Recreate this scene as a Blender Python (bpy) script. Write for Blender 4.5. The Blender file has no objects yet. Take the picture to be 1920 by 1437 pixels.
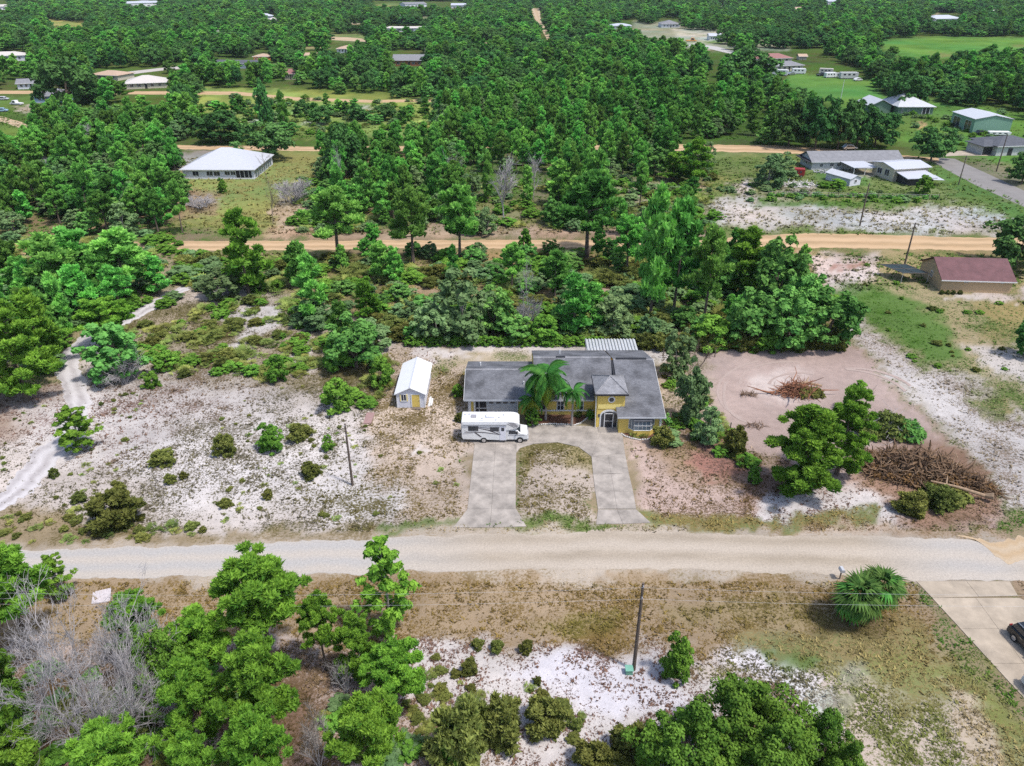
import bpy, math, random
import numpy as np
from mathutils import Vector, Matrix, Euler
from mathutils.geometry import tessellate_polygon

# ------------------------------------------------------------------ camera, sky, sun
CAM_H, PITCH, FPX, CX, CY = 50.0, math.radians(28.8), 1417.0, 960.0, 718.5
scene = bpy.context.scene
col = scene.collection
cam_data = bpy.data.cameras.new('camera')
cam_data.sensor_width = 36.0
cam_data.lens = FPX / 1920.0 * 36.0
cam_data.clip_end = 12000.0
cam = bpy.data.objects.new('camera', cam_data)
cam.location = (0, 0, CAM_H)
cam.rotation_euler = (math.radians(90) - PITCH, 0, 0)
col.objects.link(cam)
scene.camera = cam

SUN_EL = math.radians(63)
SUN_DIR = Vector((0.83, -0.55, 0)).normalized() * math.cos(SUN_EL) + Vector((0, 0, math.sin(SUN_EL)))
world = bpy.data.worlds.new('World'); scene.world = world
world.use_nodes = True
wn = world.node_tree; wn.nodes.clear()
sky = wn.nodes.new('ShaderNodeTexSky'); sky.sky_type = 'NISHITA'; sky.sun_disc = False
sky.sun_elevation = SUN_EL
sky.sun_rotation = math.atan2(SUN_DIR.x, SUN_DIR.y)
sky.dust_density = 2.0
bg = wn.nodes.new('ShaderNodeBackground'); bg.inputs[1].default_value = 0.13
wo = wn.nodes.new('ShaderNodeOutputWorld')
wn.links.new(sky.outputs[0], bg.inputs[0]); wn.links.new(bg.outputs[0], wo.inputs[0])
sd = bpy.data.lights.new('sun', 'SUN'); sd.energy = 2.5; sd.angle = math.radians(5); sd.color = (1.0, 0.965, 0.90)
so = bpy.data.objects.new('sun', sd); so.rotation_euler = SUN_DIR.to_track_quat('Z', 'Y').to_euler(); so.location = (40, -40, 80)
col.objects.link(so)
scene.view_settings.view_transform = 'Standard'; scene.view_settings.look = 'None'
scene.view_settings.gamma = 1.0; scene.view_settings.use_curve_mapping = False
scene.view_settings.exposure = 0.70
scene.cycles.use_denoising = False
scene.cycles.max_bounces = 5; scene.cycles.diffuse_bounces = 3; scene.cycles.glossy_bounces = 2
scene.cycles.transmission_bounces = 2; scene.cycles.transparent_max_bounces = 4
scene.cycles.use_adaptive_sampling = True; scene.cycles.adaptive_threshold = 0.01

# ------------------------------------------------------------------ geometry helpers
CT, ST = math.cos(PITCH), math.sin(PITCH)
def P(x, y, z=0.0):
    """ground (or height z) point seen at photo pixel x, y (1920 wide)"""
    dx = x - CX; dy = -(y - CY) * ST + FPX * CT; dz = -(y - CY) * CT - FPX * ST
    t = (z - CAM_H) / dz
    return Vector((dx * t, dy * t, z))
def proj(X, Y, Z=0.0):
    a = CAM_H - Z
    d = np.maximum(Y * CT + a * ST, 1.0)
    return CX + FPX * X / d, CY + FPX * (a * CT - Y * ST) / d
def ppm(y):            # pixels per metre at ground row y
    return (y + 60.2) * CT / CAM_H

class MB:
    """collects faces; build() links ONE mesh object"""
    def __init__(s): s.v = []; s.f = []; s.m = []; s.cur = 0
    def face(s, pts, m=None):
        n = len(s.v); s.v += [tuple(p) for p in pts]; s.f.append(tuple(range(n, n + len(pts)))); s.m.append(s.cur if m is None else m)
    def box(s, x0, x1, y0, y1, z0, z1, m=None):
        n = len(s.v)
        s.v += [(x0,y0,z0),(x1,y0,z0),(x1,y1,z0),(x0,y1,z0),(x0,y0,z1),(x1,y0,z1),(x1,y1,z1),(x0,y1,z1)]
        for f in ((0,3,2,1),(4,5,6,7),(0,1,5,4),(1,2,6,5),(2,3,7,6),(3,0,4,7)):
            s.f.append(tuple(n + i for i in f)); s.m.append(s.cur if m is None else m)
    def slab(s, top, t, m=None):
        """closed prism below the given top polygon (3D points, ccw from above)"""
        n = len(s.v); k = len(top); mm = s.cur if m is None else m
        s.v += [tuple(p) for p in top] + [(p[0], p[1], p[2] - t) for p in top]
        s.f.append(tuple(n + i for i in range(k))); s.m.append(mm)
        s.f.append(tuple(n + k + i for i in reversed(range(k)))); s.m.append(mm)
        for i in range(k):
            j = (i + 1) % k
            s.f.append((n + i, n + k + i, n + k + j, n + j)); s.m.append(mm)
    def prism_y(s, prof, y0, y1, m=None):
        """profile [(x,z)] ccw seen from -y, extruded y0..y1"""
        n = len(s.v); k = len(prof); mm = s.cur if m is None else m
        s.v += [(x, y0, z) for x, z in prof] + [(x, y1, z) for x, z in prof]
        s.f.append(tuple(n + i for i in range(k))); s.m.append(mm)
        s.f.append(tuple(n + k + i for i in reversed(range(k)))); s.m.append(mm)
        for i in range(k):
            j = (i + 1) % k
            s.f.append((n + i, n + k + i, n + k + j, n + j)); s.m.append(mm)
    def prism_x(s, prof, x0, x1, m=None):
        """profile [(y,z)]"""
        n = len(s.v); k = len(prof); mm = s.cur if m is None else m
        s.v += [(x0, y, z) for y, z in prof] + [(x1, y, z) for y, z in prof]
        s.f.append(tuple(n + i for i in reversed(range(k)))); s.m.append(mm)
        s.f.append(tuple(n + k + i for i in range(k))); s.m.append(mm)
        for i in range(k):
            j = (i + 1) % k
            s.f.append((n + i, n + j, n + k + j, n + k + i)); s.m.append(mm)
    def tube(s, path, radii, n=6, m=None, cap=True):
        path = [Vector(p) for p in path]; mm = s.cur if m is None else m
        if not hasattr(radii, '__len__'): radii = [radii] * len(path)
        base = len(s.v)
        for i, p in enumerate(path):
            d = (path[min(i+1, len(path)-1)] - path[max(i-1, 0)])
            d = d.normalized() if d.length > 1e-6 else Vector((0,0,1))
            a = d.cross(Vector((0,1,0)) if abs(d.y) < .9 else Vector((1,0,0))).normalized(); b = d.cross(a)
            for k in range(n):
                t = 2*math.pi*k/n
                s.v.append(tuple(p + (a*math.cos(t) + b*math.sin(t)) * radii[i]))
        for i in range(len(path)-1):
            for k in range(n):
                q = (k+1) % n
                s.f.append((base+i*n+k, base+i*n+q, base+(i+1)*n+q, base+(i+1)*n+k)); s.m.append(mm)
        if cap:
            s.f.append(tuple(base+k for k in reversed(range(n)))); s.m.append(mm)
            s.f.append(tuple(base+(len(path)-1)*n+k for k in range(n))); s.m.append(mm)
    def cyl(s, a, b, r, n=16, m=None): s.tube([a, b], r, n, m)
    def mesh(s, name, mats):
        me = bpy.data.meshes.new(name); me.from_pydata(s.v, [], s.f)
        for q in (mats if isinstance(mats, (list, tuple)) else [mats]): me.materials.append(q)
        me.polygons.foreach_set('material_index', s.m); me.update(); return me
    def build(s, name, mats, parent=None, smooth=False, bevel=0):
        o = bpy.data.objects.new(name, s.mesh(name, mats)); col.objects.link(o); o.parent = parent
        if smooth:
            for p in o.data.polygons: p.use_smooth = True
        if bevel:
            bm = o.modifiers.new('bevel', 'BEVEL'); bm.width = bevel; bm.segments = 2; bm.limit_method = 'ANGLE'
        return o

def tag(o, label=None, cat=None, group=None, kind=None):
    if label: o['label'] = label
    if cat: o['category'] = cat
    if group: o['group'] = group
    if kind: o['kind'] = kind
    return o
def thing(name, label, cat, loc=(0,0,0), rz=0.0, group=None, scale=None):
    o = bpy.data.objects.new(name, None); col.objects.link(o); o.empty_display_size = .3
    o.location = loc; o.rotation_euler = (0, 0, rz)
    if scale: o.scale = scale
    return tag(o, label, cat, group)
def part(name, mesh, parent):
    o = bpy.data.objects.new(name, mesh); col.objects.link(o); o.parent = parent; return o

# ------------------------------------------------------------------ materials
def nodes_of(m):
    m.use_nodes = True; nt = m.node_tree; nt.nodes.clear(); return nt
def mat(name, rgb, rough=.7, var=.12, scale=3.0, bump=0.0, metal=0.0, spec=.3, rgb2=None, vscale=None, emis=None):
    m = bpy.data.materials.new(name); nt = nodes_of(m); N = nt.nodes; L = nt.links
    out = N.new('ShaderNodeOutputMaterial'); bs = N.new('ShaderNodeBsdfPrincipled'); L.new(bs.outputs[0], out.inputs[0])
    bs.inputs['Roughness'].default_value = rough; bs.inputs['Metallic'].default_value = metal
    bs.inputs['Specular IOR Level'].default_value = spec
    tc = N.new('ShaderNodeTexCoord'); no = N.new('ShaderNodeTexNoise'); no.inputs['Scale'].default_value = scale
    no.inputs['Detail'].default_value = 6; no.inputs['Roughness'].default_value = .65
    if vscale:
        mp = N.new('ShaderNodeMapping'); mp.inputs['Scale'].default_value = vscale
        L.new(tc.outputs['Object'], mp.inputs[0]); L.new(mp.outputs[0], no.inputs['Vector'])
    else: L.new(tc.outputs['Object'], no.inputs['Vector'])
    cr = N.new('ShaderNodeValToRGB'); cr.color_ramp.elements[0].position = .3; cr.color_ramp.elements[1].position = .7
    c2 = rgb2 or tuple(min(1, c*(1+var)) for c in rgb); c1 = tuple(c*(1-var) for c in rgb)
    cr.color_ramp.elements[0].color = (*c1, 1); cr.color_ramp.elements[1].color = (*c2, 1)
    L.new(no.outputs['Fac'], cr.inputs[0]); L.new(cr.outputs[0], bs.inputs['Base Color'])
    if bump:
        bp = N.new('ShaderNodeBump'); bp.inputs['Strength'].default_value = bump; bp.inputs['Distance'].default_value = .05
        L.new(no.outputs['Fac'], bp.inputs['Height']); L.new(bp.outputs[0], bs.inputs['Normal'])
    return m
def shingle_mat(name, rgb, streak=.35):
    """asphalt shingles: granules, faint courses, weather streaks and mildew patches"""
    m = bpy.data.materials.new(name); nt = nodes_of(m); N = nt.nodes; L = nt.links
    out = N.new('ShaderNodeOutputMaterial'); bs = N.new('ShaderNodeBsdfPrincipled'); L.new(bs.outputs[0], out.inputs[0])
    bs.inputs['Roughness'].default_value = .9; bs.inputs['Specular IOR Level'].default_value = .2
    tc = N.new('ShaderNodeTexCoord')
    br = N.new('ShaderNodeTexBrick'); br.inputs['Scale'].default_value = 3.2; br.inputs['Mortar Size'].default_value = .012
    br.inputs['Color1'].default_value = (*rgb, 1); br.inputs['Color2'].default_value = (*[c*1.35 for c in rgb], 1)
    br.inputs['Mortar'].default_value = (*[c*.5 for c in rgb], 1); br.inputs['Brick Width'].default_value = 1.0; br.inputs['Row Height'].default_value = .45
    L.new(tc.outputs['Object'], br.inputs['Vector'])
    g = N.new('ShaderNodeTexNoise'); g.inputs['Scale'].default_value = 14; g.inputs['Detail'].default_value = 4; L.new(tc.outputs['Object'], g.inputs['Vector'])
    st = N.new('ShaderNodeTexNoise'); st.inputs['Scale'].default_value = .45; st.inputs['Detail'].default_value = 5; L.new(tc.outputs['Object'], st.inputs['Vector'])
    r1 = N.new('ShaderNodeMapRange'); r1.inputs[1].default_value = .3; r1.inputs[2].default_value = .7; r1.inputs[3].default_value = .72; r1.inputs[4].default_value = 1.25
    L.new(g.outputs['Fac'], r1.inputs[0])
    r2 = N.new('ShaderNodeMapRange'); r2.inputs[1].default_value = .42; r2.inputs[2].default_value = .66; r2.inputs[3].default_value = 1.12; r2.inputs[4].default_value = 1-streak
    L.new(st.outputs['Fac'], r2.inputs[0])
    mu = N.new('ShaderNodeMath'); mu.operation = 'MULTIPLY'; L.new(r1.outputs[0], mu.inputs[0]); L.new(r2.outputs[0], mu.inputs[1])
    mx = N.new('ShaderNodeVectorMath'); mx.operation = 'SCALE'; L.new(br.outputs['Color'], mx.inputs[0]); L.new(mu.outputs[0], mx.inputs['Scale'])
    L.new(mx.outputs[0], bs.inputs['Base Color'])
    bp = N.new('ShaderNodeBump'); bp.inputs['Strength'].default_value = .5; bp.inputs['Distance'].default_value = .03
    L.new(br.outputs['Fac'], bp.inputs['Height']); L.new(bp.outputs[0], bs.inputs['Normal'])
    return m
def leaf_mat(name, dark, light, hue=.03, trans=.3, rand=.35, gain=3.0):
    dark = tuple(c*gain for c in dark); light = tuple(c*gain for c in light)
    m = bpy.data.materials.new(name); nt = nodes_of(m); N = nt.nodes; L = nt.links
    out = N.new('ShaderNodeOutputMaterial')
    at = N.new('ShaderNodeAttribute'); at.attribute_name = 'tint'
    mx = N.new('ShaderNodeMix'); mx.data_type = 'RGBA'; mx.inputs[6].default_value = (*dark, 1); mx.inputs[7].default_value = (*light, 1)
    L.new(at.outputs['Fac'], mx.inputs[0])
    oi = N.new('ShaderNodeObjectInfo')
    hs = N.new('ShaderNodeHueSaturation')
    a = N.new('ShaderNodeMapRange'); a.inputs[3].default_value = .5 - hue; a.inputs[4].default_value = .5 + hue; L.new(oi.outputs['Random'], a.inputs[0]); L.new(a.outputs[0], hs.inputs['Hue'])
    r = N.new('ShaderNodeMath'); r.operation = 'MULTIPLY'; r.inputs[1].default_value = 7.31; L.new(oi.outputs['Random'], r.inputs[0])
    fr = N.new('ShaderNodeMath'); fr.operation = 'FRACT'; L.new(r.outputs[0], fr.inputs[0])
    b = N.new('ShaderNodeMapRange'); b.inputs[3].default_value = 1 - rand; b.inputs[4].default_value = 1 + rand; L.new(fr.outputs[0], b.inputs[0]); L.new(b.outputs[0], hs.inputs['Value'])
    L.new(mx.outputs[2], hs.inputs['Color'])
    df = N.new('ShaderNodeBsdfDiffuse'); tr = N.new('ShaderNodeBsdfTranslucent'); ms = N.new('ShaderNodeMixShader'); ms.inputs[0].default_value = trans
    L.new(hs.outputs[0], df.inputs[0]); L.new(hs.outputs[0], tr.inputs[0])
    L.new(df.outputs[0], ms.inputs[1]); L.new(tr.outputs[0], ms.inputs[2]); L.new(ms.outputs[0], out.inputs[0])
    return m
M = {}
def mk(key, *a, **k):
    M[key] = mat(key, *a, **k); return M[key]
mk('yellow_stucco', (.66,.49,.13), .85, .08, 2.0, .15)
mk('yellow_light', (.76,.62,.22), .8, .06)
mk('white_paint', (.66,.66,.67), .5, .05)
mk('white_metal', (.47,.48,.53), .35, .05, 1.5)
mk('white_roof', (.72,.72,.73), .45, .04, 1.2)
mk('grey_wall', (.46,.46,.47), .8, .1)
mk('lavender_wall', (.62,.62,.68), .8, .08)
mk('glass', (.035,.04,.05), .12, .2, 1.0, spec=.6)
mk('glass_blue', (.12,.16,.2), .15, .3, 1.0, spec=.6)
mk('dark', (.03,.03,.035), .6, .2)
mk('black_rubber', (.02,.02,.02), .8, .2)
mk('chrome', (.6,.6,.62), .3, .05, metal=.8)
mk('grey_door', (.42,.43,.46), .6, .05)
mk('concrete', (.31,.275,.245), .9, .38, .55, .3)
mk('concrete_warm', (.36,.30,.235), .9, .25, .5, .3)
mk('stone_white', (.6,.58,.56), .8, .15, 6, .3)
mk('mulch', (.12,.06,.04), .95, .4, 6, .5)
mk('wood_grey', (.16,.13,.11), .9, .3, 5, .4)
mk('wood_pole', (.11,.085,.07), .9, .3, 5, .3)
mk('bark', (.13,.10,.08), .95, .35, 4, .5)
mk('bark_pale', (.30,.27,.25), .95, .3, 4, .4)
mk('dead_grey', (.33,.31,.315), .95, .25, 4)
mk('dead_brown', (.165,.105,.065), .95, .4, 2)
mk('root_pale', (.30,.21,.14), .95, .3, 3)
mk('maroon_roof', (.13,.06,.065), .7, .22, .8, .1)
mk('tan_wall', (.46,.33,.20), .85, .06)
mk('green_metal', (.17,.30,.23), .5, .08)
mk('green_wall', (.12,.19,.14), .7, .1)
mk('beige_wall', (.50,.45,.36), .8, .1)
mk('blue_wall', (.25,.38,.50), .7, .1)
mk('steel_roof', (.48,.49,.52), .4, .08, 1.0)
mk('silver_roof', (.56,.57,.60), .35, .12, 1.0)
mk('grey_roof', (.20,.20,.215), .8, .2, 1.0)
mk('dark_roof', (.085,.09,.105), .8, .2, 1.0)
mk('red_tile', (.27,.13,.12), .8, .2, 2.0)
mk('brown_wall', (.30,.13,.07), .8, .15)
mk('orange_wall', (.62,.30,.10), .8, .15)
mk('tan_roof', (.42,.30,.22), .8, .15)
mk('pale_roof', (.50,.46,.43), .8, .15)
mk('red_paint', (.28,.03,.03), .5, .2)
mk('black_paint', (.012,.014,.018), .25, .1, spec=.6)
mk('transformer_green', (.16,.36,.28), .5, .1)
mk('net_dark', (.02,.035,.04), .7, .3, 3)
mk('awning_hi', (.66,.67,.69), .35, .06, metal=.3)
mk('awning_lo', (.34,.35,.37), .45, .1, metal=.3)
mk('stripe_dark', (.08,.07,.08), .5, .1)
mk('stripe_grey', (.30,.29,.31), .5, .1)
M['shingle'] = shingle_mat('shingle', (.125,.127,.140), .4)
M['shingle_light'] = shingle_mat('shingle_light', (.20,.20,.215), .2)

# ------------------------------------------------------------------ ground colours (albedo regions)
def vnoise(x, y, seed=0):
    xi = np.floor(x).astype(np.int64); yi = np.floor(y).astype(np.int64); fx = x - xi; fy = y - yi
    fx = fx*fx*(3-2*fx); fy = fy*fy*(3-2*fy)
    def h(a, b):
        n = (a*374761393 + b*668265263 + seed*974711) & 0x7fffffff
        n = ((n ^ (n >> 13)) * 1274126177) & 0x7fffffff
        return ((n ^ (n >> 16)) & 0xffff) / 65535.0
    return (h(xi,yi)*(1-fx)+h(xi+1,yi)*fx)*(1-fy) + (h(xi,yi+1)*(1-fx)+h(xi+1,yi+1)*fx)*fy
def fbm(x, y, seed=0, o=4):
    s = 0; a = .5; t = 0
    for i in range(o):
        s = s + a*vnoise(x*2**i, y*2**i, seed+i*17); t += a; a *= .55
    return s / t
def sdist(px, py, poly):
    """signed distance, positive inside"""
    poly = np.array(poly, float); n = len(poly); d = np.full(px.shape, 1e18); ins = np.zeros(px.shape, bool)
    for i in range(n):
        x1, y1 = poly[i]; x2, y2 = poly[(i+1) % n]
        ex, ey = x2-x1, y2-y1; L2 = ex*ex+ey*ey + 1e-9
        t = np.clip(((px-x1)*ex + (py-y1)*ey)/L2, 0, 1)
        d = np.minimum(d, (px-x1-t*ex)**2 + (py-y1-t*ey)**2)
        c = ((y1 > py) != (y2 > py))
        with np.errstate(divide='ignore', invalid='ignore'):
            ins ^= c & (px < (x2-x1)*(py-y1)/((y2-y1) if y2 != y1 else 1e-9) + x1)
    d = np.sqrt(d); return np.where(ins, d, -d)
def inpoly(x, y, poly): return sdist(np.array([float(x)]), np.array([float(y)]), poly)[0] > 0

WHITE=(.475,.445,.435); SAND=(.40,.355,.33); TAN=(.285,.215,.145); PINK=(.38,.295,.265); LITTER=(.20,.135,.095)
GRASS=(.095,.14,.04); LAWN=(.085,.16,.04); DRYG=(.25,.20,.085); OLIVE=(.10,.085,.035); PURP=(.16,.095,.085); GREYT=(.115,.10,.07)
GREEN=(.055,.12,.02); ORANGE=(.58,.34,.16); FOREST=(.07,.075,.03)
def ell(cx, cy, rx, ry, n=14): return [(cx+rx*math.cos(2*math.pi*i/n), cy+ry*math.sin(2*math.pi*i/n)) for i in range(n)]
# (polygon in photo pixels, base colour, second colour, share of second colour, feather px, opacity)
gR = random.Random(12)
FARGAPS = [ell(gR.uniform(-40,1960), gR.uniform(6,128), gR.uniform(10,30), gR.uniform(1.6,3.6), 10) for i in range(46)]
REG = [
 # undergrowth belts and lots
 ([(-900,-40),(2900,-40),(2900,300),(-900,300)], FOREST, GREEN, .5, 20, 1),
 ([(-600,300),(1340,300),(1340,470),(-600,470)], LITTER, GREEN, .5, 20, 1),
 ([(340,470),(1560,470),(1600,650),(760,648),(560,640),(330,560)], (.25,.19,.11), (.10,.11,.035), .55, 12, 1),
 ([(-300,900),(-300,1000),(0,1010),(400,1005),(880,985),(885,830),(870,650),(760,648),(560,560),(430,530),(330,545),(180,640),(110,740),(0,770)], SAND, GREYT, .42, 16, 1),
 ([(200,560),(560,560),(700,640),(740,760),(560,740),(330,720),(200,720)], (.29,.24,.18), OLIVE, .56, 26, .9),
 (ell(480,600,60,26), WHITE, GREYT, .3, 14, .8), ([(500,570),(530,575),(520,620),(470,640),(440,660),(420,655),(455,630),(510,600)], WHITE, GREYT, .3, 8, .9),
 (ell(560,670,26,30), WHITE, PURP, .35, 10, .7), (ell(440,665,50,16), WHITE, PURP, .35, 10, .7),
 (ell(460,860,230,105), WHITE, GREYT, .43, 60, .85), ([(-60,742),(105,712),(120,760),(95,800),(40,830),(-60,850)], (.24,.18,.14), PURP, .5, 12, .9), ([(165,700),(250,700),(330,735),(280,775),(190,760)], (.27,.22,.18), OLIVE, .5, 16, .85), ([(160,780),(260,790),(330,830),(200,850)], (.36,.31,.30), PURP, .5, 20, .7), (ell(650,930,110,55), (.52,.49,.485), OLIVE, .42, 30, .95), (ell(400,880,170,50), (.52,.49,.49), GREYT, .38, 40, .7),
 (ell(180,800,150,70), WHITE, PURP, .42, 40, .8), (ell(330,740,170,45), WHITE, PURP, .42, 40, .6),
 ([(740,650),(880,648),(885,1000),(780,1000),(700,860),(690,760)], (.42,.34,.28), (.15,.11,.05), .52, 20, .9),
 ([(780,645),(1000,645),(1240,650),(1240,690),(780,690)], WHITE, PURP, .38, 8, .8),
 ([(800,668),(1000,665),(1000,690),(810,700)], (.30,.24,.15), GRASS, .5, 8, .8),
 (ell(778,855,16,9), WHITE, WHITE, 0, 4, .8),
 ([(960,840),(1030,826),(1110,840),(1125,975),(960,975)], (.38,.32,.275), (.12,.095,.04), .48, 4, 1),
 ([(960,830),(1120,835),(1118,880),(1090,865),(1000,850),(975,900),(960,880)], DRYG, (.09,.085,.03), .6, 12, .8),
 # right of the house
 ([(1165,800),(1240,760),(1330,760),(1420,860),(1600,880),(1700,960),(1640,1000),(1200,985)], (.42,.32,.28), (.15,.10,.06), .50, 18, 1),
 ([(1190,820),(1320,810),(1390,900),(1260,890)], (.25,.17,.10), (.10,.08,.03), .5, 20, .8),
 ([(1285,835),(1350,830),(1390,870),(1380,890),(1300,885)], (.30,.15,.12), PURP, .4, 12, .9),
 ([(1340,870),(1500,870),(1560,930),(1400,935)], (.20,.115,.08), (.10,.06,.03), .5, 25, .8),
 ([(1305,655),(1590,645),(1640,700),(1720,780),(1870,900),(1920,960),(1860,985),(1600,975),(1540,900),(1420,850),(1345,770)], PINK, (.30,.22,.195), .3, 8, 1),
 (ell(1470,725,70,26), (.50,.43,.40), PINK, .3, 16, .9),
 ([(1440,930),(1640,900),(1720,985),(1640,1000),(1420,985)], WHITE, PURP, .35, 16, .9),
 ([(1570,850),(1870,820),(1900,960),(1720,1000)], (.24,.14,.09), (.13,.08,.04), .5, 20, .8),
 ([(1240,640),(1320,640),(1350,790),(1240,800)], (.36,.29,.24), OLIVE, .45, 14, .9),
 # big right field
 ([(1500,470),(2300,470),(2500,760),(2600,1000),(1920,960),(1870,890),(1700,740),(1590,640),(1540,560)], (.30,.25,.15), GRASS, .50, 16, 1),
 ([(1500,480),(1640,478),(1640,520),(1600,560),(1560,540)], WHITE, GREYT, .33, 10, .95),
 (ell(1590,496,24,8), (.24,.13,.10), TAN, .3, 5, .8),
 ([(1560,560),(1610,590),(1720,700),(1800,700),(1960,790),(2100,900),(2100,960),(1920,950),(1870,890),(1740,780),(1640,690),(1590,620)], WHITE, (.22,.17,.14), .44, 14, .95),
 ([(1800,640),(1960,650),(1960,720),(1850,700)], WHITE, GREYT, .4, 14, .8),
 ([(1545,540),(1640,535),(1780,590),(1800,680),(1730,690),(1640,610)], LAWN, GREEN, .4, 14, .95),
 ([(1820,560),(2100,560),(2100,650),(1840,620)], DRYG, GRASS, .45, 14, .8),
 ([(1810,735),(1900,745),(1920,800),(1850,770)], DRYG, GRASS, .5, 10, .9),
 ([(1780,548),(1960,548),(1960,565),(1780,562)], WHITE, GREYT, .2, 5, .8),
 # field behind the orange road
 ([(1320,285),(1500,290),(1780,310),(1960,430),(1960,450),(1330,445)], (.22,.22,.09), GRASS, .55, 10, 1),
 ([(1330,375),(1430,365),(1600,395),(1780,385),(1960,430),(1960,440),(1700,436),(1340,425)], WHITE, (.2,.17,.12), .45, 9, .95),
 ([(1370,345),(1410,338),(1420,372),(1385,372)], WHITE, GREYT, .35, 6, .9), ([(1470,345),(1530,345),(1530,362),(1450,362)], (.45,.37,.32), GREYT, .5, 5, .9),
 ([(1410,368),(1460,375),(1600,370),(1700,374),(1700,388),(1560,392),(1420,385)], LAWN, GREEN, .3, 6, .9),
 ([(1520,318),(1640,318),(1640,350),(1530,345)], LAWN, GRASS, .3, 6, .9),
 ([(1730,312),(1780,310),(1960,410),(1960,440),(1800,370)], LAWN, GRASS, .35, 8, .9),
 ([(1560,310),(1660,318),(1640,332),(1580,326)], (.45,.38,.33), GREYT, .4, 5, .8),
 # clearings further off
 ([(1560,180),(1780,185),(1960,215),(1960,330),(1800,290),(1600,250)], (.10,.20,.04), GRASS, .35, 8, 1),
 (ell(1727,236,13,4), ORANGE, TAN, .3, 3, .95),
 ([(1480,135),(1640,150),(1660,190),(1540,195),(1470,170)], (.095,.20,.045), LAWN, .3, 6, 1),
 ([(1645,76),(1760,69),(1990,70),(1990,104),(1860,110),(1720,112),(1665,100)], (.11,.23,.05), (.07,.16,.03), .25, 5, 1),
 ([(335,285),(600,280),(600,420),(520,440),(330,420)], (.17,.22,.07), (.20,.18,.07), .5, 10, 1),
 ([(320,345),(410,365),(400,400),(330,410)], (.24,.17,.12), LITTER, .5, 10, .8), ([(510,380),(600,370),(600,440),(520,440)], (.40,.33,.30), LITTER, .4, 10, .7),
 ([(330,282),(440,280),(400,320),(330,318)], (.30,.25,.24), GREYT, .3, 6, .9),
 ([(370,165),(720,175),(820,185),(820,255),(600,258),(450,240),(360,215)], (.20,.26,.07), (.12,.15,.04), .4, 8, 1),
 (ell(660,205,40,7), WHITE, GRASS, .4, 5, .8), (ell(480,225,30,6), WHITE, GRASS, .4, 5, .7), (ell(590,230,25,5), WHITE, GRASS, .4, 5, .8),
 ([(-60,185),(70,180),(60,200),(-60,215)], LAWN, GRASS, .3, 5, 1), ([(-60,232),(60,238),(60,252),(-60,262)], LAWN, GRASS, .3, 5, 1),
 (ell(75,205,45,8), WHITE, TAN, .4, 5, .9),
 ([(1190,40),(1480,50),(1480,95),(1300,95),(1180,70)], (.20,.22,.14), (.30,.28,.24), .4, 5, .9),
 ([(1260,55),(1345,60),(1345,85),(1275,85)], (.40,.38,.33), LAWN, .4, 4, .9),
 ([(600,62),(760,66),(760,80),(600,78)], LAWN, TAN, .3, 4, .9),
 ([(80,35),(170,42),(165,58),(90,50)], (.2,.22,.06), ORANGE, .3, 4, .9),
 ([(850,420),(1060,425),(1250,425),(1340,430),(1340,448),(850,448)], (.38,.29,.22), LITTER, .45, 8, .9),
 ([(500,430),(850,425),(850,450),(500,450)], (.36,.25,.17), LITTER, .45, 8, .8),
 ([(1140,340),(1330,345),(1330,425),(1150,410)], (.36,.30,.22), (.14,.15,.05), .5, 14, .9),
 ([(860,375),(1030,375),(1030,425),(860,425)], (.24,.21,.11), (.12,.13,.04), .5, 14, .8),
 ([(740,500),(830,500),(830,560),(760,560)], (.34,.24,.18), DRYG, .5, 14, .8), (ell(1120,540,60,18), (.36,.27,.22), LITTER, .45, 12, .8),
 # verges of the near road
 ([(-900,955),(80,945),(200,985),(420,1000),(720,985),(720,1012),(400,1026),(-900,1045)], (.235,.185,.12), (.11,.09,.04), .5, 14, 1),
 ([(720,985),(850,985),(850,1002),(720,1008)], (.10,.15,.04), GRASS, .4, 7, .9),
 ([(970,968),(1120,968),(1130,985),(1120,1000),(960,1000)], (.13,.16,.05), GRASS, .5, 7, .95),
 ([(1205,962),(1470,965),(1640,958),(1650,985),(1500,998),(1210,990)], (.13,.15,.05), (.22,.17,.07), .5, 7, .95),
 ([(1490,985),(1900,990),(1920,1012),(1400,1008)], (.36,.27,.20), (.17,.11,.06), .5, 8, .9),
 ([(-900,1085),(400,1080),(1000,1068),(1690,1088),(1800,1250),(1300,1240),(700,1215),(-900,1230)], TAN, (.17,.115,.045), .46, 8, 1),
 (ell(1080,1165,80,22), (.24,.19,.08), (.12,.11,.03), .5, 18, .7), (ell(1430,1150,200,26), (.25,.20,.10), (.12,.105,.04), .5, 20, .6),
 ([(-900,1200),(760,1210),(1300,1240),(1300,1900),(-900,1900)], (.40,.33,.30), LITTER, .5, 14, 1),
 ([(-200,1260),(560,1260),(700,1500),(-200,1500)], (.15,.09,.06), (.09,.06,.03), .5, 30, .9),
 ([(740,1200),(1180,1215),(1420,1230),(1560,1300),(1500,1437),(1200,1430),(960,1440),(800,1330)], WHITE, PURP, .40, 20, .95),
 (ell(1110,1270,160,35), (.52,.50,.54), PURP, .22, 30, .95), (ell(1180,1310,120,25), (.52,.50,.54), PURP, .3, 20, .9), (ell(1060,1400,60,25), (.52,.50,.54), PURP, .25, 12, .9),
 ([(1290,1250),(1540,1230),(1790,1270),(2200,1900),(1500,1900),(1560,1330),(1420,1290)], (.42,.35,.30), (.14,.15,.05), .42, 26, 1),
 ([(1350,1215),(1440,1215),(1560,1310),(1640,1420),(1560,1440),(1500,1330),(1400,1280)], (.62,.59,.62), GREYT, .4, 22, .95),
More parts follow.
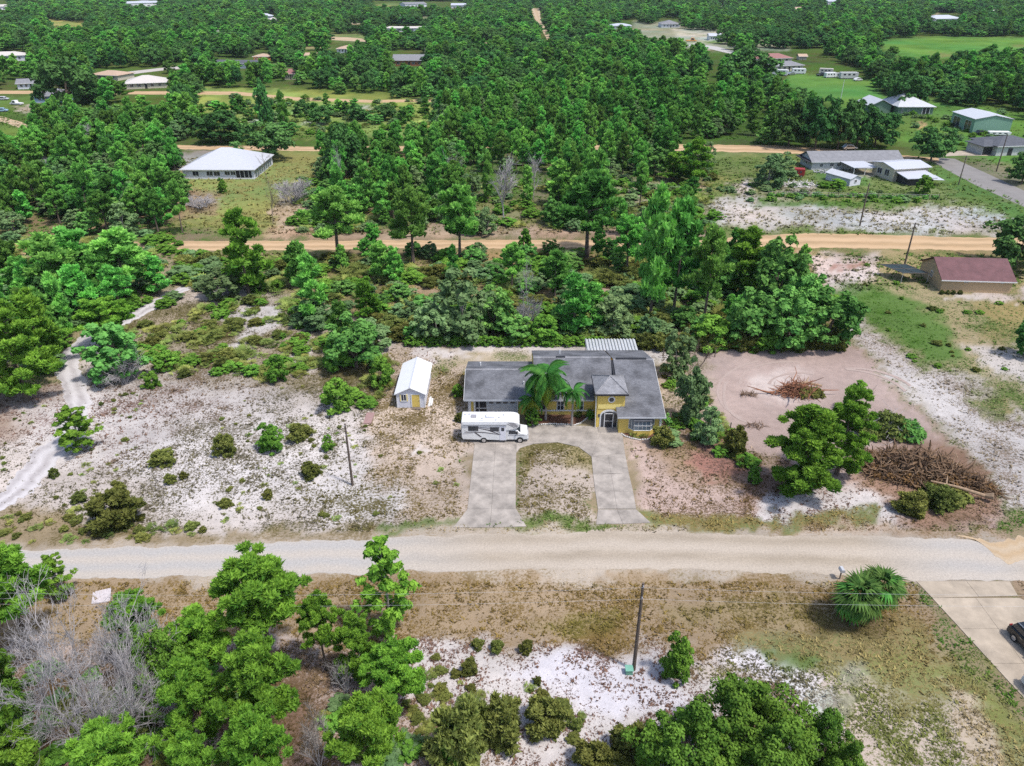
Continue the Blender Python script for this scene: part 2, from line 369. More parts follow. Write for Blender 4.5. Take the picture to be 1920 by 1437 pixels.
 ([(1360,1195),(1700,1170),(1760,1230),(1560,1260),(1420,1232)], (.15,.17,.06), (.25,.20,.10), .5, 20, .9),
 ([(1640,1240),(1740,1200),(1920,1330),(2000,1500),(1860,1500),(1790,1330),(1690,1350)], (.16,.18,.055), (.24,.19,.09), .45, 26, .9),
 (ell(1500,1245,45,18), LAWN, GREEN, .3, 14, .7), (ell(1620,1270,40,16), (.12,.19,.05), SAND, .4, 14, .7), (ell(1560,1320,60,20), (.12,.19,.05), SAND, .5, 16, .5),
 ([(1770,1290),(1830,1320),(1900,1400),(1880,1470),(1800,1400)], (.44,.36,.29), TAN, .4, 14, .8),
 ([(-900,1028),(400,1016),(900,994),(1150,984),(1350,995),(1800,1002),(2600,1036),(2600,1116),(1720,1096),(1300,1078),(900,1076),(400,1088),(-900,1098)], (.37,.32,.27), TAN, .42, 9, .9),
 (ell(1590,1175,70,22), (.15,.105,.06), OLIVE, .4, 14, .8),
 ([(1880,1075),(1990,1060),(1990,1200),(1930,1200)], (.34,.25,.17), LITTER, .5, 8, .9),
]
REG += [(e, gR.choice([LAWN, (.16,.19,.07), (.30,.25,.18), (.36,.33,.29)]), GRASS, .35, 2, .95) for e in FARGAPS]
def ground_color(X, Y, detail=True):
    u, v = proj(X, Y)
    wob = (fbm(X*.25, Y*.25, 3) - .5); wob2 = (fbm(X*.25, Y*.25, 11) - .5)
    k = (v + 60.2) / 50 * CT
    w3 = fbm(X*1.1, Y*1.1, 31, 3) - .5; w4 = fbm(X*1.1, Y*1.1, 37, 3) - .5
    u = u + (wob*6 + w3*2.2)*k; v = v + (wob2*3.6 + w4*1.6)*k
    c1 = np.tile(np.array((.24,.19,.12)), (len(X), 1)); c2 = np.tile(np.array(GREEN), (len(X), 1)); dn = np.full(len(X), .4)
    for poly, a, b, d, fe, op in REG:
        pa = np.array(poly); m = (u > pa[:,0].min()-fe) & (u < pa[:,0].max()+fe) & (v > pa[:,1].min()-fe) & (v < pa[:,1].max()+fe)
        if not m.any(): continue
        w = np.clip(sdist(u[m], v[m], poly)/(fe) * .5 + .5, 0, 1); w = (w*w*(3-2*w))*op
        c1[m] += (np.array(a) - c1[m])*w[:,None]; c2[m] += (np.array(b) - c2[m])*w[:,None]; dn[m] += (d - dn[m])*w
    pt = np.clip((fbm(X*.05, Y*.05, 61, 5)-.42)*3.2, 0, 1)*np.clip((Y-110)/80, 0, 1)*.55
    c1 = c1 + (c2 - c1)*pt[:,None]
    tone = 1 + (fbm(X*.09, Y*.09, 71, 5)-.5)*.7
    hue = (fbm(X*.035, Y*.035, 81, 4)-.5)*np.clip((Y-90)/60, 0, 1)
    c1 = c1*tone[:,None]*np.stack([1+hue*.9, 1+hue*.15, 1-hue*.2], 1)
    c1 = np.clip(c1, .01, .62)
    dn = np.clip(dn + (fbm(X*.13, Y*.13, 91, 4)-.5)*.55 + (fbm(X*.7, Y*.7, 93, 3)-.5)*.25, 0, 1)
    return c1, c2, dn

def grid_mesh(name, xs_fn, ys, nu):
    us = np.linspace(-1, 1, nu)
    Yg = np.repeat(ys, nu); Xg = np.concatenate([us*xs_fn(y) for y in ys])
    return Xg, Yg
ny, nu = 520, 560
t = np.linspace(0, 1, ny)
ys = -12 + 46*t + 0.0
ys = 12 + np.concatenate([np.linspace(-40, 12, 20), 24*(np.exp(np.linspace(math.log(1.05), math.log(400), ny-20))) ])
ys = np.sort(ys)
us = np.linspace(-1, 1, nu); us = np.sign(us)*(np.abs(us)*.75 + .25*np.abs(us)**3)*1.0
half = lambda y: 70 + 1.05*np.maximum(y, 0)
Xg = (us[None,:]*half(ys)[:,None]).ravel(); Yg = np.repeat(ys, nu)
ny = len(ys)
gc1, gc2, gdn = ground_color(Xg, Yg)
verts = np.stack([Xg, Yg, np.zeros_like(Xg)], 1)
ii = np.arange((ny-1)*nu).reshape(ny-1, nu)[:, :-1].ravel()
quads = np.stack([ii, ii+1, ii+nu+1, ii+nu], 1)
def np_mesh(name, verts, faces, mats, attrs=None, colattrs=None):
    me = bpy.data.meshes.new(name); k = faces.shape[1]
    me.vertices.add(len(verts)); me.vertices.foreach_set('co', verts.astype(np.float32).ravel())
    me.loops.add(faces.size); me.loops.foreach_set('vertex_index', faces.astype(np.int32).ravel())
    me.polygons.add(len(faces)); me.polygons.foreach_set('loop_start', np.arange(0, faces.size, k, dtype=np.int32))
    me.update(calc_edges=True)
    for q in (mats if isinstance(mats, (list, tuple)) else [mats]): me.materials.append(q)
    for n, a in (attrs or {}).items():
        at = me.attributes.new(n, 'FLOAT', 'POINT'); at.data.foreach_set('value', a.astype(np.float32))
    for n, a in (colattrs or {}).items():
        at = me.attributes.new(n, 'FLOAT_COLOR', 'POINT')
        at.data.foreach_set('color', np.concatenate([a, np.ones((len(a),1))], 1).astype(np.float32).ravel())
    return me
def ground_mat():
    m = bpy.data.materials.new('ground_soil'); nt = nodes_of(m); N = nt.nodes; L = nt.links
    out = N.new('ShaderNodeOutputMaterial'); bs = N.new('ShaderNodeBsdfDiffuse'); bs.inputs['Roughness'].default_value = .5; L.new(bs.outputs[0], out.inputs[0])
    a1 = N.new('ShaderNodeAttribute'); a1.attribute_name = 'soil'; a2 = N.new('ShaderNodeAttribute'); a2.attribute_name = 'cover'; a3 = N.new('ShaderNodeAttribute'); a3.attribute_name = 'share'
    tc = N.new('ShaderNodeTexCoord')
    def noise(s, d, r, st=None):
        n = N.new('ShaderNodeTexNoise'); n.inputs['Scale'].default_value = s; n.inputs['Detail'].default_value = d; n.inputs['Roughness'].default_value = r
        if st:
            mp = N.new('ShaderNodeMapping'); mp.inputs['Scale'].default_value = st; L.new(tc.outputs['Object'], mp.inputs[0]); L.new(mp.outputs[0], n.inputs['Vector'])
        else: L.new(tc.outputs['Object'], n.inputs['Vector'])
        return n.outputs['Fac']
    def math_(op, a, b):
        n = N.new('ShaderNodeMath'); n.operation = op
        for i, q in enumerate((a, b)):
            if isinstance(q, (int, float)): n.inputs[i].default_value = q
            else: L.new(q, n.inputs[i])
        return n.outputs[0]
    fine = noise(3.6, 5, .72); mid = noise(.35, 4, .6); big = noise(.06, 3, .5)
    s = math_('ADD', math_('MULTIPLY', fine, .68), math_('ADD', math_('MULTIPLY', mid, .22), math_('MULTIPLY', big, .10)))
    # cover where s exceeds a threshold set by share
    th = N.new('ShaderNodeMapRange'); th.inputs[1].default_value = 0; th.inputs[2].default_value = 1; th.inputs[3].default_value = .70; th.inputs[4].default_value = .33
    L.new(a3.outputs['Fac'], th.inputs[0])
    d = math_('SUBTRACT', s, th.outputs[0])
    f = N.new('ShaderNodeMapRange'); f.inputs[1].default_value = -.045; f.inputs[2].default_value = .055; f.interpolation_type = 'SMOOTHSTEP'; L.new(d, f.inputs[0])
    mx = N.new('ShaderNodeMix'); mx.data_type = 'RGBA'; L.new(f.outputs[0], mx.inputs[0]); L.new(a1.outputs['Color'], mx.inputs[6]); L.new(a2.outputs['Color'], mx.inputs[7])
    g = noise(7.0, 3, .7); g2 = noise(.9, 4, .65)
    v = math_('ADD', math_('MULTIPLY', g, .55), math_('MULTIPLY', g2, .5))
    vm = N.new('ShaderNodeMapRange'); vm.inputs[1].default_value = .3; vm.inputs[2].default_value = .75; vm.inputs[3].default_value = .72; vm.inputs[4].default_value = 1.22; L.new(v, vm.inputs[0])
    sc = N.new('ShaderNodeVectorMath'); sc.operation = 'SCALE'; L.new(mx.outputs[2], sc.inputs[0]); L.new(vm.outputs[0], sc.inputs['Scale'])
    L.new(sc.outputs[0], bs.inputs['Color'])
    bp = N.new('ShaderNodeBump'); bp.inputs['Strength'].default_value = .6; bp.inputs['Distance'].default_value = .12
    L.new(s, bp.inputs['Height']); L.new(bp.outputs[0], bs.inputs['Normal'])
    return m
gm = ground_mat()
TRACK_T = [(-120,985),(0,930),(50,868),(100,815),(122,775),(122,735),(108,700),(108,668),(150,635),(205,605),(262,575),(300,555),(345,535),(385,500)]
TRACK_B = [(-60,1020),(10,962),(75,905),(118,860),(150,815),(172,765),(160,715),(145,690),(150,662),(180,640),(225,617),(272,592),(315,568),(352,545),(395,508)]
TRACK = TRACK_T + TRACK_B[::-1]
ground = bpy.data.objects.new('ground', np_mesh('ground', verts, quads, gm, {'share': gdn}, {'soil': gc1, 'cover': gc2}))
col.objects.link(ground); tag(ground, kind='structure')

# ------------------------------------------------------------------ roads and tracks (sheets just above the ground)
def road_mat(name, a, b, rut=.5, rutc=None, nruts=2.0, left=None, speck=.25):
    """a/b mottled colours; 'across' drives wheel ruts; 'along' blends towards colour left"""
    m = bpy.data.materials.new(name); nt = nodes_of(m); N = nt.nodes; L = nt.links
    out = N.new('ShaderNodeOutputMaterial'); bs = N.new('ShaderNodeBsdfDiffuse'); L.new(bs.outputs[0], out.inputs[0])
    tc = N.new('ShaderNodeTexCoord')
    n1 = N.new('ShaderNodeTexNoise'); n1.inputs['Scale'].default_value = .25; n1.inputs['Detail'].default_value = 7; n1.inputs['Roughness'].default_value = .65
    mp = N.new('ShaderNodeMapping'); mp.inputs['Scale'].default_value = (.5, 1.8, 1); L.new(tc.outputs['Object'], mp.inputs[0]); L.new(mp.outputs[0], n1.inputs['Vector'])
    n2 = N.new('ShaderNodeTexNoise'); n2.inputs['Scale'].default_value = 5; n2.inputs['Detail'].default_value = 5; n2.inputs['Roughness'].default_value = .7; L.new(tc.outputs['Object'], n2.inputs['Vector'])
    mx = N.new('ShaderNodeMix'); mx.data_type = 'RGBA'; mx.inputs[6].default_value = (*a, 1); mx.inputs[7].default_value = (*b, 1)
    r = N.new('ShaderNodeMapRange'); r.inputs[1].default_value = .35; r.inputs[2].default_value = .65; L.new(n1.outputs['Fac'], r.inputs[0]); L.new(r.outputs[0], mx.inputs[0])
    colr = mx.outputs[2]
    if left:
        al = N.new('ShaderNodeAttribute'); al.attribute_name = 'along'
        m2 = N.new('ShaderNodeMix'); m2.data_type = 'RGBA'; m2.inputs[7].default_value = (*left, 1); L.new(al.outputs['Fac'], m2.inputs[0]); L.new(colr, m2.inputs[6]); colr = m2.outputs[2]
    ac = N.new('ShaderNodeAttribute'); ac.attribute_name = 'across'
    w = N.new('ShaderNodeMath'); w.operation = 'MULTIPLY_ADD'; w.inputs[1].default_value = 2*math.pi*nruts; w.inputs[2].default_value = 0; L.new(ac.outputs['Fac'], w.inputs[0])
    ad = N.new('ShaderNodeMath'); ad.operation = 'MULTIPLY_ADD'; ad.inputs[1].default_value = 2.5; L.new(n1.outputs['Fac'], ad.inputs[0]); L.new(w.outputs[0], ad.inputs[2])
    cs = N.new('ShaderNodeMath'); cs.operation = 'COSINE'; L.new(ad.outputs[0], cs.inputs[0])
    rr = N.new('ShaderNodeMapRange'); rr.inputs[1].default_value = -1; rr.inputs[2].default_value = 1; rr.inputs[3].default_value = 0; rr.inputs[4].default_value = rut; L.new(cs.outputs[0], rr.inputs[0])
    m3 = N.new('ShaderNodeMix'); m3.data_type = 'RGBA'; m3.inputs[7].default_value = (*(rutc or tuple(c*.8 for c in a)), 1); L.new(rr.outputs[0], m3.inputs[0]); L.new(colr, m3.inputs[6])
    vm = N.new('ShaderNodeMapRange'); vm.inputs[1].default_value = .3; vm.inputs[2].default_value = .7; vm.inputs[3].default_value = 1-speck; vm.inputs[4].default_value = 1+speck*.6; L.new(n2.outputs['Fac'], vm.inputs[0])
    sc = N.new('ShaderNodeVectorMath'); sc.operation = 'SCALE'; L.new(m3.outputs[2], sc.inputs[0]); L.new(vm.outputs[0], sc.inputs['Scale']); L.new(sc.outputs[0], bs.inputs['Color'])
    bp = N.new('ShaderNodeBump'); bp.inputs['Strength'].default_value = .4; bp.inputs['Distance'].default_value = .05; L.new(n2.outputs['Fac'], bp.inputs['Height']); L.new(bp.outputs[0], bs.inputs['Normal'])
    return m
def strip(name, top, bot, m, z=.004, step=.8, rag=.35, seed=1, nc=5, blend=None, kind='structure'):
    """sheet between two edges given in photo pixels; ragged edges"""
    def res(pts, n):
        w = [P(x, y) for x, y in pts]; L = [0]
        for i in range(len(w)-1): L.append(L[-1] + (w[i+1]-w[i]).length)
        out = []
        for k in range(n):
            s = L[-1]*k/(n-1); i = 0
            while i < len(L)-2 and L[i+1] < s: i += 1
            f = (s-L[i])/max(L[i+1]-L[i], 1e-6); out.append(w[i].lerp(w[i+1], f))
        return out, L[-1]
    _, ln = res(top, 2); n = max(8, min(900, int(ln/step)))
    a, _ = res(top, n); b, _ = res(bot, n); A = np.array(a); B = np.array(b)
    s = np.arange(n)*ln/n
    ja = (fbm(s*.35, s*0+seed, seed, 5)-.5)*2*rag + (vnoise(s*1.7, s*0, seed+9)-.5)*rag*.7
    jb = (fbm(s*.35, s*0+seed+50, seed, 5)-.5)*2*rag + (vnoise(s*1.7, s*0, seed+3)-.5)*rag*.7
    d = (B-A); dl = np.linalg.norm(d, axis=1)[:,None]+1e-6; d = d/dl
    A = A + d*ja[:,None]; B = B + d*jb[:,None]
    V = []; ac = []; al = []
    for k in range(nc):
        f = k/(nc-1); V.append(A*(1-f)+B*f); ac.append(np.full(n, f))
        al.append(blend(V[-1][:,0], V[-1][:,1]) if blend else np.zeros(n))
    V = np.concatenate(V); V[:,2] = z
    i0 = np.arange(n-1); F = np.concatenate([np.stack([i0+k*n, i0+(k+1)*n, i0+(k+1)*n+1, i0+k*n+1], 1) for k in range(nc-1)])
    o = bpy.data.objects.new(name, np_mesh(name, V, F, m, {'across': np.concatenate(ac), 'along': np.concatenate(al)}))
    col.objects.link(o); tag(o, kind=kind); return o
mr = road_mat('limerock', (.39,.33,.265), (.31,.26,.205), .6, (.46,.40,.34), 2.0, left=(.385,.365,.35), speck=.22)
bl = lambda X, Y: np.clip(.5 - (X + 8 + 6*(fbm(X*.1, Y*.3, 5)-.5))/14, 0, 1) + np.clip((X-34)/8, 0, 1)*np.clip((52-X)/6, 0, 1)*.8
strip('dirt_road', [(-1100,1040),(0,1033),(400,1023),(700,1010),(900,1002),(1090,999),(1150,990),(1210,997),(1350,1002),(1600,1006),(1800,1010),(1920,1030),(2600,1040)],
      [(-1100,1092),(0,1086),(400,1080),(700,1075),(1000,1069),(1090,1068),(1150,1068),(1210,1068),(1350,1070),(1600,1078),(1720,1089),(1920,1091),(2600,1110)], mr, .004, .35, .4, 2, 9, bl)
mo = road_mat('orange_sand', (.45,.33,.21), (.38,.28,.18), .55, (.46,.38,.29), 2.0, speck=.15)
strip('sand_road', [(1800,1006),(1850,1006),(1920,1008),(2500,1010)], [(1835,1014),(1870,1045),(1920,1062),(2500,1080)], mo, .010, .25, 1.3, 4)
mo2 = road_mat('orange_clay', (.46,.31,.18), (.31,.22,.13), .7, (.54,.38,.24), 2.0, speck=.15)
strip('clay_road', [(-900,452),(0,455),(400,453),(700,451),(1000,450),(1340,448),(1480,438),(1600,439),(1840,446),(2800,448)], [(-900,482),(0,478),(400,470),(700,467),(1000,466),(1340,465),(1480,464),(1600,466),(1840,470),(2800,476)], mo2, .006, .8, .7, 7)
strip('sand_road', [(-700,262),(330,272),(600,276),(1000,272),(1260,271),(1450,273),(1520,277),(1760,297)], [(-700,270),(330,280),(600,284),(1000,281),(1260,283),(1450,287),(1520,290),(1760,303)], mo2, .02, 1.2, .9, 9)
strip('sand_road', [(-600,168),(440,172),(560,183),(700,188),(820,186)], [(-600,174),(440,178),(560,189),(700,193),(820,191)], mo2, .02, 1.5, .8, 12)
strip('sand_road', [(610,70),(650,70),(692,74)], [(610,75),(650,77),(692,79)], mo, .06, 4, 1, 14)
strip('clay_road', [(990,16),(1005,40),(1018,60),(1030,84)], [(1012,16),(1014,40),(1028,60),(1038,84)], mo, .06, 5, 1, 16)
strip('sand_road', [(-200,225),(0,218),(30,226),(70,240)], [(-200,238),(0,228),(20,234),(50,245)], mo, .02, 2, .5, 21)
ma = road_mat('asphalt_grey', (.24,.225,.22), (.20,.19,.185), .2, (.27,.26,.25), 2, speck=.08)
strip('paved_road', [(1762,296),(1790,298),(1860,330),(1920,358),(2200,478)], [(1730,296),(1745,303),(1830,348),(1920,388),(2160,500)], ma, .01, 2, .05, 3)
strip('paved_road', [(230,136),(300,128),(370,122),(480,116)], [(230,142),(300,133),(370,127),(480,121)], mat('pale_paving', (.42,.38,.35), .9), .05, 4, .3, 3)
strip('paved_road', [(1300,82),(1345,88),(1390,100),(1400,118)], [(1290,86),(1330,92),(1372,102),(1380,120)], mat('pale_paving', (.40,.38,.36), .9), .05, 4, .3, 3)
strip('driveway', [(1785,284),(1840,281),(1860,288)], [(1765,294),(1800,292),(1880,293)], M['concrete_warm'], .014, 2, .05, 3)
mw = road_mat('white_sand', (.45,.42,.425), (.33,.30,.30), .9, (.53,.50,.505), 2.0, speck=.12)
strip('sand_track', [(-120,985),(0,930),(50,868),(100,815),(122,775),(122,735),(108,700),(108,668),(150,635),(205,605),(262,575),(300,555),(345,535),(385,500)],
      [(-60,1020),(10,962),(75,905),(118,860),(150,815),(172,765),(160,715),(145,690),(150,662),(180,640),(225,617),(272,592),(315,568),(352,545),(395,508)], mw, .008, .4, 1.1, 5, 7)
mt = road_mat('churned_sand', (.37,.29,.262), (.34,.265,.24), .5, (.43,.355,.32), 2, speck=.2)
for k_, (ax, ay, bx_, by_, r0_, r1_) in enumerate(((1455,735,112,62,2.2,4.4),(1475,715,90,38,3.0,5.0),(1420,740,66,56,1.7,3.6),(1450,748,128,82,2.0,3.4),(1500,722,60,24,3.2,5.2),(1560,760,150,70,4.9,5.9),(1600,780,140,90,4.6,5.6))):
    tt_ = [r0_+(r1_-r0_)*i/16 for i in range(17)]
    strip('tyre_track', [(ax+bx_*math.cos(q), ay+by_*math.sin(q)) for q in tt_], [(ax+(bx_-5)*math.cos(q), ay+(by_-3.2)*math.sin(q)) for q in tt_], mt, .012+.004*k_, .35, .12, 40+k_, 3)

# ------------------------------------------------------------------ foliage meshes (unit tree: 10 m tall, crown radius about 3 m)
LM = {
 'pine': leaf_mat('pine_needles', (.013,.046,.007), (.098,.172,.022), .008, .3, .16),
 'pine_far': leaf_mat('pine_needles_far', (.014,.055,.012), (.098,.205,.040), .020, .3, .42),
 'oak': leaf_mat('oak_leaves', (.015,.050,.012), (.068,.140,.032), .014, .22, .3),
 'grey_oak': leaf_mat('grey_oak_leaves', (.030,.058,.022), (.075,.115,.048), .02, .25, .25),
 'live_oak': leaf_mat('live_oak_leaves', (.012,.034,.011), (.034,.080,.021), .02, .18, .3),
 'palmetto': leaf_mat('palmetto_leaves', (.035,.052,.013), (.11,.125,.035), .03, .25, .35),
 'bright': leaf_mat('bright_leaves', (.020,.056,.009), (.080,.150,.022), .008, .3, .16),
 'olive': leaf_mat('olive_leaves', (.026,.036,.009), (.090,.098,.027), .02, .2, .3),
 'palm': leaf_mat('palm_leaves', (.010,.045,.012), (.045,.115,.022), .01, .3, .12),
 'palm_y': leaf_mat('palm_yellow', (.05,.08,.01), (.17,.18,.025), .01, .3, .15),
 'palm_b': leaf_mat('palm_blue', (.010,.026,.006), (.046,.078,.020), .01, .25, .15),
 'palm_dead': leaf_mat('palm_dead', (.07,.05,.02), (.15,.115,.05), .01, .2, .15),
 'brown': leaf_mat('brown_leaves', (.03,.016,.008), (.075,.042,.02), .02, .15, .2),
 'oak_near': leaf_mat('near_oak_leaves', (.008,.026,.005), (.060,.108,.016), .010, .22, .14),
 'grass': leaf_mat('grass_blades', (.05,.07,.015), (.13,.13,.04), .02, .3, .3),
}
def leaf_cloud(rng, C, R, n, size, aspect=1.6, squash=.8, upw=.35, inner=.5, tri=False, outw=.6, radial=0.0):
    """n leaf faces around each puff centre; returns verts, faces, tint"""
    k = len(C); idx = np.repeat(np.arange(k), n); N = len(idx)
    d = rng.normal(size=(N,3)); d /= np.linalg.norm(d, axis=1)[:,None]
    d[:,2] = np.where(d[:,2] < -.35, -d[:,2], d[:,2])
    rr = (inner + (1-inner)*rng.random(N)**.6)*R[idx]
    p = C[idx] + d*rr[:,None]*np.array((1,1,squash))
    nm = d*outw + rng.normal(size=(N,3))*.42 + np.array((0,0,upw)); nm /= np.linalg.norm(nm, axis=1)[:,None]
    if radial:
        a = d*radial + rng.normal(size=(N,3))*.35 + np.array((0,0,.25)); a /= np.linalg.norm(a, axis=1)[:,None]
        b = np.cross(a, rng.normal(size=(N,3))); b /= np.linalg.norm(b, axis=1)[:,None]
    else:
        a = np.cross(nm, rng.normal(size=(N,3))); a /= np.linalg.norm(a, axis=1)[:,None]; b = np.cross(nm, a)
    s = size*(.6+.8*rng.random(N))[:,None]; a = a*s*.5*aspect; b = b*s*.5
    if tri: V = np.stack([p-a-b*.8, p-a+b*.8, p+a], 1).reshape(-1,3); F = np.arange(3*N).reshape(-1,3); q = 3
    else: V = np.stack([p-a, p-b, p+a, p+b], 1).reshape(-1,3); F = np.arange(4*N).reshape(-1,4); q = 4
    puff = rng.random(k)[idx]
    tint = np.clip(.02 + .38*puff + .42*np.maximum(d[:,2],-.1) + .30*(rng.random(N)-.2), 0, 1)  # puff tops lighter, bases darker: light and shade put into the leaf colour
    return V, F, np.repeat(tint, q)
def limbs_pine(rng, H=10., R=2.6, low=.30, n=15, puffs=4, flat=.9, pr=(.42,.80)):
    C = []; r = []; limbs = []
    for i in range(n):
        t = (i + rng.random()*.8)/n; h = H*(low + (.93-low)*t)
        env = R*(1.0 - .75*max(0, t-.25)**1.3/.75)*(.62+.38*min(1, t/.18))
        L = env*rng.uniform(.62, 1.15); a = i*2.4 + rng.uniform(-.6,.6)
        rise = rng.uniform(.05,.40)*L
        tip = np.array((math.cos(a)*L, math.sin(a)*L, h+rise)); limbs.append((np.array((0,0,h-.3)), tip))
        for j in range(puffs):
            f = .38 + .62*(j+rng.random()*.7)/puffs
            c = np.array((0,0,h))*(1-f) + tip*f + rng.normal(size=3)*np.array((.32,.32,.20))
            C.append(c); r.append(rng.uniform(*pr)*(1.1-.30*t))
    for j in range(3): C.append(np.array((rng.normal()*.25, rng.normal()*.25, H-.35-.5*j))); r.append(.45+.1*j)
    return np.array(C), np.array(r), limbs
def dome(rng, H=10., R=3.5, low=.15, n=70, rr=(.55,1.05), power=1.0):
    C = []; r = []; ph = rng.random(4)*6.28
    for i in range(n):
        u = rng.random(); a = rng.random()*2*math.pi; z = low*H + (H*(1-low)-.4)*u
        env = R*math.sqrt(max(0, 1-((u-.38)/.64)**2))**power*(1+.20*math.sin(3*a+ph[0]+u*2)+.14*math.sin(5*a+ph[1]-u*5)); z = z*(1-.14*(1+math.sin(2*a+ph[2]))*min(1, u))
        rho = env*(.45+.55*math.sqrt(rng.random()))*rng.uniform(.75,1.05)
        C.append((math.cos(a)*rho, math.sin(a)*rho, z)); r.append(rng.uniform(*rr))
    return np.array(C), np.array(r)
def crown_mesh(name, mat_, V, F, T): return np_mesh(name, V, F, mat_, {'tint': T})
def trunk_mesh(name, mat_, rng, H=10., r=.2, limbs=(), bend=.25, top=.93, n=6):
    mb = MB(); path = []; rad = []; K = 7
    ph = rng.random()*6.28
    for i in range(K):
        f = i/(K-1); path.append((bend*math.sin(f*2.6+ph)*f, bend*math.cos(f*2.1+ph)*f, H*top*f-(.05 if i == 0 else 0))); rad.append(r*(1.15-.95*f) if i else r*1.5)
    mb.tube(path, rad, n)
    for a, b in limbs:
        m = (a+b)/2 + rng.normal(size=3)*.12; m[2] -= .1
        mb.tube([a, m, b], [r*.36, r*.25, r*.10], 4)
    return mb.mesh(name, mat_)
def oak_limbs(rng, C, H, k=9, base=.12):
    sel = rng.choice(len(C), min(k, len(C)), replace=False); return [(np.array((0,0,H*base*rng.uniform(.8,2.5))), C[i]) for i in sel]

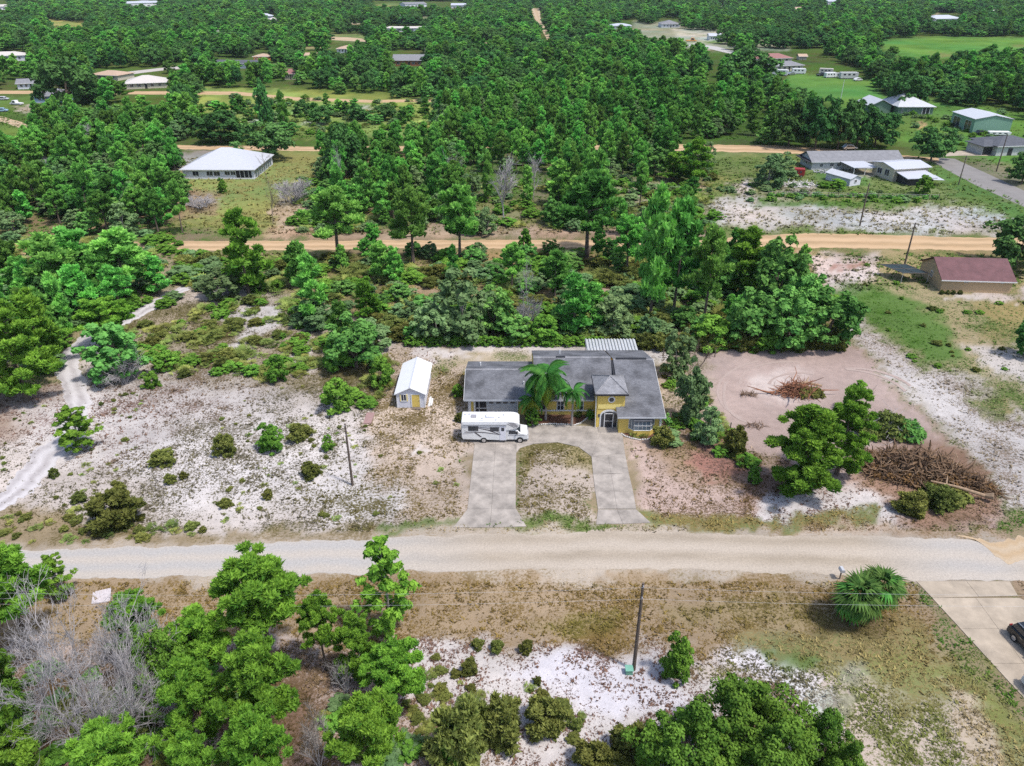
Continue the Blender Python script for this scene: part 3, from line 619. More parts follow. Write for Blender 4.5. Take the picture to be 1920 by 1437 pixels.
PROTO = {}    # key -> list of (crown mesh, trunk mesh)
def make_protos():
    def add(key, crown, trunk): PROTO.setdefault(key, []).append((crown, trunk))
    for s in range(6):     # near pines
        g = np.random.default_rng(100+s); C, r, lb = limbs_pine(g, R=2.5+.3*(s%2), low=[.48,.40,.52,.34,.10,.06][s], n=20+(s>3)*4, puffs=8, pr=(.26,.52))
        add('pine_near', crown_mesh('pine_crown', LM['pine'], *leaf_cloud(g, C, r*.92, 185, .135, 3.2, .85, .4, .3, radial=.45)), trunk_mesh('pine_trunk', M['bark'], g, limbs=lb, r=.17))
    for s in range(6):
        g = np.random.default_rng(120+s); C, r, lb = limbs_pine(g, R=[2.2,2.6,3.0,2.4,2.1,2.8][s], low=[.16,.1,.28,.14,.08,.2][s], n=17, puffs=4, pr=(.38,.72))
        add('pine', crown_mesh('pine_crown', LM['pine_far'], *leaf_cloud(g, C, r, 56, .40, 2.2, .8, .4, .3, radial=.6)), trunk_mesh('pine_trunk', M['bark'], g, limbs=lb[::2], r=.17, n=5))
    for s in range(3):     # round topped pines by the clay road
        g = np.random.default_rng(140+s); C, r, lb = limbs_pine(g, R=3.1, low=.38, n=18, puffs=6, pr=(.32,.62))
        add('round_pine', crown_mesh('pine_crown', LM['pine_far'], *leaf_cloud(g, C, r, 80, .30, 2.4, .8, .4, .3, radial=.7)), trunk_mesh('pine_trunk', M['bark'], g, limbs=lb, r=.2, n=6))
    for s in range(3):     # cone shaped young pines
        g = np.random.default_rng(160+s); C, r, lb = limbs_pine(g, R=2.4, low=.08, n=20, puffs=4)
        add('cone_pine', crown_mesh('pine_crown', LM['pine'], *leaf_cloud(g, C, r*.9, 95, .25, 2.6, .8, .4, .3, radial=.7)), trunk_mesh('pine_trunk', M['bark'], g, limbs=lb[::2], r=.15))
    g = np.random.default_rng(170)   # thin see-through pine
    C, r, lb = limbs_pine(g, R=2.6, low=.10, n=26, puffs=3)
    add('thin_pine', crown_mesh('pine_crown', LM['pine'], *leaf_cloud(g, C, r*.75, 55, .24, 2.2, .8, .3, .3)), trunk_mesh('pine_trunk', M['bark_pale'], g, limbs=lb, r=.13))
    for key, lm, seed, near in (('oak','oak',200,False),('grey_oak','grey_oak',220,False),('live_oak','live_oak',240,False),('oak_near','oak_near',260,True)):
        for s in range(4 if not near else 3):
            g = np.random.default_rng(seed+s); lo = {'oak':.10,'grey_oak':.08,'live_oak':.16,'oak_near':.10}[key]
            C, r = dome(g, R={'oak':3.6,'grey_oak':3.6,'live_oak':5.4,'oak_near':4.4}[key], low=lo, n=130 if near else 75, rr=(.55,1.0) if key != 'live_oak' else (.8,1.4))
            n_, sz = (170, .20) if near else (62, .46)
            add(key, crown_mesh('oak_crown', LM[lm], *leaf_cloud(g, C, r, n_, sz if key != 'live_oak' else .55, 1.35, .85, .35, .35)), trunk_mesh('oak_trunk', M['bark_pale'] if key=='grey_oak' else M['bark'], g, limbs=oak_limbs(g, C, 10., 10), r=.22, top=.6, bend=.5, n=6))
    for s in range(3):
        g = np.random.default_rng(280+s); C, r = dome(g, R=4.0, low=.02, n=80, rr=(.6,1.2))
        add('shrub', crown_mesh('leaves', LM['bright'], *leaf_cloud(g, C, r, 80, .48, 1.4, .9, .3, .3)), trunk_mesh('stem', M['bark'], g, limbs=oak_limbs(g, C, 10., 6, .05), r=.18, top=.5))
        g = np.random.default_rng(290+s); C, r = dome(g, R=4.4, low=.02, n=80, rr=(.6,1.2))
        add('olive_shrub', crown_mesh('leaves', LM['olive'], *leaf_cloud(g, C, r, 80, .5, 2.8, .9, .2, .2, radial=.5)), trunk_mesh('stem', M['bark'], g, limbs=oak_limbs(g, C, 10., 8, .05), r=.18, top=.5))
    for s in range(3):     # saw palmetto clumps: fans on short stalks (unit: 10 m tall scaled down)
        g = np.random.default_rng(300+s); V = []; T = []
        for i in range(34):
            a = g.random()*6.283; e = g.uniform(.15,1.3); L = g.uniform(5,9); off = np.array((g.normal()*2.2, g.normal()*2.2, 0))
            d = np.array((math.cos(a)*math.cos(e), math.sin(a)*math.cos(e), math.sin(e))); c = off + d*L*.55
            side = np.cross(d, (0,0,1)); side /= np.linalg.norm(side)+1e-6; up = np.cross(side, d); tt = .2+.6*g.random()
            for k in range(7):
                b = (k-3)*.42; q = d*math.cos(b)+side*math.sin(b); q2 = d*math.cos(b+.16)+side*math.sin(b+.16); q3 = d*math.cos(b-.16)+side*math.sin(b-.16)
                ln = L*.55*g.uniform(.8,1.05); V += [c, c+q3*ln*.6+up*.15, c+q*ln-up*ln*.12, c+q2*ln*.6+up*.15]; T += [tt+.25*g.random()]*4
        V = np.array(V); V[:,2] = np.maximum(V[:,2], .05); F = np.arange(len(V)).reshape(-1,4)
        add('palmetto', crown_mesh('fronds', LM['palmetto'], V, F, np.array(T)), None)
make_protos()

def dead_mesh(name, seed, mat_, H=10., R=5., levels=4, spread=1.0, r0=.18, kids=(5,6,6,5), multi=1, droop=0.0, nseg=3):
    g = random.Random(seed); mb = MB()
    def grow(p, d, L, r, lv):
        q = p + d*L*.5 + Vector((g.gauss(0,.06),g.gauss(0,.06),g.gauss(0,.06)))*L; d2 = (d + Vector((g.gauss(0,.22),g.gauss(0,.22),g.gauss(0,.16)-droop*.3))).normalized(); e = q + d2*L*.5
        e.z = max(e.z, .05)
        mb.tube([p, q, e], [r, r*.75, r*.45], 5 if lv == 0 else 3, cap=False)
        if lv < levels:
            for i in range(kids[min(lv, len(kids)-1)]):
                t = g.uniform(.3, 1.0); s = p.lerp(q, t*2) if t < .5 else q.lerp(e, t*2-1)
                nd = (d2*.7 + Vector((g.gauss(0,.6)*spread, g.gauss(0,.6)*spread, g.gauss(.15,.35)-droop))).normalized()
                grow(s, nd, L*g.uniform(.42,.68), max(r*.5, .012), lv+1)
    for k in range(multi):
        a = 6.283*k/max(multi,1) + g.random(); tilt = .9 if multi > 1 else .12
        d = Vector((math.cos(a)*tilt*g.uniform(.5,1.2), math.sin(a)*tilt*g.uniform(.5,1.2), 1)).normalized()
        grow(Vector((d.x*.2, d.y*.2, 0)), d, H*(.5 if multi > 1 else .62), r0, 0)
    return mb.mesh(name, mat_)

# ------------------------------------------------------------------ placing plants
NAMES = {'pine':'pine_tree','pine_near':'pine_tree','round_pine':'pine_tree','cone_pine':'pine_tree','thin_pine':'pine_tree','oak':'oak_tree','oak_near':'oak_tree','grey_oak':'oak_tree','live_oak':'oak_tree','shrub':'shrub','olive_shrub':'shrub','palmetto':'palmetto_clump'}
CATS = {'pine_tree':'pine tree','oak_tree':'oak tree','shrub':'shrub','palmetto_clump':'palmetto'}
PR = {'pine':2.9,'pine_near':2.9,'round_pine':3.3,'cone_pine':2.5,'thin_pine':2.7,'oak':3.9,'oak_near':4.7,'grey_oak':3.9,'live_oak':6.0,'shrub':4.3,'olive_shrub':4.6,'palmetto':7.}
prng = random.Random(7)
def put(kind, loc, h, rad, label, group=None, var=None, rz=None):
    ps = PROTO[kind]; c, t = ps[(var if var is not None else prng.randrange(len(ps))) % len(ps)]
    nm = NAMES[kind]; s = rad/PR[kind]
    o = thing(nm, label, CATS[nm], (loc[0], loc[1], loc[2] if len(loc) > 2 else 0), rz if rz is not None else prng.random()*6.28, group, (s, s, h/10.))
    part('fronds' if kind == 'palmetto' else ('leaves' if 'shrub' in kind else 'crown'), c, o)
    if t: part('stem' if 'shrub' in kind else 'trunk', t, o)
    return o
def height_from_px(x, yb, yt):
    """height of a vertical thing whose base shows at row yb and top at row yt"""
    b = P(x, yb); c = yt - CY
    # cy + f*((H-z)CT - Y ST)/(Y CT + (H-z) ST) = yt
    a = b.y*(ST*FPX + c*CT)/(FPX*CT - c*ST)
    return CAM_H - a
def tree(kind, x, yb, yt, wpx, label, group=None, var=None):
    b = P(x, yb); h = height_from_px(x, yb, yt); s = FPX/(b.y*CT + (CAM_H-h*.6)*ST)
    return put(kind, b, h, wpx/2/s, label, group, var)
HAND = []   # (x, y base) of hand placed plants
def T(kind, x, yb, yt, w, label, **k): HAND.append((x, yb, w)); return tree(kind, x, yb, yt, w, label, **k)

# -- nearest corner and along the bottom edge
T('pine_near', 62, 1232, 1036, 190, 'dark green pine at the left edge, reaching over the pale road', var=0)
T('thin_pine', 118, 1120, 1040, 70, 'small thin pale green sapling beside the dark pine at the left edge, touching the road')
T('pine_near', 515, 1262, 1046, 205, 'tall bright pine standing clear just below the road, behind the bare grey tree', var=2)
T('pine_near', 612, 1255, 1115, 88, 'small bright pine leaning out to the right of the tallest pine below the road', var=1)
T('thin_pine', 733, 1196, 1008, 118, 'slender see-through conical pine on the grass verge below the road', var=0)
T('pine_near', 672, 1275, 1155, 100, 'bushy green pine just below the slender see-through pine', var=5)
T('pine_near', 750, 1340, 1212, 140, 'pine with flat wide branches at the edge of the white sand clearing', var=1)
T('pine_near', 400, 1440, 1240, 150, 'yellow green pine in front of the bare grey tree', var=3)
T('pine_near', 520, 1430, 1205, 175, 'broad dull green pine at bottom between the bare tree and the sand clearing', var=0)
T('pine_near', 705, 1500, 1315, 170, 'vivid green pine on the bottom edge beside the white sand', var=2)
T('pine_near', 35, 1500, 1310, 180, 'bushy pine filling the lower left corner', var=4)
T('pine_near', 235, 1530, 1378, 170, 'bright treetop on the bottom edge under the bare grey tree', var=1)
T('pine_near', 395, 1540, 1388, 130, 'small bright treetop on the bottom edge right of the bare grey tree', var=0)
T('pine_near', 510, 1530, 1345, 160, 'dense green treetop at the bottom beside grey bare branches', var=2)
T('oak_near', 22, 1352, 1185, 110, 'dark oak on the left edge below the roadside pine', var=0)
T('pine_near', 275, 1245, 1122, 130, 'green pine just behind the top of the bare grey tree', var=2)
T('pine_near', 400, 1300, 1150, 150, 'green pine between the bare grey tree and the tallest roadside pine', var=0)
T('oak_near', 330, 1340, 1180, 130, 'dull green oak tangled with the right side of the bare grey tree', var=1)
T('oak_near', 1385, 1440, 1280, 210, 'dark green oak with the highest dome by the white sand at the bottom', var=2)
T('oak_near', 1270, 1490, 1330, 200, 'dark oak on the bottom edge, left of the dome shaped oak', var=0)
T('oak_near', 1430, 1530, 1370, 190, 'dark oak on the bottom edge in front of the dome shaped oak', var=1)
T('oak_near', 1532, 1450, 1338, 110, 'small round dark oak at the right end of the bottom oak clump', var=0)
T('oak_near', 1560, 1520, 1400, 110, 'half hidden dark oak at the bottom edge right of the oak clump', var=2)
T('shrub', 1264, 1272, 1190, 58, 'bright upright bush beside the near utility pole', var=0)
T('olive_shrub', 870, 1430, 1320, 110, 'large olive bush at the bottom on white sand', var=1)
T('olive_shrub', 940, 1385, 1310, 90, 'brownish scrub bush on the white sand near the bottom', var=0)
T('olive_shrub', 1020, 1370, 1315, 80, 'low brown scrub on the white sand right of the large olive bush', var=2)
T('shrub', 850, 1430, 1360, 60, 'green bush growing among the olive scrub at the bottom', var=2)
T('olive_shrub', 1180, 1420, 1370, 90, 'brown scrub bush at the left foot of the bottom oak clump', var=1)
T('olive_shrub', 1110, 1450, 1400, 80, 'thin brown scrub at the bottom edge beside bare white sand', var=2)
T('olive_shrub', 896, 1215, 1200, 22, 'round tuft on white sand, left of the row of three', var=0)
T('olive_shrub', 930, 1220, 1202, 26, 'round tuft on white sand, middle of the row of three', var=1)
T('olive_shrub', 986, 1223, 1203, 26, 'round tuft on white sand, right of the row of three', var=2)
T('olive_shrub', 1008, 1282, 1270, 16, 'tiny dark tuft alone in the bare sand below the row of three', var=0)
T('olive_shrub', 882, 1260, 1238, 34, 'yellowish tuft on the sand left of the row of three', var=1)
T('olive_shrub', 1082, 1365, 1350, 26, 'small dark tuft beside the bare white patch near the bottom', var=1)

# -- left lot
T('pine_near', 52, 752, 560, 150, 'big bright pine on the left edge above the sand track', var=4)
T('pine_near', -8, 760, 600, 110, 'pine cut by the left frame edge next to the sand track', var=3)
T('cone_pine', 92, 700, 545, 90, 'pointed pine behind the big bright pine at the left edge', var=1)
T('oak', 222, 710, 600, 115, 'rounded oak standing in the bend of the sand track', var=1)
T('pine_near', 208, 655, 562, 120, 'flat topped light green pine over the sand track', var=1)
T('pine', 243, 562, 432, 125, 'large spreading pine over the sand track with its trunk showing', var=2)
T('pine', 120, 590, 440, 130, 'large dull pine left of the spreading pine', var=0)
T('pine', 160, 560, 430, 120, 'dull green pine just behind the track bend pines', var=5)
T('cone_pine', 467, 552, 392, 90, 'tall cone shaped dark pine beside the clay road', var=0)
T('thin_pine', 152, 842, 762, 90, 'small open pine sapling alone on the sand beside the track', var=0)
T('shrub', 508, 845, 795, 50, 'bright round bush alone on the white sand', var=0)
T('olive_shrub', 424, 852, 815, 40, 'olive bush left of the bright round bush', var=0)
T('shrub', 634, 768, 708, 62, 'bright bush at the top edge of the sandy yard', var=1)
T('olive_shrub', 214, 985, 925, 95, 'wide olive bush near the road on the left sand', var=2)
T('olive_shrub', 560, 822, 795, 44, 'yellowish bush up and right of the bright round bush', var=1)
T('shrub', 616, 845, 815, 22, 'narrow bush left of the leaning pole', var=2)
T('olive_shrub', 583, 895, 868, 34, 'yellow brown tuft below the narrow bush', var=0)
T('olive_shrub', 308, 870, 845, 44, 'low yellow brown tuft on the open white sand', var=0)
T('olive_shrub', 320, 905, 890, 24, 'small pale green tuft on the whitest sand', var=2)
T('olive_shrub', 345, 898, 885, 16, 'tiny green tuft beside the pale green one', var=1)
T('olive_shrub', 225, 930, 903, 32, 'flat brown tuft above the wide olive bush', var=1)
T('olive_shrub', 148, 940, 925, 28, 'yellowish tuft left of the wide olive bush', var=0)
T('olive_shrub', 103, 895, 878, 18, 'orange brown tuft beside the track', var=0)
T('olive_shrub', 503, 935, 918, 20, 'small dark tuft below the olive bush on open sand', var=2)
T('olive_shrub', 423, 950, 935, 22, 'lonely tuft on the lower white sand', var=0)
T('shrub', 312, 690, 655, 50, 'green bush right of the track bend oak', var=0)
T('shrub', 285, 725, 695, 34, 'small dark bush at the edge of the white sand', var=1)
T('shrub', 522, 715, 665, 40, 'bush in the palmetto patch above the bright round bush', var=2)
T('shrub', 640, 690, 620, 70, 'dark rounded bush near the back of the sandy yard', var=1)
T('oak', 668, 690, 590, 110, 'dark oak at the back edge of the sandy yard', var=0)
T('pine', 645, 665, 565, 60, 'slim pine rising over the yard oak', var=1)
T('grey_oak', 700, 660, 600, 80, 'grey green oak right of the yard oak', var=2)
T('shrub', 716, 725, 668, 46, 'sunlit bush left of the white shed', var=0)
T('pine', 588, 610, 478, 75, 'tall narrow pine behind the palmetto patch', var=4)
T('grey_oak', 590, 612, 560, 80, 'grey green oak at the foot of the tall narrow pine', var=0)
T('grey_oak', 420, 560, 500, 80, 'grey oak beside the far end of the sand track', var=1)

# -- row along the clay road and the belt behind the house
RG = 'round topped pines beside the clay road'
T('round_pine', 635, 492, 350, 118, 'widest round pine of the clay road row, standing farthest left', var=0)
T('round_pine', 775, 494, 352, 88, 'second round pine of the row beside the clay road', var=1)
T('round_pine', 862, 490, 348, 100, 'third round pine of the row, with the fullest crown', var=2)
T('round_pine', 1100, 482, 322, 135, 'wide pine with bare trunks over the clay road', var=0)
T('pine', 1218, 600, 350, 95, 'tallest pine, behind the yellow house with dark lower branches', var=0)
T('pine', 1262, 590, 375, 90, 'tall pine right beside the tallest one behind the house', var=2)
T('round_pine', 1175, 520, 405, 74, 'round pine overlapping the clay road left of the tallest pine', var=2)
T('pine', 1255, 500, 400, 60, 'green pine standing before the clay road behind the tallest pine', var=3)
T('round_pine', 960, 545, 455, 60, 'small round pine in the belt right below the lone sapling', var=0)
T('pine', 715, 530, 455, 56, 'slim bright pine between the first two round pines', var=5)
T('pine', 1040, 560, 470, 58, 'bright pine in the middle of the belt', var=2)
T('cone_pine', 690, 600, 520, 50, 'bright young pine in the belt above the white shed', var=1)
T('pine', 560, 540, 455, 58, 'light green pine beside the tall narrow one', var=0)
T('round_pine', 1318, 610, 425, 90, 'slender pine with a long bare trunk near the right end of the belt', var=1)
T('cone_pine', 1388, 560, 425, 90, 'bright pointed pine at the right end of the belt', var=2)
T('oak', 1450, 590, 440, 110, 'rounded oak at the right end of the belt by the clay road', var=0)
T('oak', 1375, 560, 470, 80, 'oak under the bright pointed pine', var=3)
T('oak', 1545, 652, 535, 110, 'oak at the far right tip of the belt, beside white sand', var=2)
T('oak', 1475, 655, 530, 110, 'dense oak near the right tip of the belt', var=1)
T('oak', 1400, 650, 540, 100, 'oak in the belt above the cleared lot', var=0)
T('shrub', 1330, 650, 590, 80, 'yellow green bush in the belt above the cleared lot', var=1)
T('shrub', 1425, 655, 610, 70, 'light green bush right behind the cleared lot', var=0)
T('oak', 1500, 620, 500, 90, 'tall oak at the right end of the belt', var=3)
T('grey_oak', 870, 632, 500, 120, 'large grey green oak behind the middle of the house', var=0)
T('grey_oak', 820, 640, 560, 80, 'low grey oak left of the large grey green oak', var=1)
T('oak', 925, 625, 530, 80, 'dark green oak right of the large grey green oak', var=2)
T('pine', 1075, 632, 515, 85, 'bright green pine right behind the house ridge', var=4)
T('grey_oak', 1150, 625, 545, 80, 'pale grey oak behind the metal awning', var=3)
T('pine', 1110, 620, 530, 60, 'small bright pine left of the pale grey oak', var=1)
T('oak', 965, 640, 590, 70, 'dark low oak touching the hedge behind the house', var=0)
T('shrub', 1020, 640, 590, 60, 'green bush behind the house ridge', var=2)
T('shrub', 985, 480, 428, 28, 'bright sapling standing alone beside the clay road', var=0)
T('shrub', 1050, 480, 462, 26, 'small bright shrub at the clay road edge', var=1)

T('cone_pine', 1302, 348, 258, 66, 'tall bright dense tree at the left end of the open field', var=0)
T('cone_pine', 1262, 340, 285, 52, 'smaller bright dense tree left of the open field', var=1)
T('oak', 1225, 330, 272, 60, 'rounded light green oak near the open field', var=2)
T('pine', 1048, 385, 300, 62, 'full green pine right of the dead trees', var=4)
T('pine', 1120, 380, 282, 62, 'leafy pine near the middle of the pine wood edge', var=1)
T('live_oak', 650, 340, 232, 95, 'dark tall tree at the left end of the pine wood', var=2)
# -- around the house and the cleared lot
T('grey_oak', 1290, 790, 672, 66, 'grey green oak to the right of the yellow house', var=1)
T('grey_oak', 1265, 705, 612, 58, 'pale thin oak at the back corner of the yellow house', var=3)
T('grey_oak', 1325, 830, 762, 54, 'scrubby oak on the fence line right of the house', var=0)
T('oak', 1247, 800, 775, 24, 'dark shrub tree at the right corner of the house', var=0)
T('olive_shrub', 1238, 835, 798, 42, 'dark bush by the bay window corner', var=2)
T('olive_shrub', 1375, 850, 800, 44, 'olive bush on the edge of the cleared lot', var=0)
T('shrub', 1414, 905, 875, 26, 'small dark green bush left of the bright pine pair', var=0)
T('pine_near', 1495, 925, 762, 168, 'left and wider tree of the bright pine pair by the cleared lot', var=4)
T('pine_near', 1568, 890, 728, 118, 'right and darker tree of the bright pine pair by the cleared lot', var=5)
T('pine_near', 1495, 922, 870, 60, 'low bright pine bough at the foot of the pine pair', var=5)
T('thin_pine', 1600, 770, 712, 42, 'thin leaning sapling behind the bright pine pair', var=0)
T('olive_shrub', 1710, 960, 925, 60, 'olive bush at the foot of the root pile', var=1)
T('olive_shrub', 1762, 950, 915, 60, 'olive brown bush in front of the root pile', var=0)
# right field and its edges
T('live_oak', 1900, 500, 408, 130, 'dark round oak behind the maroon roofed building', var=0)
T('oak', 1925, 670, 590, 60, 'dark small oak cut by the right frame edge', var=2)
T('live_oak', 1745, 303, 238, 85, 'dark oak at the bend of the paved road', var=1)
T('live_oak', 1915, 345, 285, 60, 'dark bush at the right edge by the grey house', var=2)
T('grey_oak', 1440, 350, 290, 60, 'grey green oak left of the red junk trailer', var=2)
T('grey_oak', 1460, 335, 285, 60, 'second grey green oak left of the long grey house', var=0)
T('shrub', 1728, 365, 328, 32, 'small round tree below the barn lean-to', var=0)
T('shrub', 1570, 352, 335, 34, 'bright bush left of the little grey shed', var=1)
T('shrub', 1545, 352, 340, 24, 'low bush at the fence near the little grey shed', var=2)
T('shrub', 1640, 310, 290, 24, 'small grey bush beside the white patio roof', var=0)
for i, (x, h) in enumerate(((1765,8),(1776,8),(1786,8),(1799,8))): T('olive_shrub', x, 552, 552-h, 9, 'tiny dark bush in front of the tan building', group='bushes in a row by the tan wall', var=i)
# around the white roofed house
T('live_oak', 505, 300, 228, 105, 'wide dark oak behind the white roofed house', var=1)
T('live_oak', 415, 268, 208, 110, 'dark oak thicket across the sand road from the white roofed house', var=2)
T('shrub', 418, 362, 334, 18, 'small dark bush on the lawn of the white roofed house', var=0)
T('shrub', 340, 310, 294, 18, 'small bush by the driveway of the white roofed house', var=2)
T('live_oak', 500, 245, 150, 34, 'tall slim dark tree in the far clearing', var=0)
T('pine', 497, 232, 160, 34, 'dark pine standing in the far clearing', var=3)
T('pine', 535, 250, 170, 26, 'ivy covered slim tree in the far clearing', var=4)
T('live_oak', 130, 200, 100, 110, 'broad pale topped tree beside the tan roofed house', var=3)
T('live_oak', 1400, 170, 92, 110, 'massive dark oak left of the red roofed house', var=0)
T('live_oak', 1690, 205, 125, 90, 'bright topped oak behind the green house', var=3)
for i, (x, yb, yt, w) in enumerate(((1478,276,190,80),(1528,280,180,80),(1570,280,185,80),(1640,276,200,90),(1605,278,190,70))):
    T('live_oak', x, yb, yt, w, ['dark oak at the left of the row behind the long grey house','second dark oak behind the long grey house','third dark oak behind the long grey house','dark oak at the right end of the row behind the long grey house','slimmer dark oak in the middle of the row behind the long grey house'][i], group='dark oaks behind the long grey house', var=i)
# hedge strip behind the house (a clipped line of low shrubs)
for i in range(26):
    x = 770 + i*14; T('shrub', x, 648 - (i % 3), 630, 24, 'low shrub in the hedge line right behind the yellow house', group='hedge shrubs behind the house')
for i in range(15):
    x = 1205 + i*26; T('olive_shrub', x, 652 + (i % 3)*2, 625, 38, 'yellow brown scrub along the back of the cleared lot', group='scrub behind the cleared lot')

# dead and bare trees
def dead(x, yb, yt, wpx, label, seed, cat='dead tree', mat_='dead_grey', **k):
    b = P(x, yb); h = height_from_px(x, yb, yt); s = FPX/(b.y*CT + (CAM_H-h*.5)*ST)
    o = thing('dead_tree', label, cat, b, prng.random()*6, None, (1,1,1))
    HAND.append((x, yb, wpx*.8)); me = dead_mesh('branches', seed, M[mat_], **k)
    vs = np.empty(len(me.vertices)*3, np.float32); me.vertices.foreach_get('co', vs); vs = vs.reshape(-1,3)
    r = np.percentile(np.hypot(vs[:,0], vs[:,1]), 97); zz = np.percentile(vs[:,2], 99.5); part('branches', me, o)
    o.scale = (wpx/2/s/r, wpx/2/s/r, h/zz); return o
dead(215, 1400, 1160, 330, 'big leafless grey tree with a wide tangle of branches near the bottom left', 5, levels=4, kids=(7,6,5,4), multi=7, spread=.9, r0=.10)
dead(195, 1250, 1165, 150, 'pale bare crown behind the big leafless tree', 8, levels=4, kids=(5,5,4,3), multi=4, r0=.08)
dead(600, 1440, 1330, 90, 'bare brown grey tree beside the vivid green pine at the bottom', 6, levels=3, kids=(7,6,5), multi=4, mat_='bark_pale')
dead(650, 1300, 1230, 60, 'small leafless bush on sand between the pines', 9, levels=3, kids=(6,6,4), multi=4)
dead(380, 1440, 1340, 110, 'bare branches behind the yellow green pine at the bottom', 10, levels=3, kids=(7,6,4), multi=4, mat_='bark_pale')
dead(945, 420, 290, 66, 'tallest bleached dead tree in the middle of the woods', 11, levels=3, kids=(12,6,5), spread=.9)
dead(848, 372, 285, 50, 'grey dead tree with a drooping crown left of the bleached one', 12, levels=3, kids=(12,7,5), droop=.3)
dead(1000, 375, 290, 44, 'dead tree right of the bleached one', 13, levels=3, kids=(11,7,5), droop=.2)
dead(512, 420, 330, 34, 'slim bare tree in front of the white roofed house', 14, levels=3, kids=(8,4,4), mat_='wood_grey')
dead(500, 335, 285, 30, 'bare black forked tree overlapping the white metal roof', 15, levels=2, kids=(6,5), mat_='wood_grey')
dead(553, 382, 338, 72, 'rounded grey brush mound on the lawn right of the white roofed house', 16, levels=3, kids=(7,8,6), multi=8, cat='brush pile')
dead(375, 392, 368, 80, 'flat grey brush pile on the lawn below the white roofed house', 17, levels=3, kids=(6,6,4), multi=9, cat='brush pile')
dead(160, 290, 232, 40, 'grey dead pine in the left woods', 18, levels=3, kids=(12,8,5))
dead(100, 345, 290, 26, 'bare pale snag in the left woods', 19, levels=2, kids=(9,5))
dead(1078, 262, 212, 12, 'thin white snag in the middle woods', 20, levels=2, kids=(5,3))
dead(1205, 750, 690, 10, 'thin snag', 21, levels=1) if False else None
dead(990, 620, 555, 60, 'grey leafless bush behind the middle of the yellow house', 22, levels=3, kids=(7,7,5), multi=6)
dead(990, 580, 480, 34, 'slim bare grey tree in the belt behind the house', 23, levels=3, kids=(9,5,4))
dead(640, 380, 270, 26, 'thin bare snag among the dark pines left of the dead trees', 24, levels=3, kids=(9,5,3))
dead(860, 205, 165, 18, 'white bare snag in the far woods', 25, levels=2, kids=(7,4))
dead(236, 720, 660, 80, 'grey fallen branches under the track bend oak', 26, levels=3, kids=(7,6,4), multi=6, cat='brush pile')
dead(1310, 690, 640, 50, 'bare twisted branches at the back right corner of the yard', 27, levels=3, kids=(6,5,4), multi=2, mat_='bark')
dead(1622, 760, 720, 34, 'thin bare sapling behind the bright pine pair', 28, levels=2, kids=(7,5), mat_='bark')
dead(20, 730, 640, 60, 'grey bare twigs at the left edge under the big bright pine', 29, levels=3, kids=(7,5,4))

# ------------------------------------------------------------------ woods: regions in photo pixels
# keep = clearings that must stay open (roads, lawns, houses)
KEEP = [
 [(-400,960),(2400,960),(2400,1100),(-400,1100)], [(-400,690),(200,690),(330,640),(560,700),(880,640),(1240,655),(1600,655),(2400,560),(2400,1000),(-400,1000)],
 [(-900,445),(2400,440),(2400,480),(-900,484)],
 [(325,268),(600,268),(600,286),(325,284)], [(1255,268),(1340,268),(1500,272),(1500,290),(1340,286),(1255,284)],
 [(330,280),(600,280),(590,440),(340,415)], [(1335,284),(2400,284),(2400,680),(1600,640),(1500,470),(1335,440)],
 [(370,166),(720,176),(820,192),(820,240),(600,262),(440,250),(360,215)],
 [(1570,178),(1765,182),(1790,222),(2400,246),(2400,330),(1640,330),(1570,300),(1590,240)], [(1785,205),(1900,205),(1900,256),(1785,256)], [(1486,135),(1640,150),(1655,185),(1540,195),(1480,165)],
 [(1648,75),(1760,70),(2100,70),(2100,92),(1880,95),(1740,108),(1665,98)],
 [(-60,176),(60,160),(130,165),(130,192),(70,200),(60,250),(-60,262)], [(210,142),(318,142),(318,168),(215,166)], [(165,130),(235,130),(240,150),(165,146)], [(240,132),(372,118),(372,130),(240,146)],
 [(-60,98),(55,98),(55,115),(-60,118)], [(728,96),(800,96),(800,124),(728,124)],
 [(1408,92),(1520,92),(1620,140),(1620,158),(1480,158),(1408,128)],
 [(1195,44),(1345,62),(1350,90),(1290,90),(1190,62)], [(1300,82),(1348,85),(1392,105),(1370,118)], [(1320,125),(1345,125),(1345,165),(1320,165)],
 [(985,10),(1016,14),(1042,86),(1020,86)], [(612,64),(695,68),(700,80),(612,78)], [(80,36),(168,44),(165,58),(90,50)],
 [(622,80),(668,80),(668,100),(622,100)], [(474,94),(506,94),(506,116),(474,116)], [(532,128),(560,128),(560,150),(532,150)], [(570,96),(594,96),(594,114),(570,114)],
 [(720,48),(800,50),(800,60),(720,60)], [(1740,24),(1805,26),(1805,40),(1740,40)], [(1140,42),(1188,42),(1188,56),(1140,56)], [(1230,35),(1280,35),(1280,54),(1230,54)],
 [(236,0),(302,0),(302,14),(236,14)], [(395,108),(480,112),(480,128),(395,126)], [(690,2),(880,4),(880,14),(690,14)], [(-20,0),(24,0),(24,20),(-20,20)],[(1325,62),(1352,62),(1352,80),(1325,80)],
 [(1545,0),(1572,0),(1572,12),(1545,12)],[(1482,12),(1502,12),(1502,22),(1482,22)],[(495,28),(524,28),(524,42),(495,42)],[(1170,38),(1200,38),(1200,46),(1170,46)],[(1715,50),(1745,50),(1745,60),(1715,60)],
 [(250,610),(330,540),(400,480),(410,505),(330,570),(290,610)],
]
KEEP += FARGAPS
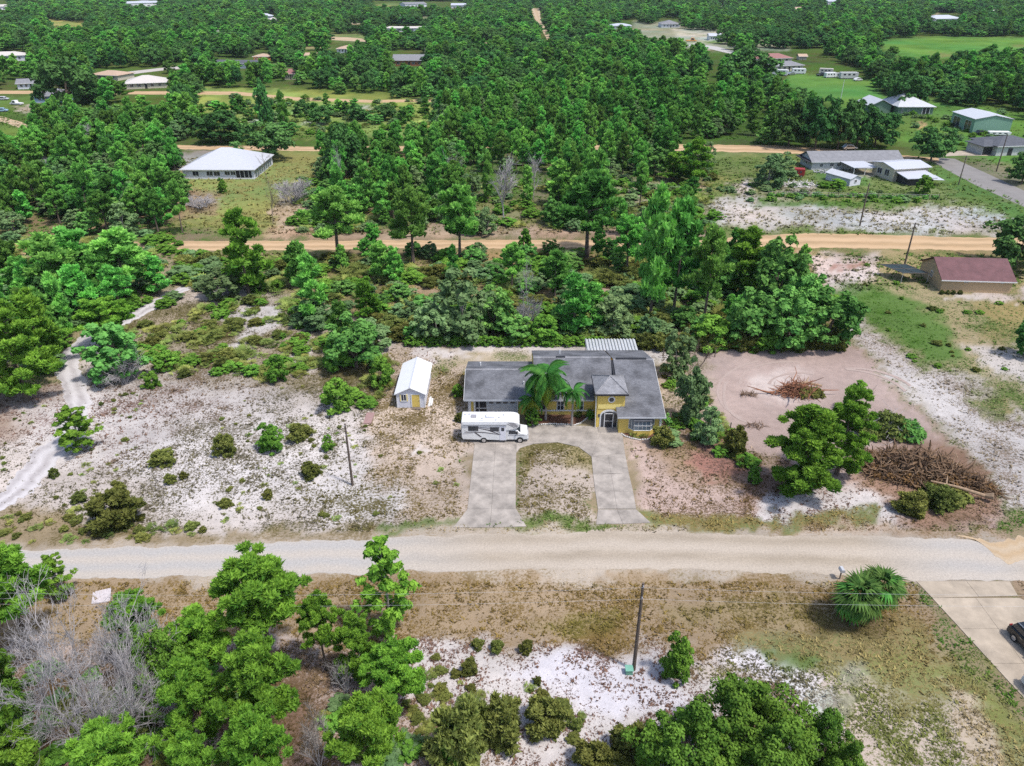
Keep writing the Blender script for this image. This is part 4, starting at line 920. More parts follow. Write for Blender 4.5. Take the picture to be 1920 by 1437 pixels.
OPEN = [ # sparsely treed patches inside the woods: (poly, keep chance)
 ([(860,330),(1040,330),(1040,440),(860,440)], .12), ([(1140,330),(1340,330),(1340,440),(1150,420)], .10), ([(500,410),(860,430),(860,446),(500,446)], .0),
 ([(600,130),(700,150),(700,175),(560,170)], .5), ([(740,490),(830,490),(830,560),(750,560)], .15), ([(1040,520),(1180,520),(1180,560),(1040,560)], .25),
]
def pmask(U, V, poly): return sdist(U, V, poly) > 0
g = np.random.default_rng(42)
def jgrid(y0, y1, sp):
    rows = np.arange(y0, y1, sp); out = []
    for y in rows:
        hw = .80*y + 60; xs = np.arange(-hw, hw, sp); out.append(np.stack([xs + g.uniform(-.48,.48,len(xs))*sp, y + g.uniform(-.48,.48,len(xs))*sp], 1))
    return np.concatenate(out)
def filt(pts, hh, keeps=KEEP):
    ok = np.ones(len(pts), bool)
    for f in (0, .35, .62):
        u, v = proj(pts[:,0], pts[:,1], hh*f)
        for k in keeps:
            k = np.array(k); m = ok & (u > k[:,0].min()) & (u < k[:,0].max()) & (v > k[:,1].min()) & (v < k[:,1].max())
            if m.any():
                idx = np.where(m)[0]; ok[idx[pmask(u[idx], v[idx], k)]] = False
    return ok
SCAT = []  # (x, y, h, rad, kind)
def scatter(y0, y1, sp, hr, kinds, rad, region=None, keeps=KEEP, frac=1.0):
    pts = jgrid(y0, y1, sp); H = g.uniform(hr[0], hr[1], len(pts))
    u, v = proj(pts[:,0], pts[:,1])
    ok = (g.random(len(pts)) < frac)
    if region is not None: ok &= pmask(u, v, region)
    for poly, ch in OPEN:
        m = pmask(u, v, poly); ok &= ~(m & (g.random(len(pts)) > ch))
    ok &= ~((fbm(pts[:,0]*.045, pts[:,1]*.045, 123, 3) < .34) & (g.random(len(pts)) < .8) & (pts[:,1] < 700))
    ok &= filt(pts, H, keeps)
    for hx, hy, hw in HAND:
        b = P(hx, hy); rr = hw/2/ppm(hy)*.55; ok &= ~(np.hypot(pts[:,0]-b.x, pts[:,1]-b.y) < rr)
    sel = np.where(ok)[0]; clump = fbm(pts[:,0]*.02, pts[:,1]*.02, 77)
    for i in sel:
        r = g.random(); acc = 0; c = clump[i]
        for kind, w in kinds:
            ww = w*(1.6 if ((c > .5) == (kind in ('oak','live_oak','grey_oak'))) else .55); acc += ww
        r *= acc; acc = 0
        for kind, w in kinds:
            acc += w*(1.6 if ((c > .5) == (kind in ('oak','live_oak','grey_oak'))) else .55)
            if r <= acc: break
        h = H[i]*{'oak':.62,'grey_oak':.6,'live_oak':.78}.get(kind, 1.0)
        SCAT.append((pts[i,0], pts[i,1], h, rad*g.uniform(.8,1.25)*{'live_oak':1.5,'oak':1.15,'grey_oak':1.1}.get(kind, 1.0), kind))
W_LEFT = [(-400,200),(330,170),(345,440),(400,560),(180,620),(60,700),(-400,800)]
W_MID = [(590,110),(1345,110),(1345,446),(590,446)]
scatter(95, 300, 5.2, (7,12), [('pine',.40),('round_pine',.18),('oak',.22),('grey_oak',.14),('live_oak',.06)], 2.7, W_LEFT)
scatter(125, 330, 5.3, (7.5,12), [('pine',.55),('round_pine',.30),('grey_oak',.08),('oak',.07)], 2.45, W_MID)
scatter(122, 190, 4.2, (4,7.5), [('pine',.5),('oak',.3),('grey_oak',.2)], 1.9, [(560,300),(1345,290),(1345,440),(860,440),(600,442)], frac=.6)
scatter(200, 330, 7.5, (8,13), [('pine',.4),('live_oak',.4),('oak',.2)], 3.0, [(-800,120),(2700,120),(2700,330),(1345,330),(1345,110),(590,110),(590,446),(345,440),(330,170),(-800,200)])
scatter(330, 560, 8.0, (8,13), [('pine',.28),('round_pine',.16),('live_oak',.36),('oak',.20)], 3.6)
scatter(560, 1000, 9.5, (8,13), [('pine',.25),('live_oak',.60),('oak',.15)], 4.6)
scatter(1000, 1750, 13, (9,14), [('pine',.2),('live_oak',.8)], 6.5)
scatter(215, 420, 9, (5,9), [('oak',.4),('pine',.35),('live_oak',.25)], 2.6, [(350,120),(830,125),(830,250),(600,262),(370,235)], keeps=[[(330,166),(480,170),(720,184),(820,186),(820,192),(330,182)],[(528,126),(562,126),(562,152),(528,152)],[(325,268),(600,268),(600,286),(325,284)]], frac=.45)
# smaller oaks of the belt between the clay road and the house
BELT = [(540,475),(1340,475),(1540,500),(1580,640),(760,640),(720,600),(560,560)]
scatter(98, 150, 4.4, (4.0,8.0), [('grey_oak',.24),('oak',.26),('pine',.3),('round_pine',.2)], 1.7, BELT, keeps=[], frac=.55)
BELT2 = [(390,560),(560,560),(740,640),(740,720),(600,640),(430,560)]

fam = lambda k: 'pine' if 'pine' in k else 'oak'
dist = lambda s: math.hypot(s[0], s[1])
def inframe(s):
    u, v = proj(np.array([s[0]]), np.array([s[1]]), 0); return -60 < u[0] < 1980 and v[0] > -30
REGL = [(W_LEFT, 'in the woods left of the sand track'), (W_MID, 'in the pine wood beyond the clay road'), (BELT, 'in the scrubby belt behind the yellow house')]
DESC = {'round_pine':('round topped pine','round topped pines'),'pine':('green pine','pines'),'oak':('rounded green oak','round oaks'),'grey_oak':('grey green oak','grey green oaks'),'live_oak':('dark spreading oak','dark oaks')}
LAND = [((425,310),'the white roofed house'),((945,370),'the bleached dead trees'),((1600,300),'the long grey house'),((770,112),'the orange brown house'),((500,215),'the far clearing'),((1300,300),'the left end of the open field'),
 ((100,175),'the blue walled house'),((270,155),'the broad pale roof'),((160,270),'the grey dead pine'),((100,340),'the bare pale snag'),((243,560),'the spreading pine over the sand track'),((50,700),'the big bright pine at the left edge'),
 ((635,480),'the first round pine by the clay road'),((862,480),'the third round pine by the clay road'),((1100,470),'the wide pine over the clay road'),((1218,590),'the tallest pine behind the yellow house'),((870,625),'the large oak behind the house'),
 ((590,600),'the tall narrow pine'),((1450,580),'the right end of the belt'),((1440,115),'the terracotta roofed house'),((1078,255),'the thin white snag'),((1010,60),'the top dirt road'),((1290,60),'the far yard'),((640,330),'the dark tall tree at the wood edge'),
 ((120,430),'the clay road in the left woods'),((335,440),'the clay road below the lawn'),((860,200),'the white bare snag'),((467,545),'the cone shaped pine by the clay road'),((1690,200),'the green house'),((1640,270),'the dark oak row')]
LW = [(P(*p_), n_) for p_, n_ in LAND]
def near(x, y):
    b, n_ = min(LW, key=lambda q: (q[0].x-x)**2 + (q[0].y-y)**2); dx, dy = x-b.x, y-b.y
    if abs(dx) > abs(dy): return ('to the right of ' if dx > 0 else 'to the left of ') + n_
    return ('just beyond ' if dy > 0 else 'in front of ') + n_
LW2 = [(P(*p_), n_) for p_, n_ in (((62,1232),'the dark pine at the left edge'),((215,1400),'the big leafless grey tree'),((515,1262),'the tallest roadside pine'),((672,1280),'the slender see-through pine'),((750,1345),'the flat branched pine by the white sand'),
 ((705,1480),'the vivid green pine at the bottom'),((400,1430),'the yellow green pine'),((870,1430),'the large olive bush at the bottom'),((930,1220),'the row of three round tufts'),((508,845),'the bright round bush on the white sand'),((424,852),'the olive bush on the white sand'),((214,985),'the wide olive bush near the road'),
 ((634,768),'the bright yard bush'),((661,910),'the pole on the sandy left lot'),((152,842),'the open pine sapling by the track'),((222,710),'the track bend oak'),((312,690),'the bush by the track bend oak'),((668,690),'the dark yard oak'),((588,610),'the tall narrow pine'),
 ((522,715),'the bush in the palmetto patch'),((30,980),'the left end of the verge'),((380,1000),'the middle of the left verge'),((1292,790),'the oak right of the house'),((1375,850),'the olive bush by the cleared lot'),((1575,560),'the bare sand at the tip of the belt'),((1780,640),'the open right field'),((1560,365),'the wire fence'),((1700,240),'the green house'))]
def near2(x, y):
    b, n_ = min(LW2, key=lambda q: (q[0].x-x)**2 + (q[0].y-y)**2); dx, dy = x-b.x, y-b.y
    if abs(dx) > abs(dy): return ('to the right of ' if dx > 0 else 'to the left of ') + n_
    return ('just beyond ' if dy > 0 else 'in front of ') + n_
REST = {'pine': [], 'oak': []}
cnt = {'pine': sum(1 for o in bpy.data.objects if o.name.startswith('pine_tree')), 'oak': sum(1 for o in bpy.data.objects if o.name.startswith('oak_tree'))}
for s in sorted(SCAT, key=dist):
    f = fam(s[4])
    if cnt[f] < 298 and inframe(s):
        cnt[f] += 1; u, v = proj(np.array([s[0]]), np.array([s[1]])); where = 'in the farther woods near the sand roads'
        for poly, w in REGL:
            if inpoly(u[0], v[0], poly): where = w; break
        d, pl = DESC[s[4]]
        where = near(s[0], s[1]); put(s[4], (s[0], s[1], 0), s[2], s[3], d + ' ' + where, pl + ' ' + where)
    else: REST[f].append(s)

def gn_scatter(name, pts, kinds_of, label, cat, protos):
    """one stuff object: real foliage meshes instanced on points"""
    n = len(pts); me = bpy.data.meshes.new(name); me.vertices.add(n)
    co = np.array([(p[0], p[1], 0) for p in pts], np.float32); me.vertices.foreach_set('co', co.ravel())
    def at(nm, tp, arr, key):
        a = me.attributes.new(nm, tp, 'POINT'); a.data.foreach_set(key, arr.ravel())
    at('vidx', 'INT', np.array(kinds_of, np.int32), 'value')
    at('sc', 'FLOAT_VECTOR', np.array([(p[3]/PR[p[4]], p[3]/PR[p[4]], p[2]/10.) for p in pts], np.float32), 'vector')
    at('rt', 'FLOAT_VECTOR', np.array([(0, 0, (i*2.399) % 6.283) for i in range(n)], np.float32), 'vector')
    o = bpy.data.objects.new(name, me); col.objects.link(o); tag(o, label, cat, None, 'stuff')
    ng = bpy.data.node_groups.new(name + '_nodes', 'GeometryNodeTree')
    ng.interface.new_socket('Geometry', in_out='INPUT', socket_type='NodeSocketGeometry'); ng.interface.new_socket('Geometry', in_out='OUTPUT', socket_type='NodeSocketGeometry')
    N = ng.nodes; L = ng.links; gi = N.new('NodeGroupInput'); go = N.new('NodeGroupOutput')
    iop = N.new('GeometryNodeInstanceOnPoints'); L.new(gi.outputs[0], iop.inputs['Points']); iop.inputs['Pick Instance'].default_value = True
    jn = N.new('GeometryNodeJoinGeometry')
    for ob in reversed(protos):
        oi = N.new('GeometryNodeObjectInfo'); oi.transform_space = 'ORIGINAL'; oi.inputs['Object'].default_value = ob; oi.inputs['As Instance'].default_value = True
        L.new(oi.outputs['Geometry'], jn.inputs[0])
    L.new(jn.outputs[0], iop.inputs['Instance'])
    def na(nm, tp):
        a = N.new('GeometryNodeInputNamedAttribute'); a.data_type = tp; a.inputs['Name'].default_value = nm; return a
    a = na('vidx', 'INT'); L.new([q for q in a.outputs if q.enabled and q.name == 'Attribute'][0], iop.inputs['Instance Index'])
    a = na('sc', 'FLOAT_VECTOR'); L.new([q for q in a.outputs if q.enabled and q.name == 'Attribute'][0], iop.inputs['Scale'])
    a = na('rt', 'FLOAT_VECTOR'); L.new([q for q in a.outputs if q.enabled and q.name == 'Attribute'][0], iop.inputs['Rotation'])
    L.new(iop.outputs[0], go.inputs[0])
    md = o.modifiers.new('scatter', 'NODES'); md.node_group = ng
    return o
def crowns_of(keys):
    out = []; ids = {}
    for key in keys:
        ids[key] = []
        for c, t in PROTO[key]:
            ob = next(x for x in bpy.data.objects if x.type == 'MESH' and x.data == c); ids[key].append(len(out)); out.append(ob)
    return out, ids
for f, keys, nm, lab in (('pine', ['pine','round_pine'], 'pine_forest', 'distant pine woods reaching to the top of the picture'), ('oak', ['oak','grey_oak','live_oak'], 'oak_forest', 'distant dark oak woods between the far houses')):
    if not REST[f]: continue
    obs, ids = crowns_of(keys); gg = random.Random(3)
    # far crowns sit low on the ground: trunks are hidden inside the canopy
    gn_scatter(nm, REST[f], [gg.choice(ids[s[4]]) for s in REST[f]], lab, 'forest', obs)

# palmetto and low scrub: 300 single clumps, the rest one mass
sc_ = []
def scat_shrub(n, poly, hr, kinds, clumpy=.0, seed=1):
    gg = np.random.default_rng(seed); pa = np.array(poly, float)
    k = 0; tries = 0
    while k < n and tries < n*40:
        tries += 1; u = gg.uniform(pa[:,0].min(), pa[:,0].max()); v = gg.uniform(pa[:,1].min(), pa[:,1].max())
        b = P(u, v)
        if not inpoly(u, v, poly) or inpoly(u, v, TRACK): continue
        if clumpy and fbm(np.array([b.x*.15]), np.array([b.y*.15]), seed)[0] < clumpy: continue
        h = gg.uniform(*hr); sc_.append((b.x, b.y, h, h*gg.uniform(.75,1.25), kinds[int(gg.integers(len(kinds)))], u, v)); k += 1
scat_shrub(210, [(250,560),(560,555),(700,640),(740,700),(700,770),(600,730),(420,700),(330,725),(240,720)], (.7,1.5), ['palmetto','palmetto','palmetto','olive_shrub','shrub'], .42, 51)
scat_shrub(430, [(340,480),(1340,480),(1560,560),(1580,645),(760,642),(700,600),(560,560),(330,545)], (1.0,2.4), ['palmetto','palmetto','grey_shrub','shrub','olive_shrub'], .0, 52)
scat_shrub(40, [(0,960),(120,950),(400,990),(390,1015),(0,1025)], (.3,.7), ['olive_shrub','palmetto'], .0, 53)
scat_shrub(160, [(-20,700),(110,770),(420,560),(600,700),(860,900),(860,980),(400,990),(60,960),(0,900)], (.15,.38), ['olive_shrub','palmetto','palmetto'], .45, 54)
scat_shrub(60, [(1240,680),(1300,690),(1400,860),(1420,900),(1360,860),(1250,800)], (.4,1.1), ['olive_shrub','palmetto','shrub'], .0, 55)
scat_shrub(110, [(560,330),(700,330),(700,440),(540,440)], (.8,2.0), ['palmetto','grey_shrub','shrub'], .3, 63)
scat_shrub(90, [(1130,330),(1345,300),(1345,440),(1130,430)], (.8,1.8), ['palmetto','grey_shrub','shrub','olive_shrub'], .0, 64)
scat_shrub(50, [(1560,190),(1990,215),(1990,280),(1800,280)], (.8,1.8), ['grey_shrub','shrub'], .3, 65)
scat_shrub(40, [(1560,480),(1990,520),(1990,700),(1700,700)], (.3,.7), ['olive_shrub','shrub'], .2, 66)
scat_shrub(130, [(760,340),(1040,330),(1340,300),(1340,440),(1150,430),(860,430)], (1.,2.2), ['palmetto','grey_shrub','shrub'], .4, 56)
scat_shrub(160, [(370,180),(820,190),(820,245),(600,255),(440,245)], (1.,2.4), ['palmetto','shrub','grey_shrub'], .35, 57)
scat_shrub(160, [(0,440),(340,440),(420,520),(260,600),(100,700),(0,700)], (1.,2.2), ['palmetto','grey_shrub','shrub'], .0, 58)
scat_shrub(80, [(740,1220),(860,1240),(1100,1330),(1060,1437),(820,1437),(760,1330)], (.2,.5), ['olive_shrub','palmetto'], .45, 59)
scat_shrub(90, [(0,1240),(560,1260),(800,1400),(800,1437),(0,1437)], (.5,1.3), ['olive_shrub','grey_shrub','shrub'], .0, 60)
scat_shrub(50, [(1350,350),(1500,340),(1720,372),(1720,380),(1400,380),(1340,370)], (.6,1.3), ['shrub','grey_shrub'], .4, 61)
PROTO['grey_shrub'] = []; NAMES['grey_shrub'] = 'shrub'; PR['grey_shrub'] = 4.2
for s in range(3):
    q = np.random.default_rng(310+s); C, r = dome(q, R=4.0, low=.02, n=55, rr=(.8,1.4))
    PROTO['grey_shrub'].append((crown_mesh('leaves', LM['grey_oak'], *leaf_cloud(q, C, r, 45, .75, 1.4, .9, .3, .3)), trunk_mesh('stem', M['bark_pale'], q, limbs=oak_limbs(q, C, 10., 6, .05), r=.16, top=.5)))
def shrub_where(u, v):
    if v > 1190: return 'among the bottom trees'
    if v > 940: return 'on the verge above the left road'
    if v > 560 and u < 760: return 'on the sandy left lot'
    if u > 1200 and v > 660: return 'on the fence line right of the house'
    if v > 470: return 'in the belt behind the yellow house'
    if v > 300: return 'in the wood beyond the clay road'
    return 'in the far clearing'
SD = {'palmetto':('low fan leaved palmetto','palmettos'),'shrub':('small green shrub','green shrubs'),'olive_shrub':('small olive brown shrub','olive shrubs'),'grey_shrub':('small grey green shrub','grey green shrubs')}
rest_s = []; np_, ns_ = 0, sum(1 for o in bpy.data.objects if o.name.startswith('shrub'))
for s in sorted(sc_, key=lambda s: -s[2]*ppm(s[6])):
    isp = s[4] == 'palmetto'
    if (isp and np_ < 295) or (not isp and ns_ < 295):
        if isp: np_ += 1
        else: ns_ += 1
        w = near(s[0], s[1]) if 215 < s[6] < 640 and s[5] < 1560 else near2(s[0], s[1]); d, pl = SD[s[4]]
        put(s[4], (s[0], s[1], 0), s[2], s[3], d + ' ' + w, pl + ' ' + w)
    else: rest_s.append(s[:5])
if rest_s:
    obs, ids = crowns_of(['palmetto','shrub','olive_shrub','grey_shrub']); gg = random.Random(4)
    gn_scatter('undergrowth', rest_s, [gg.choice(ids[s[4]]) for s in rest_s], 'low undergrowth of palmetto and scrub in the woods', 'undergrowth', obs)

# loose ground cover: small tufts standing on the sand and grass (real blades, one mass)
def tufts(name, n, region_y, seed, size, label):
    q = np.random.default_rng(seed); Y = np.empty(0); X = np.empty(0)
    y0, y1 = region_y
    while len(X) < n:
        yy = y0 + (y1-y0)*q.random(n*3); keep = q.random(n*3) < (y0/yy)**.6; yy = yy[keep]; xx = q.uniform(-1,1,len(yy))*(.75*yy+14)
        u, v = proj(xx, yy); ok = (u > -200) & (u < 2120)
        ok &= ~((v > 996) & (v < 1092)); ok &= ~((v > 440) & (v < 476)) & ~((v > 262) & (v < 296))
        pin = np.array([(855,985),(880,835),(870,640),(1240,640),(1245,835),(1180,835),(1225,985),(1110,985),(1100,870),(1080,845),(1000,840),(975,870),(970,975)]); ok &= ~pmask(u, v, pin)
        ok &= ~pmask(u, v, np.array(TRACK)) | (q.random(len(u)) < .08)
        ok &= ~pmask(u, v, np.array([(1725,292),(1800,276),(1900,280),(1900,294),(1800,300),(2250,480),(2200,510)]))
        ok &= ~pmask(u, v, np.array([(1715,1088),(1895,1088),(2500,1500),(2100,1500)]))
        ok &= ~pmask(u, v, np.array([(1310,650),(1590,650),(1700,760),(1860,900),(1560,860),(1420,850),(1340,760)]))
        xx, yy = xx[ok], yy[ok]; _, _, dn = ground_color(xx, yy)
        ok = q.random(len(xx)) < np.clip(dn*1.5-.25, 0, 1)*np.clip((fbm(xx*.8, yy*.8, seed)-.38)*5, .05, 1)
        X = np.concatenate([X, xx[ok]]); Y = np.concatenate([Y, yy[ok]])
    X, Y = X[:n], Y[:n]; _, c2, _ = ground_color(X, Y)
    k = 4; V = np.zeros((n, k, 3, 3)); s = size*(.5+q.random(n)**2*1.3)
    for j in range(k):
        a = q.random(n)*6.283; l = s*(.7+.6*q.random(n)); w = s*.32
        bx = X + q.normal(size=n)*s*.35; by = Y + q.normal(size=n)*s*.35
        V[:,j,0] = np.stack([bx - np.sin(a)*w, by + np.cos(a)*w, np.full(n, .005)], 1); V[:,j,1] = np.stack([bx + np.sin(a)*w, by - np.cos(a)*w, np.full(n, .005)], 1)
        V[:,j,2] = np.stack([bx + np.cos(a)*l*.7, by + np.sin(a)*l*.7, l*.55+.02], 1)
    C = np.repeat(c2*(q.uniform(.7,1.5,n))[:,None]*np.array((1,1.03,.9)), k*3, axis=0)
    F = np.arange(n*k*3).reshape(-1,3)
    m = bpy.data.materials.get('tuft') or bpy.data.materials.new('tuft'); nt = nodes_of(m); d = nt.nodes.new('ShaderNodeBsdfDiffuse'); o_ = nt.nodes.new('ShaderNodeOutputMaterial'); a = nt.nodes.new('ShaderNodeAttribute'); a.attribute_name = 'cover'
    nt.links.new(a.outputs['Color'], d.inputs[0]); nt.links.new(d.outputs[0], o_.inputs[0])
    o = bpy.data.objects.new(name, np_mesh(name, V.reshape(-1,3), F, m, None, {'cover': C})); col.objects.link(o); tag(o, label, 'ground cover', None, 'stuff')
tufts('ground_cover', 130000, (34, 140), 5, .085, 'small grass tufts and dry litter on the sand')
tufts('field_grass', 45000, (125, 330), 15, .42, 'coarse grass on the far fields')
tufts('weeds', 34000, (34, 120), 8, .20, 'scattered larger weeds on the sandy lots')

# ------------------------------------------------------------------ generic buildings
def wpart(mb, name, mats, parent, **k):
    o = mb.build(name, mats, parent, **k); return o
def window(parent, x0, x1, z0, z1, y=0.0, side='front', frame='white_paint', glass='glass', bars=1, w=None, d=None):
    """window on a local wall: front (y=const), left (x=0) or right"""
    f = MB(); t = .07; p = .05
    def bx(mb, a0, a1, c0, c1, o0, o1):
        if side == 'front': mb.box(a0, a1, y-o1, y-o0, c0, c1)
        elif side == 'left': mb.box(-o1, -o0, a0, a1, c0, c1)
        else: mb.box(w+o0, w+o1, a0, a1, c0, c1)
    bx(f, x0-t, x1+t, z1, z1+t, .0, p); bx(f, x0-t, x1+t, z0-t, z0, .0, p+.03)
    bx(f, x0-t, x0, z0, z1, .0, p); bx(f, x1, x1+t, z0, z1, .0, p)
    for i in range(1, bars+1):
        c = x0+(x1-x0)*i/(bars+1); bx(f, c-.03, c+.03, z0, z1, .0, p)
    o = f.build('window', M[frame], parent)
    g_ = MB(); bx(g_, x0, x1, z0, z1, .004, .022); g_.build('pane', M[glass], o); return o
def house(name, label, cat, fl, fr, depth, wall_h, rise, kind, wall, roof, over=.5, wins=(), doors=(), sides=(), group=None, doorm='white_paint', tri=None, ridge=None, extra=None):
    a = P(*fl); b = P(*fr); w = (b-a).length; rz = math.atan2(b.y-a.y, b.x-a.x)
    t = thing(name, label, cat, a, rz, group)
    mb = MB(); D = depth; h = wall_h; e = .04
    zr = h + rise
    if kind == 'gx': mb.prism_x([(0,0),(D,0),(D,h),(D/2,zr-.12),(0,h)], 0, w)
    elif kind == 'gy': mb.prism_y([(0,0),(w,0),(w,h),(w/2,zr-.12),(0,h)], 0, D)
    elif kind == 'shed': mb.prism_x([(0,0),(D,0),(D,h+rise-.1),(0,h-.05)], 0, w)
    else: mb.box(0, w, 0, D, 0, h)
    mb.build('wall', M[wall], t)
    r = MB(); o = over; th = .14
    if kind == 'gx':
        s = rise/(D/2); ez = h - s*o
        r.slab([(-o,-o,ez+th),(w+o,-o,ez+th),(w+o,D/2,zr+th),(-o,D/2,zr+th)], th); r.slab([(-o,D/2+.002,zr+th),(w+o,D/2+.002,zr+th),(w+o,D+o,ez+th),(-o,D+o,ez+th)], th)
    elif kind == 'gy':
        s = rise/(w/2); ez = h - s*o
        r.slab([(-o,-o,ez+th),(w/2,-o,zr+th),(w/2,D+o,zr+th),(-o,D+o,ez+th)], th); r.slab([(w/2+.002,-o,zr+th),(w+o,-o,ez+th),(w+o,D+o,ez+th),(w/2+.002,D+o,zr+th)], th)
    elif kind == 'shed':
        r.slab([(-o,-o,h+th),(w+o,-o,h+th),(w+o,D+o,zr+th),(-o,D+o,zr+th)], th)
    elif kind == 'hip':
        x0, x1, y0, y1 = -o, w+o, -o, D+o
        if ridge: ra, rb = ridge; A = (ra, D/2, zr+th); B = (rb, D/2, zr+th)
        elif w >= D: A = (D/2, D/2, zr+th); B = (w-D/2, D/2, zr+th)
        else: A = (w/2, w/2, zr+th); B = (w/2, D-w/2, zr+th)
        c = [(x0,y0,h+th),(x1,y0,h+th),(x1,y1,h+th),(x0,y1,h+th)]
        if w >= D or ridge: fs = [[c[0],c[1],B,A],[c[1],c[2],B],[c[2],c[3],A,B],[c[3],c[0],A]]
        else: fs = [[c[0],c[1],A],[c[1],c[2],B,A],[c[2],c[3],B],[c[3],c[0],A,B]]
        n = len(r.v)
        for f in fs: r.face(f)
        r.box(x0+.01, x1-.01, y0+.01, y1-.01, h-.02, h+th-.004)
    r.build('roof', M[roof], t)
    if kind in ('gx','hip'):
        f_ = MB(); f_.box(-o-.03, w+o+.03, -o-.05, -o-.005, (ez if kind=='gx' else h)-.05, (ez if kind=='gx' else h)+th); f_.build('fascia', M['white_paint'], t)
    for (f0, f1, z0, z1) in wins: window(t, f0*w, f1*w, z0, z1, 0)
    for (f0, f1, z1) in doors:
        d_ = MB(); d_.box(f0*w, f1*w, -.05, -.004, 0, z1); d_.build('door', M[doorm], t)
    for (sd_, f0, f1, z0, z1) in sides: window(t, f0*D, f1*D, z0, z1, 0, sd_, w=w)
    if extra: extra(t, w)
    return t

# white roofed house
def screened(t, w):
    m = MB(); m.box(w*.745, w*.97, -.05, -.004, .35, 2.3); m.build('porch_opening', M['dark'], t)
    for f in (.74,.80,.86,.92,.965): c = MB(); c.box(w*f, w*f+.12, -.10, -.052, .2, 2.4); c.build('post', M['white_paint'], t)
    b = MB(); b.box(-.1, w+.1, -.12, -.002, 0, .3); b.build('base', M['white_paint'], t)
    s = MB(); s.box(w+.004, w+.05, .5, 16, .35, 2.3); s.build('porch_opening', M['glass_blue'], t)
    for i in range(9): c = MB(); c.box(w+.052, w+.11, .4+i*1.95, .52+i*1.95, .2, 2.4); c.build('post', M['white_paint'], t)
house('house', 'grey house with a large white metal hip roof on a green lawn', 'house', (345,336), (478,336), 17.6, 2.5, 3.9, 'hip', 'lavender_wall', 'white_metal', .6,
      wins=((.14,.22,.9,2.0),(.335,.42,.9,2.0),(.435,.52,.9,2.0),(.59,.66,1.1,2.0),(.675,.74,1.1,2.0)), ridge=(8.2,10.6), extra=screened)
house('garage', 'tan outbuilding with a long maroon roof', 'outbuilding', (1762,547), (1893,551), 9.4, 2.35, 2.3, 'gx', 'tan_wall', 'maroon_roof', .4,
      wins=((.31,.36,1.85,2.1),(.83,.865,1.9,2.15)), sides=(('left',.45,.52,1.2,2.1),))
def patio(t, w): pass
lg = house('house', 'long low grey house with white walls and a white patio roof', 'house', (1521,319), (1688,317), 8.4, 2.4, 1.8, 'gx', 'grey_wall', 'grey_roof', .5,
      wins=((.09,.12,.9,1.7),(.2,.24,1,1.8),(.28,.32,1,1.8),(.72,.76,1,1.9)), doors=((.62,.66,2.0),), sides=(('left',.4,.55,1.0,2.0),))
m = MB(); m.slab([(8.6,-7.2,2.15),(15.6,-7.2,2.15),(14.4,-.5,2.42),(7.6,-.5,2.42)], .1); pr = m.build('patio_roof', M['white_metal'], lg)
for x, y in ((8.9,-6.9),(15.2,-6.9),(12,-6.9)):
    m = MB(); m.box(x, x+.12, y, y+.12, 0, 2.04); m.build('post', M['white_paint'], lg)
m = MB(); m.box(-1.6, .4, -.5, 8.8, 2.2, 2.35); m.build('carport_roof', M['dark'], lg)
house('shed', 'small pale grey garden shed with a gable roof near the white patio roof', 'shed', (1592,350), (1612,347), 8.2, 1.9, .7, 'gy', 'lavender_wall', 'steel_roof', .3, wins=((.42,.62,.8,1.5),))
bn = house('barn', 'white roofed barn beside the long grey house', 'barn', (1672,341), (1736,337), 8.6, 3.4, .7, 'gx', 'beige_wall', 'white_metal', .5, doors=((.08,.35,2.5),), doorm='pale' if 'pale' in M else 'beige_wall', sides=(('left',.2,.4,1.0,2.6),('left',.55,.75,1.0,2.4)))
ln = house('lean_to', 'low white lean-to roof in front of the white roofed barn', 'shed', (1700,349), (1748,347), 5.0, 1.9, .7, 'shed', 'dark', 'white_metal', .7)
m = MB(); m.slab([(6.2,-1.6,1.75),(9.2,-1.8,1.6),(9.0,2.2,2.0),(6.4,2.2,2.0)], .06); m.build('side_roof', M['white_metal'], ln)
# dark netted canopy
a = P(1672,528); cn = thing('canopy', 'flat dark netted canopy on thin posts beside the tan outbuilding', 'canopy', a, 0)
m = MB(); m.slab([(-.4,1.5,2.2),(5.0,-1.2,2.2),(5.6,3.2,2.25),(0.4,5.2,2.25)], .05) if False else m.slab([(1.2,-.9,1.9),(5.8,-1.0,1.9),(3.8,3.6,1.95),(-1.0,3.7,1.95)], .05); m.build('net', M['net_dark'], cn)
m = MB()
pts = [(1.2,-.9,1.93),(5.8,-1.0,1.93),(3.8,3.6,1.98),(-1.0,3.7,1.98)]
for i in range(4): m.tube([pts[i], pts[(i+1)%4]], .05, 6)
m.tube([(3.5,-.95,1.95),(1.4,3.65,1.98)], .035, 5); m.tube([(.1,1.4,1.95),(4.8,1.3,1.95)], .035, 5); m.build('frame', M['wood_grey'], cn)
for p in pts: c = MB(); c.tube([(p[0],p[1],0),p], .04, 6); c.build('post', M['steel_roof'], cn)
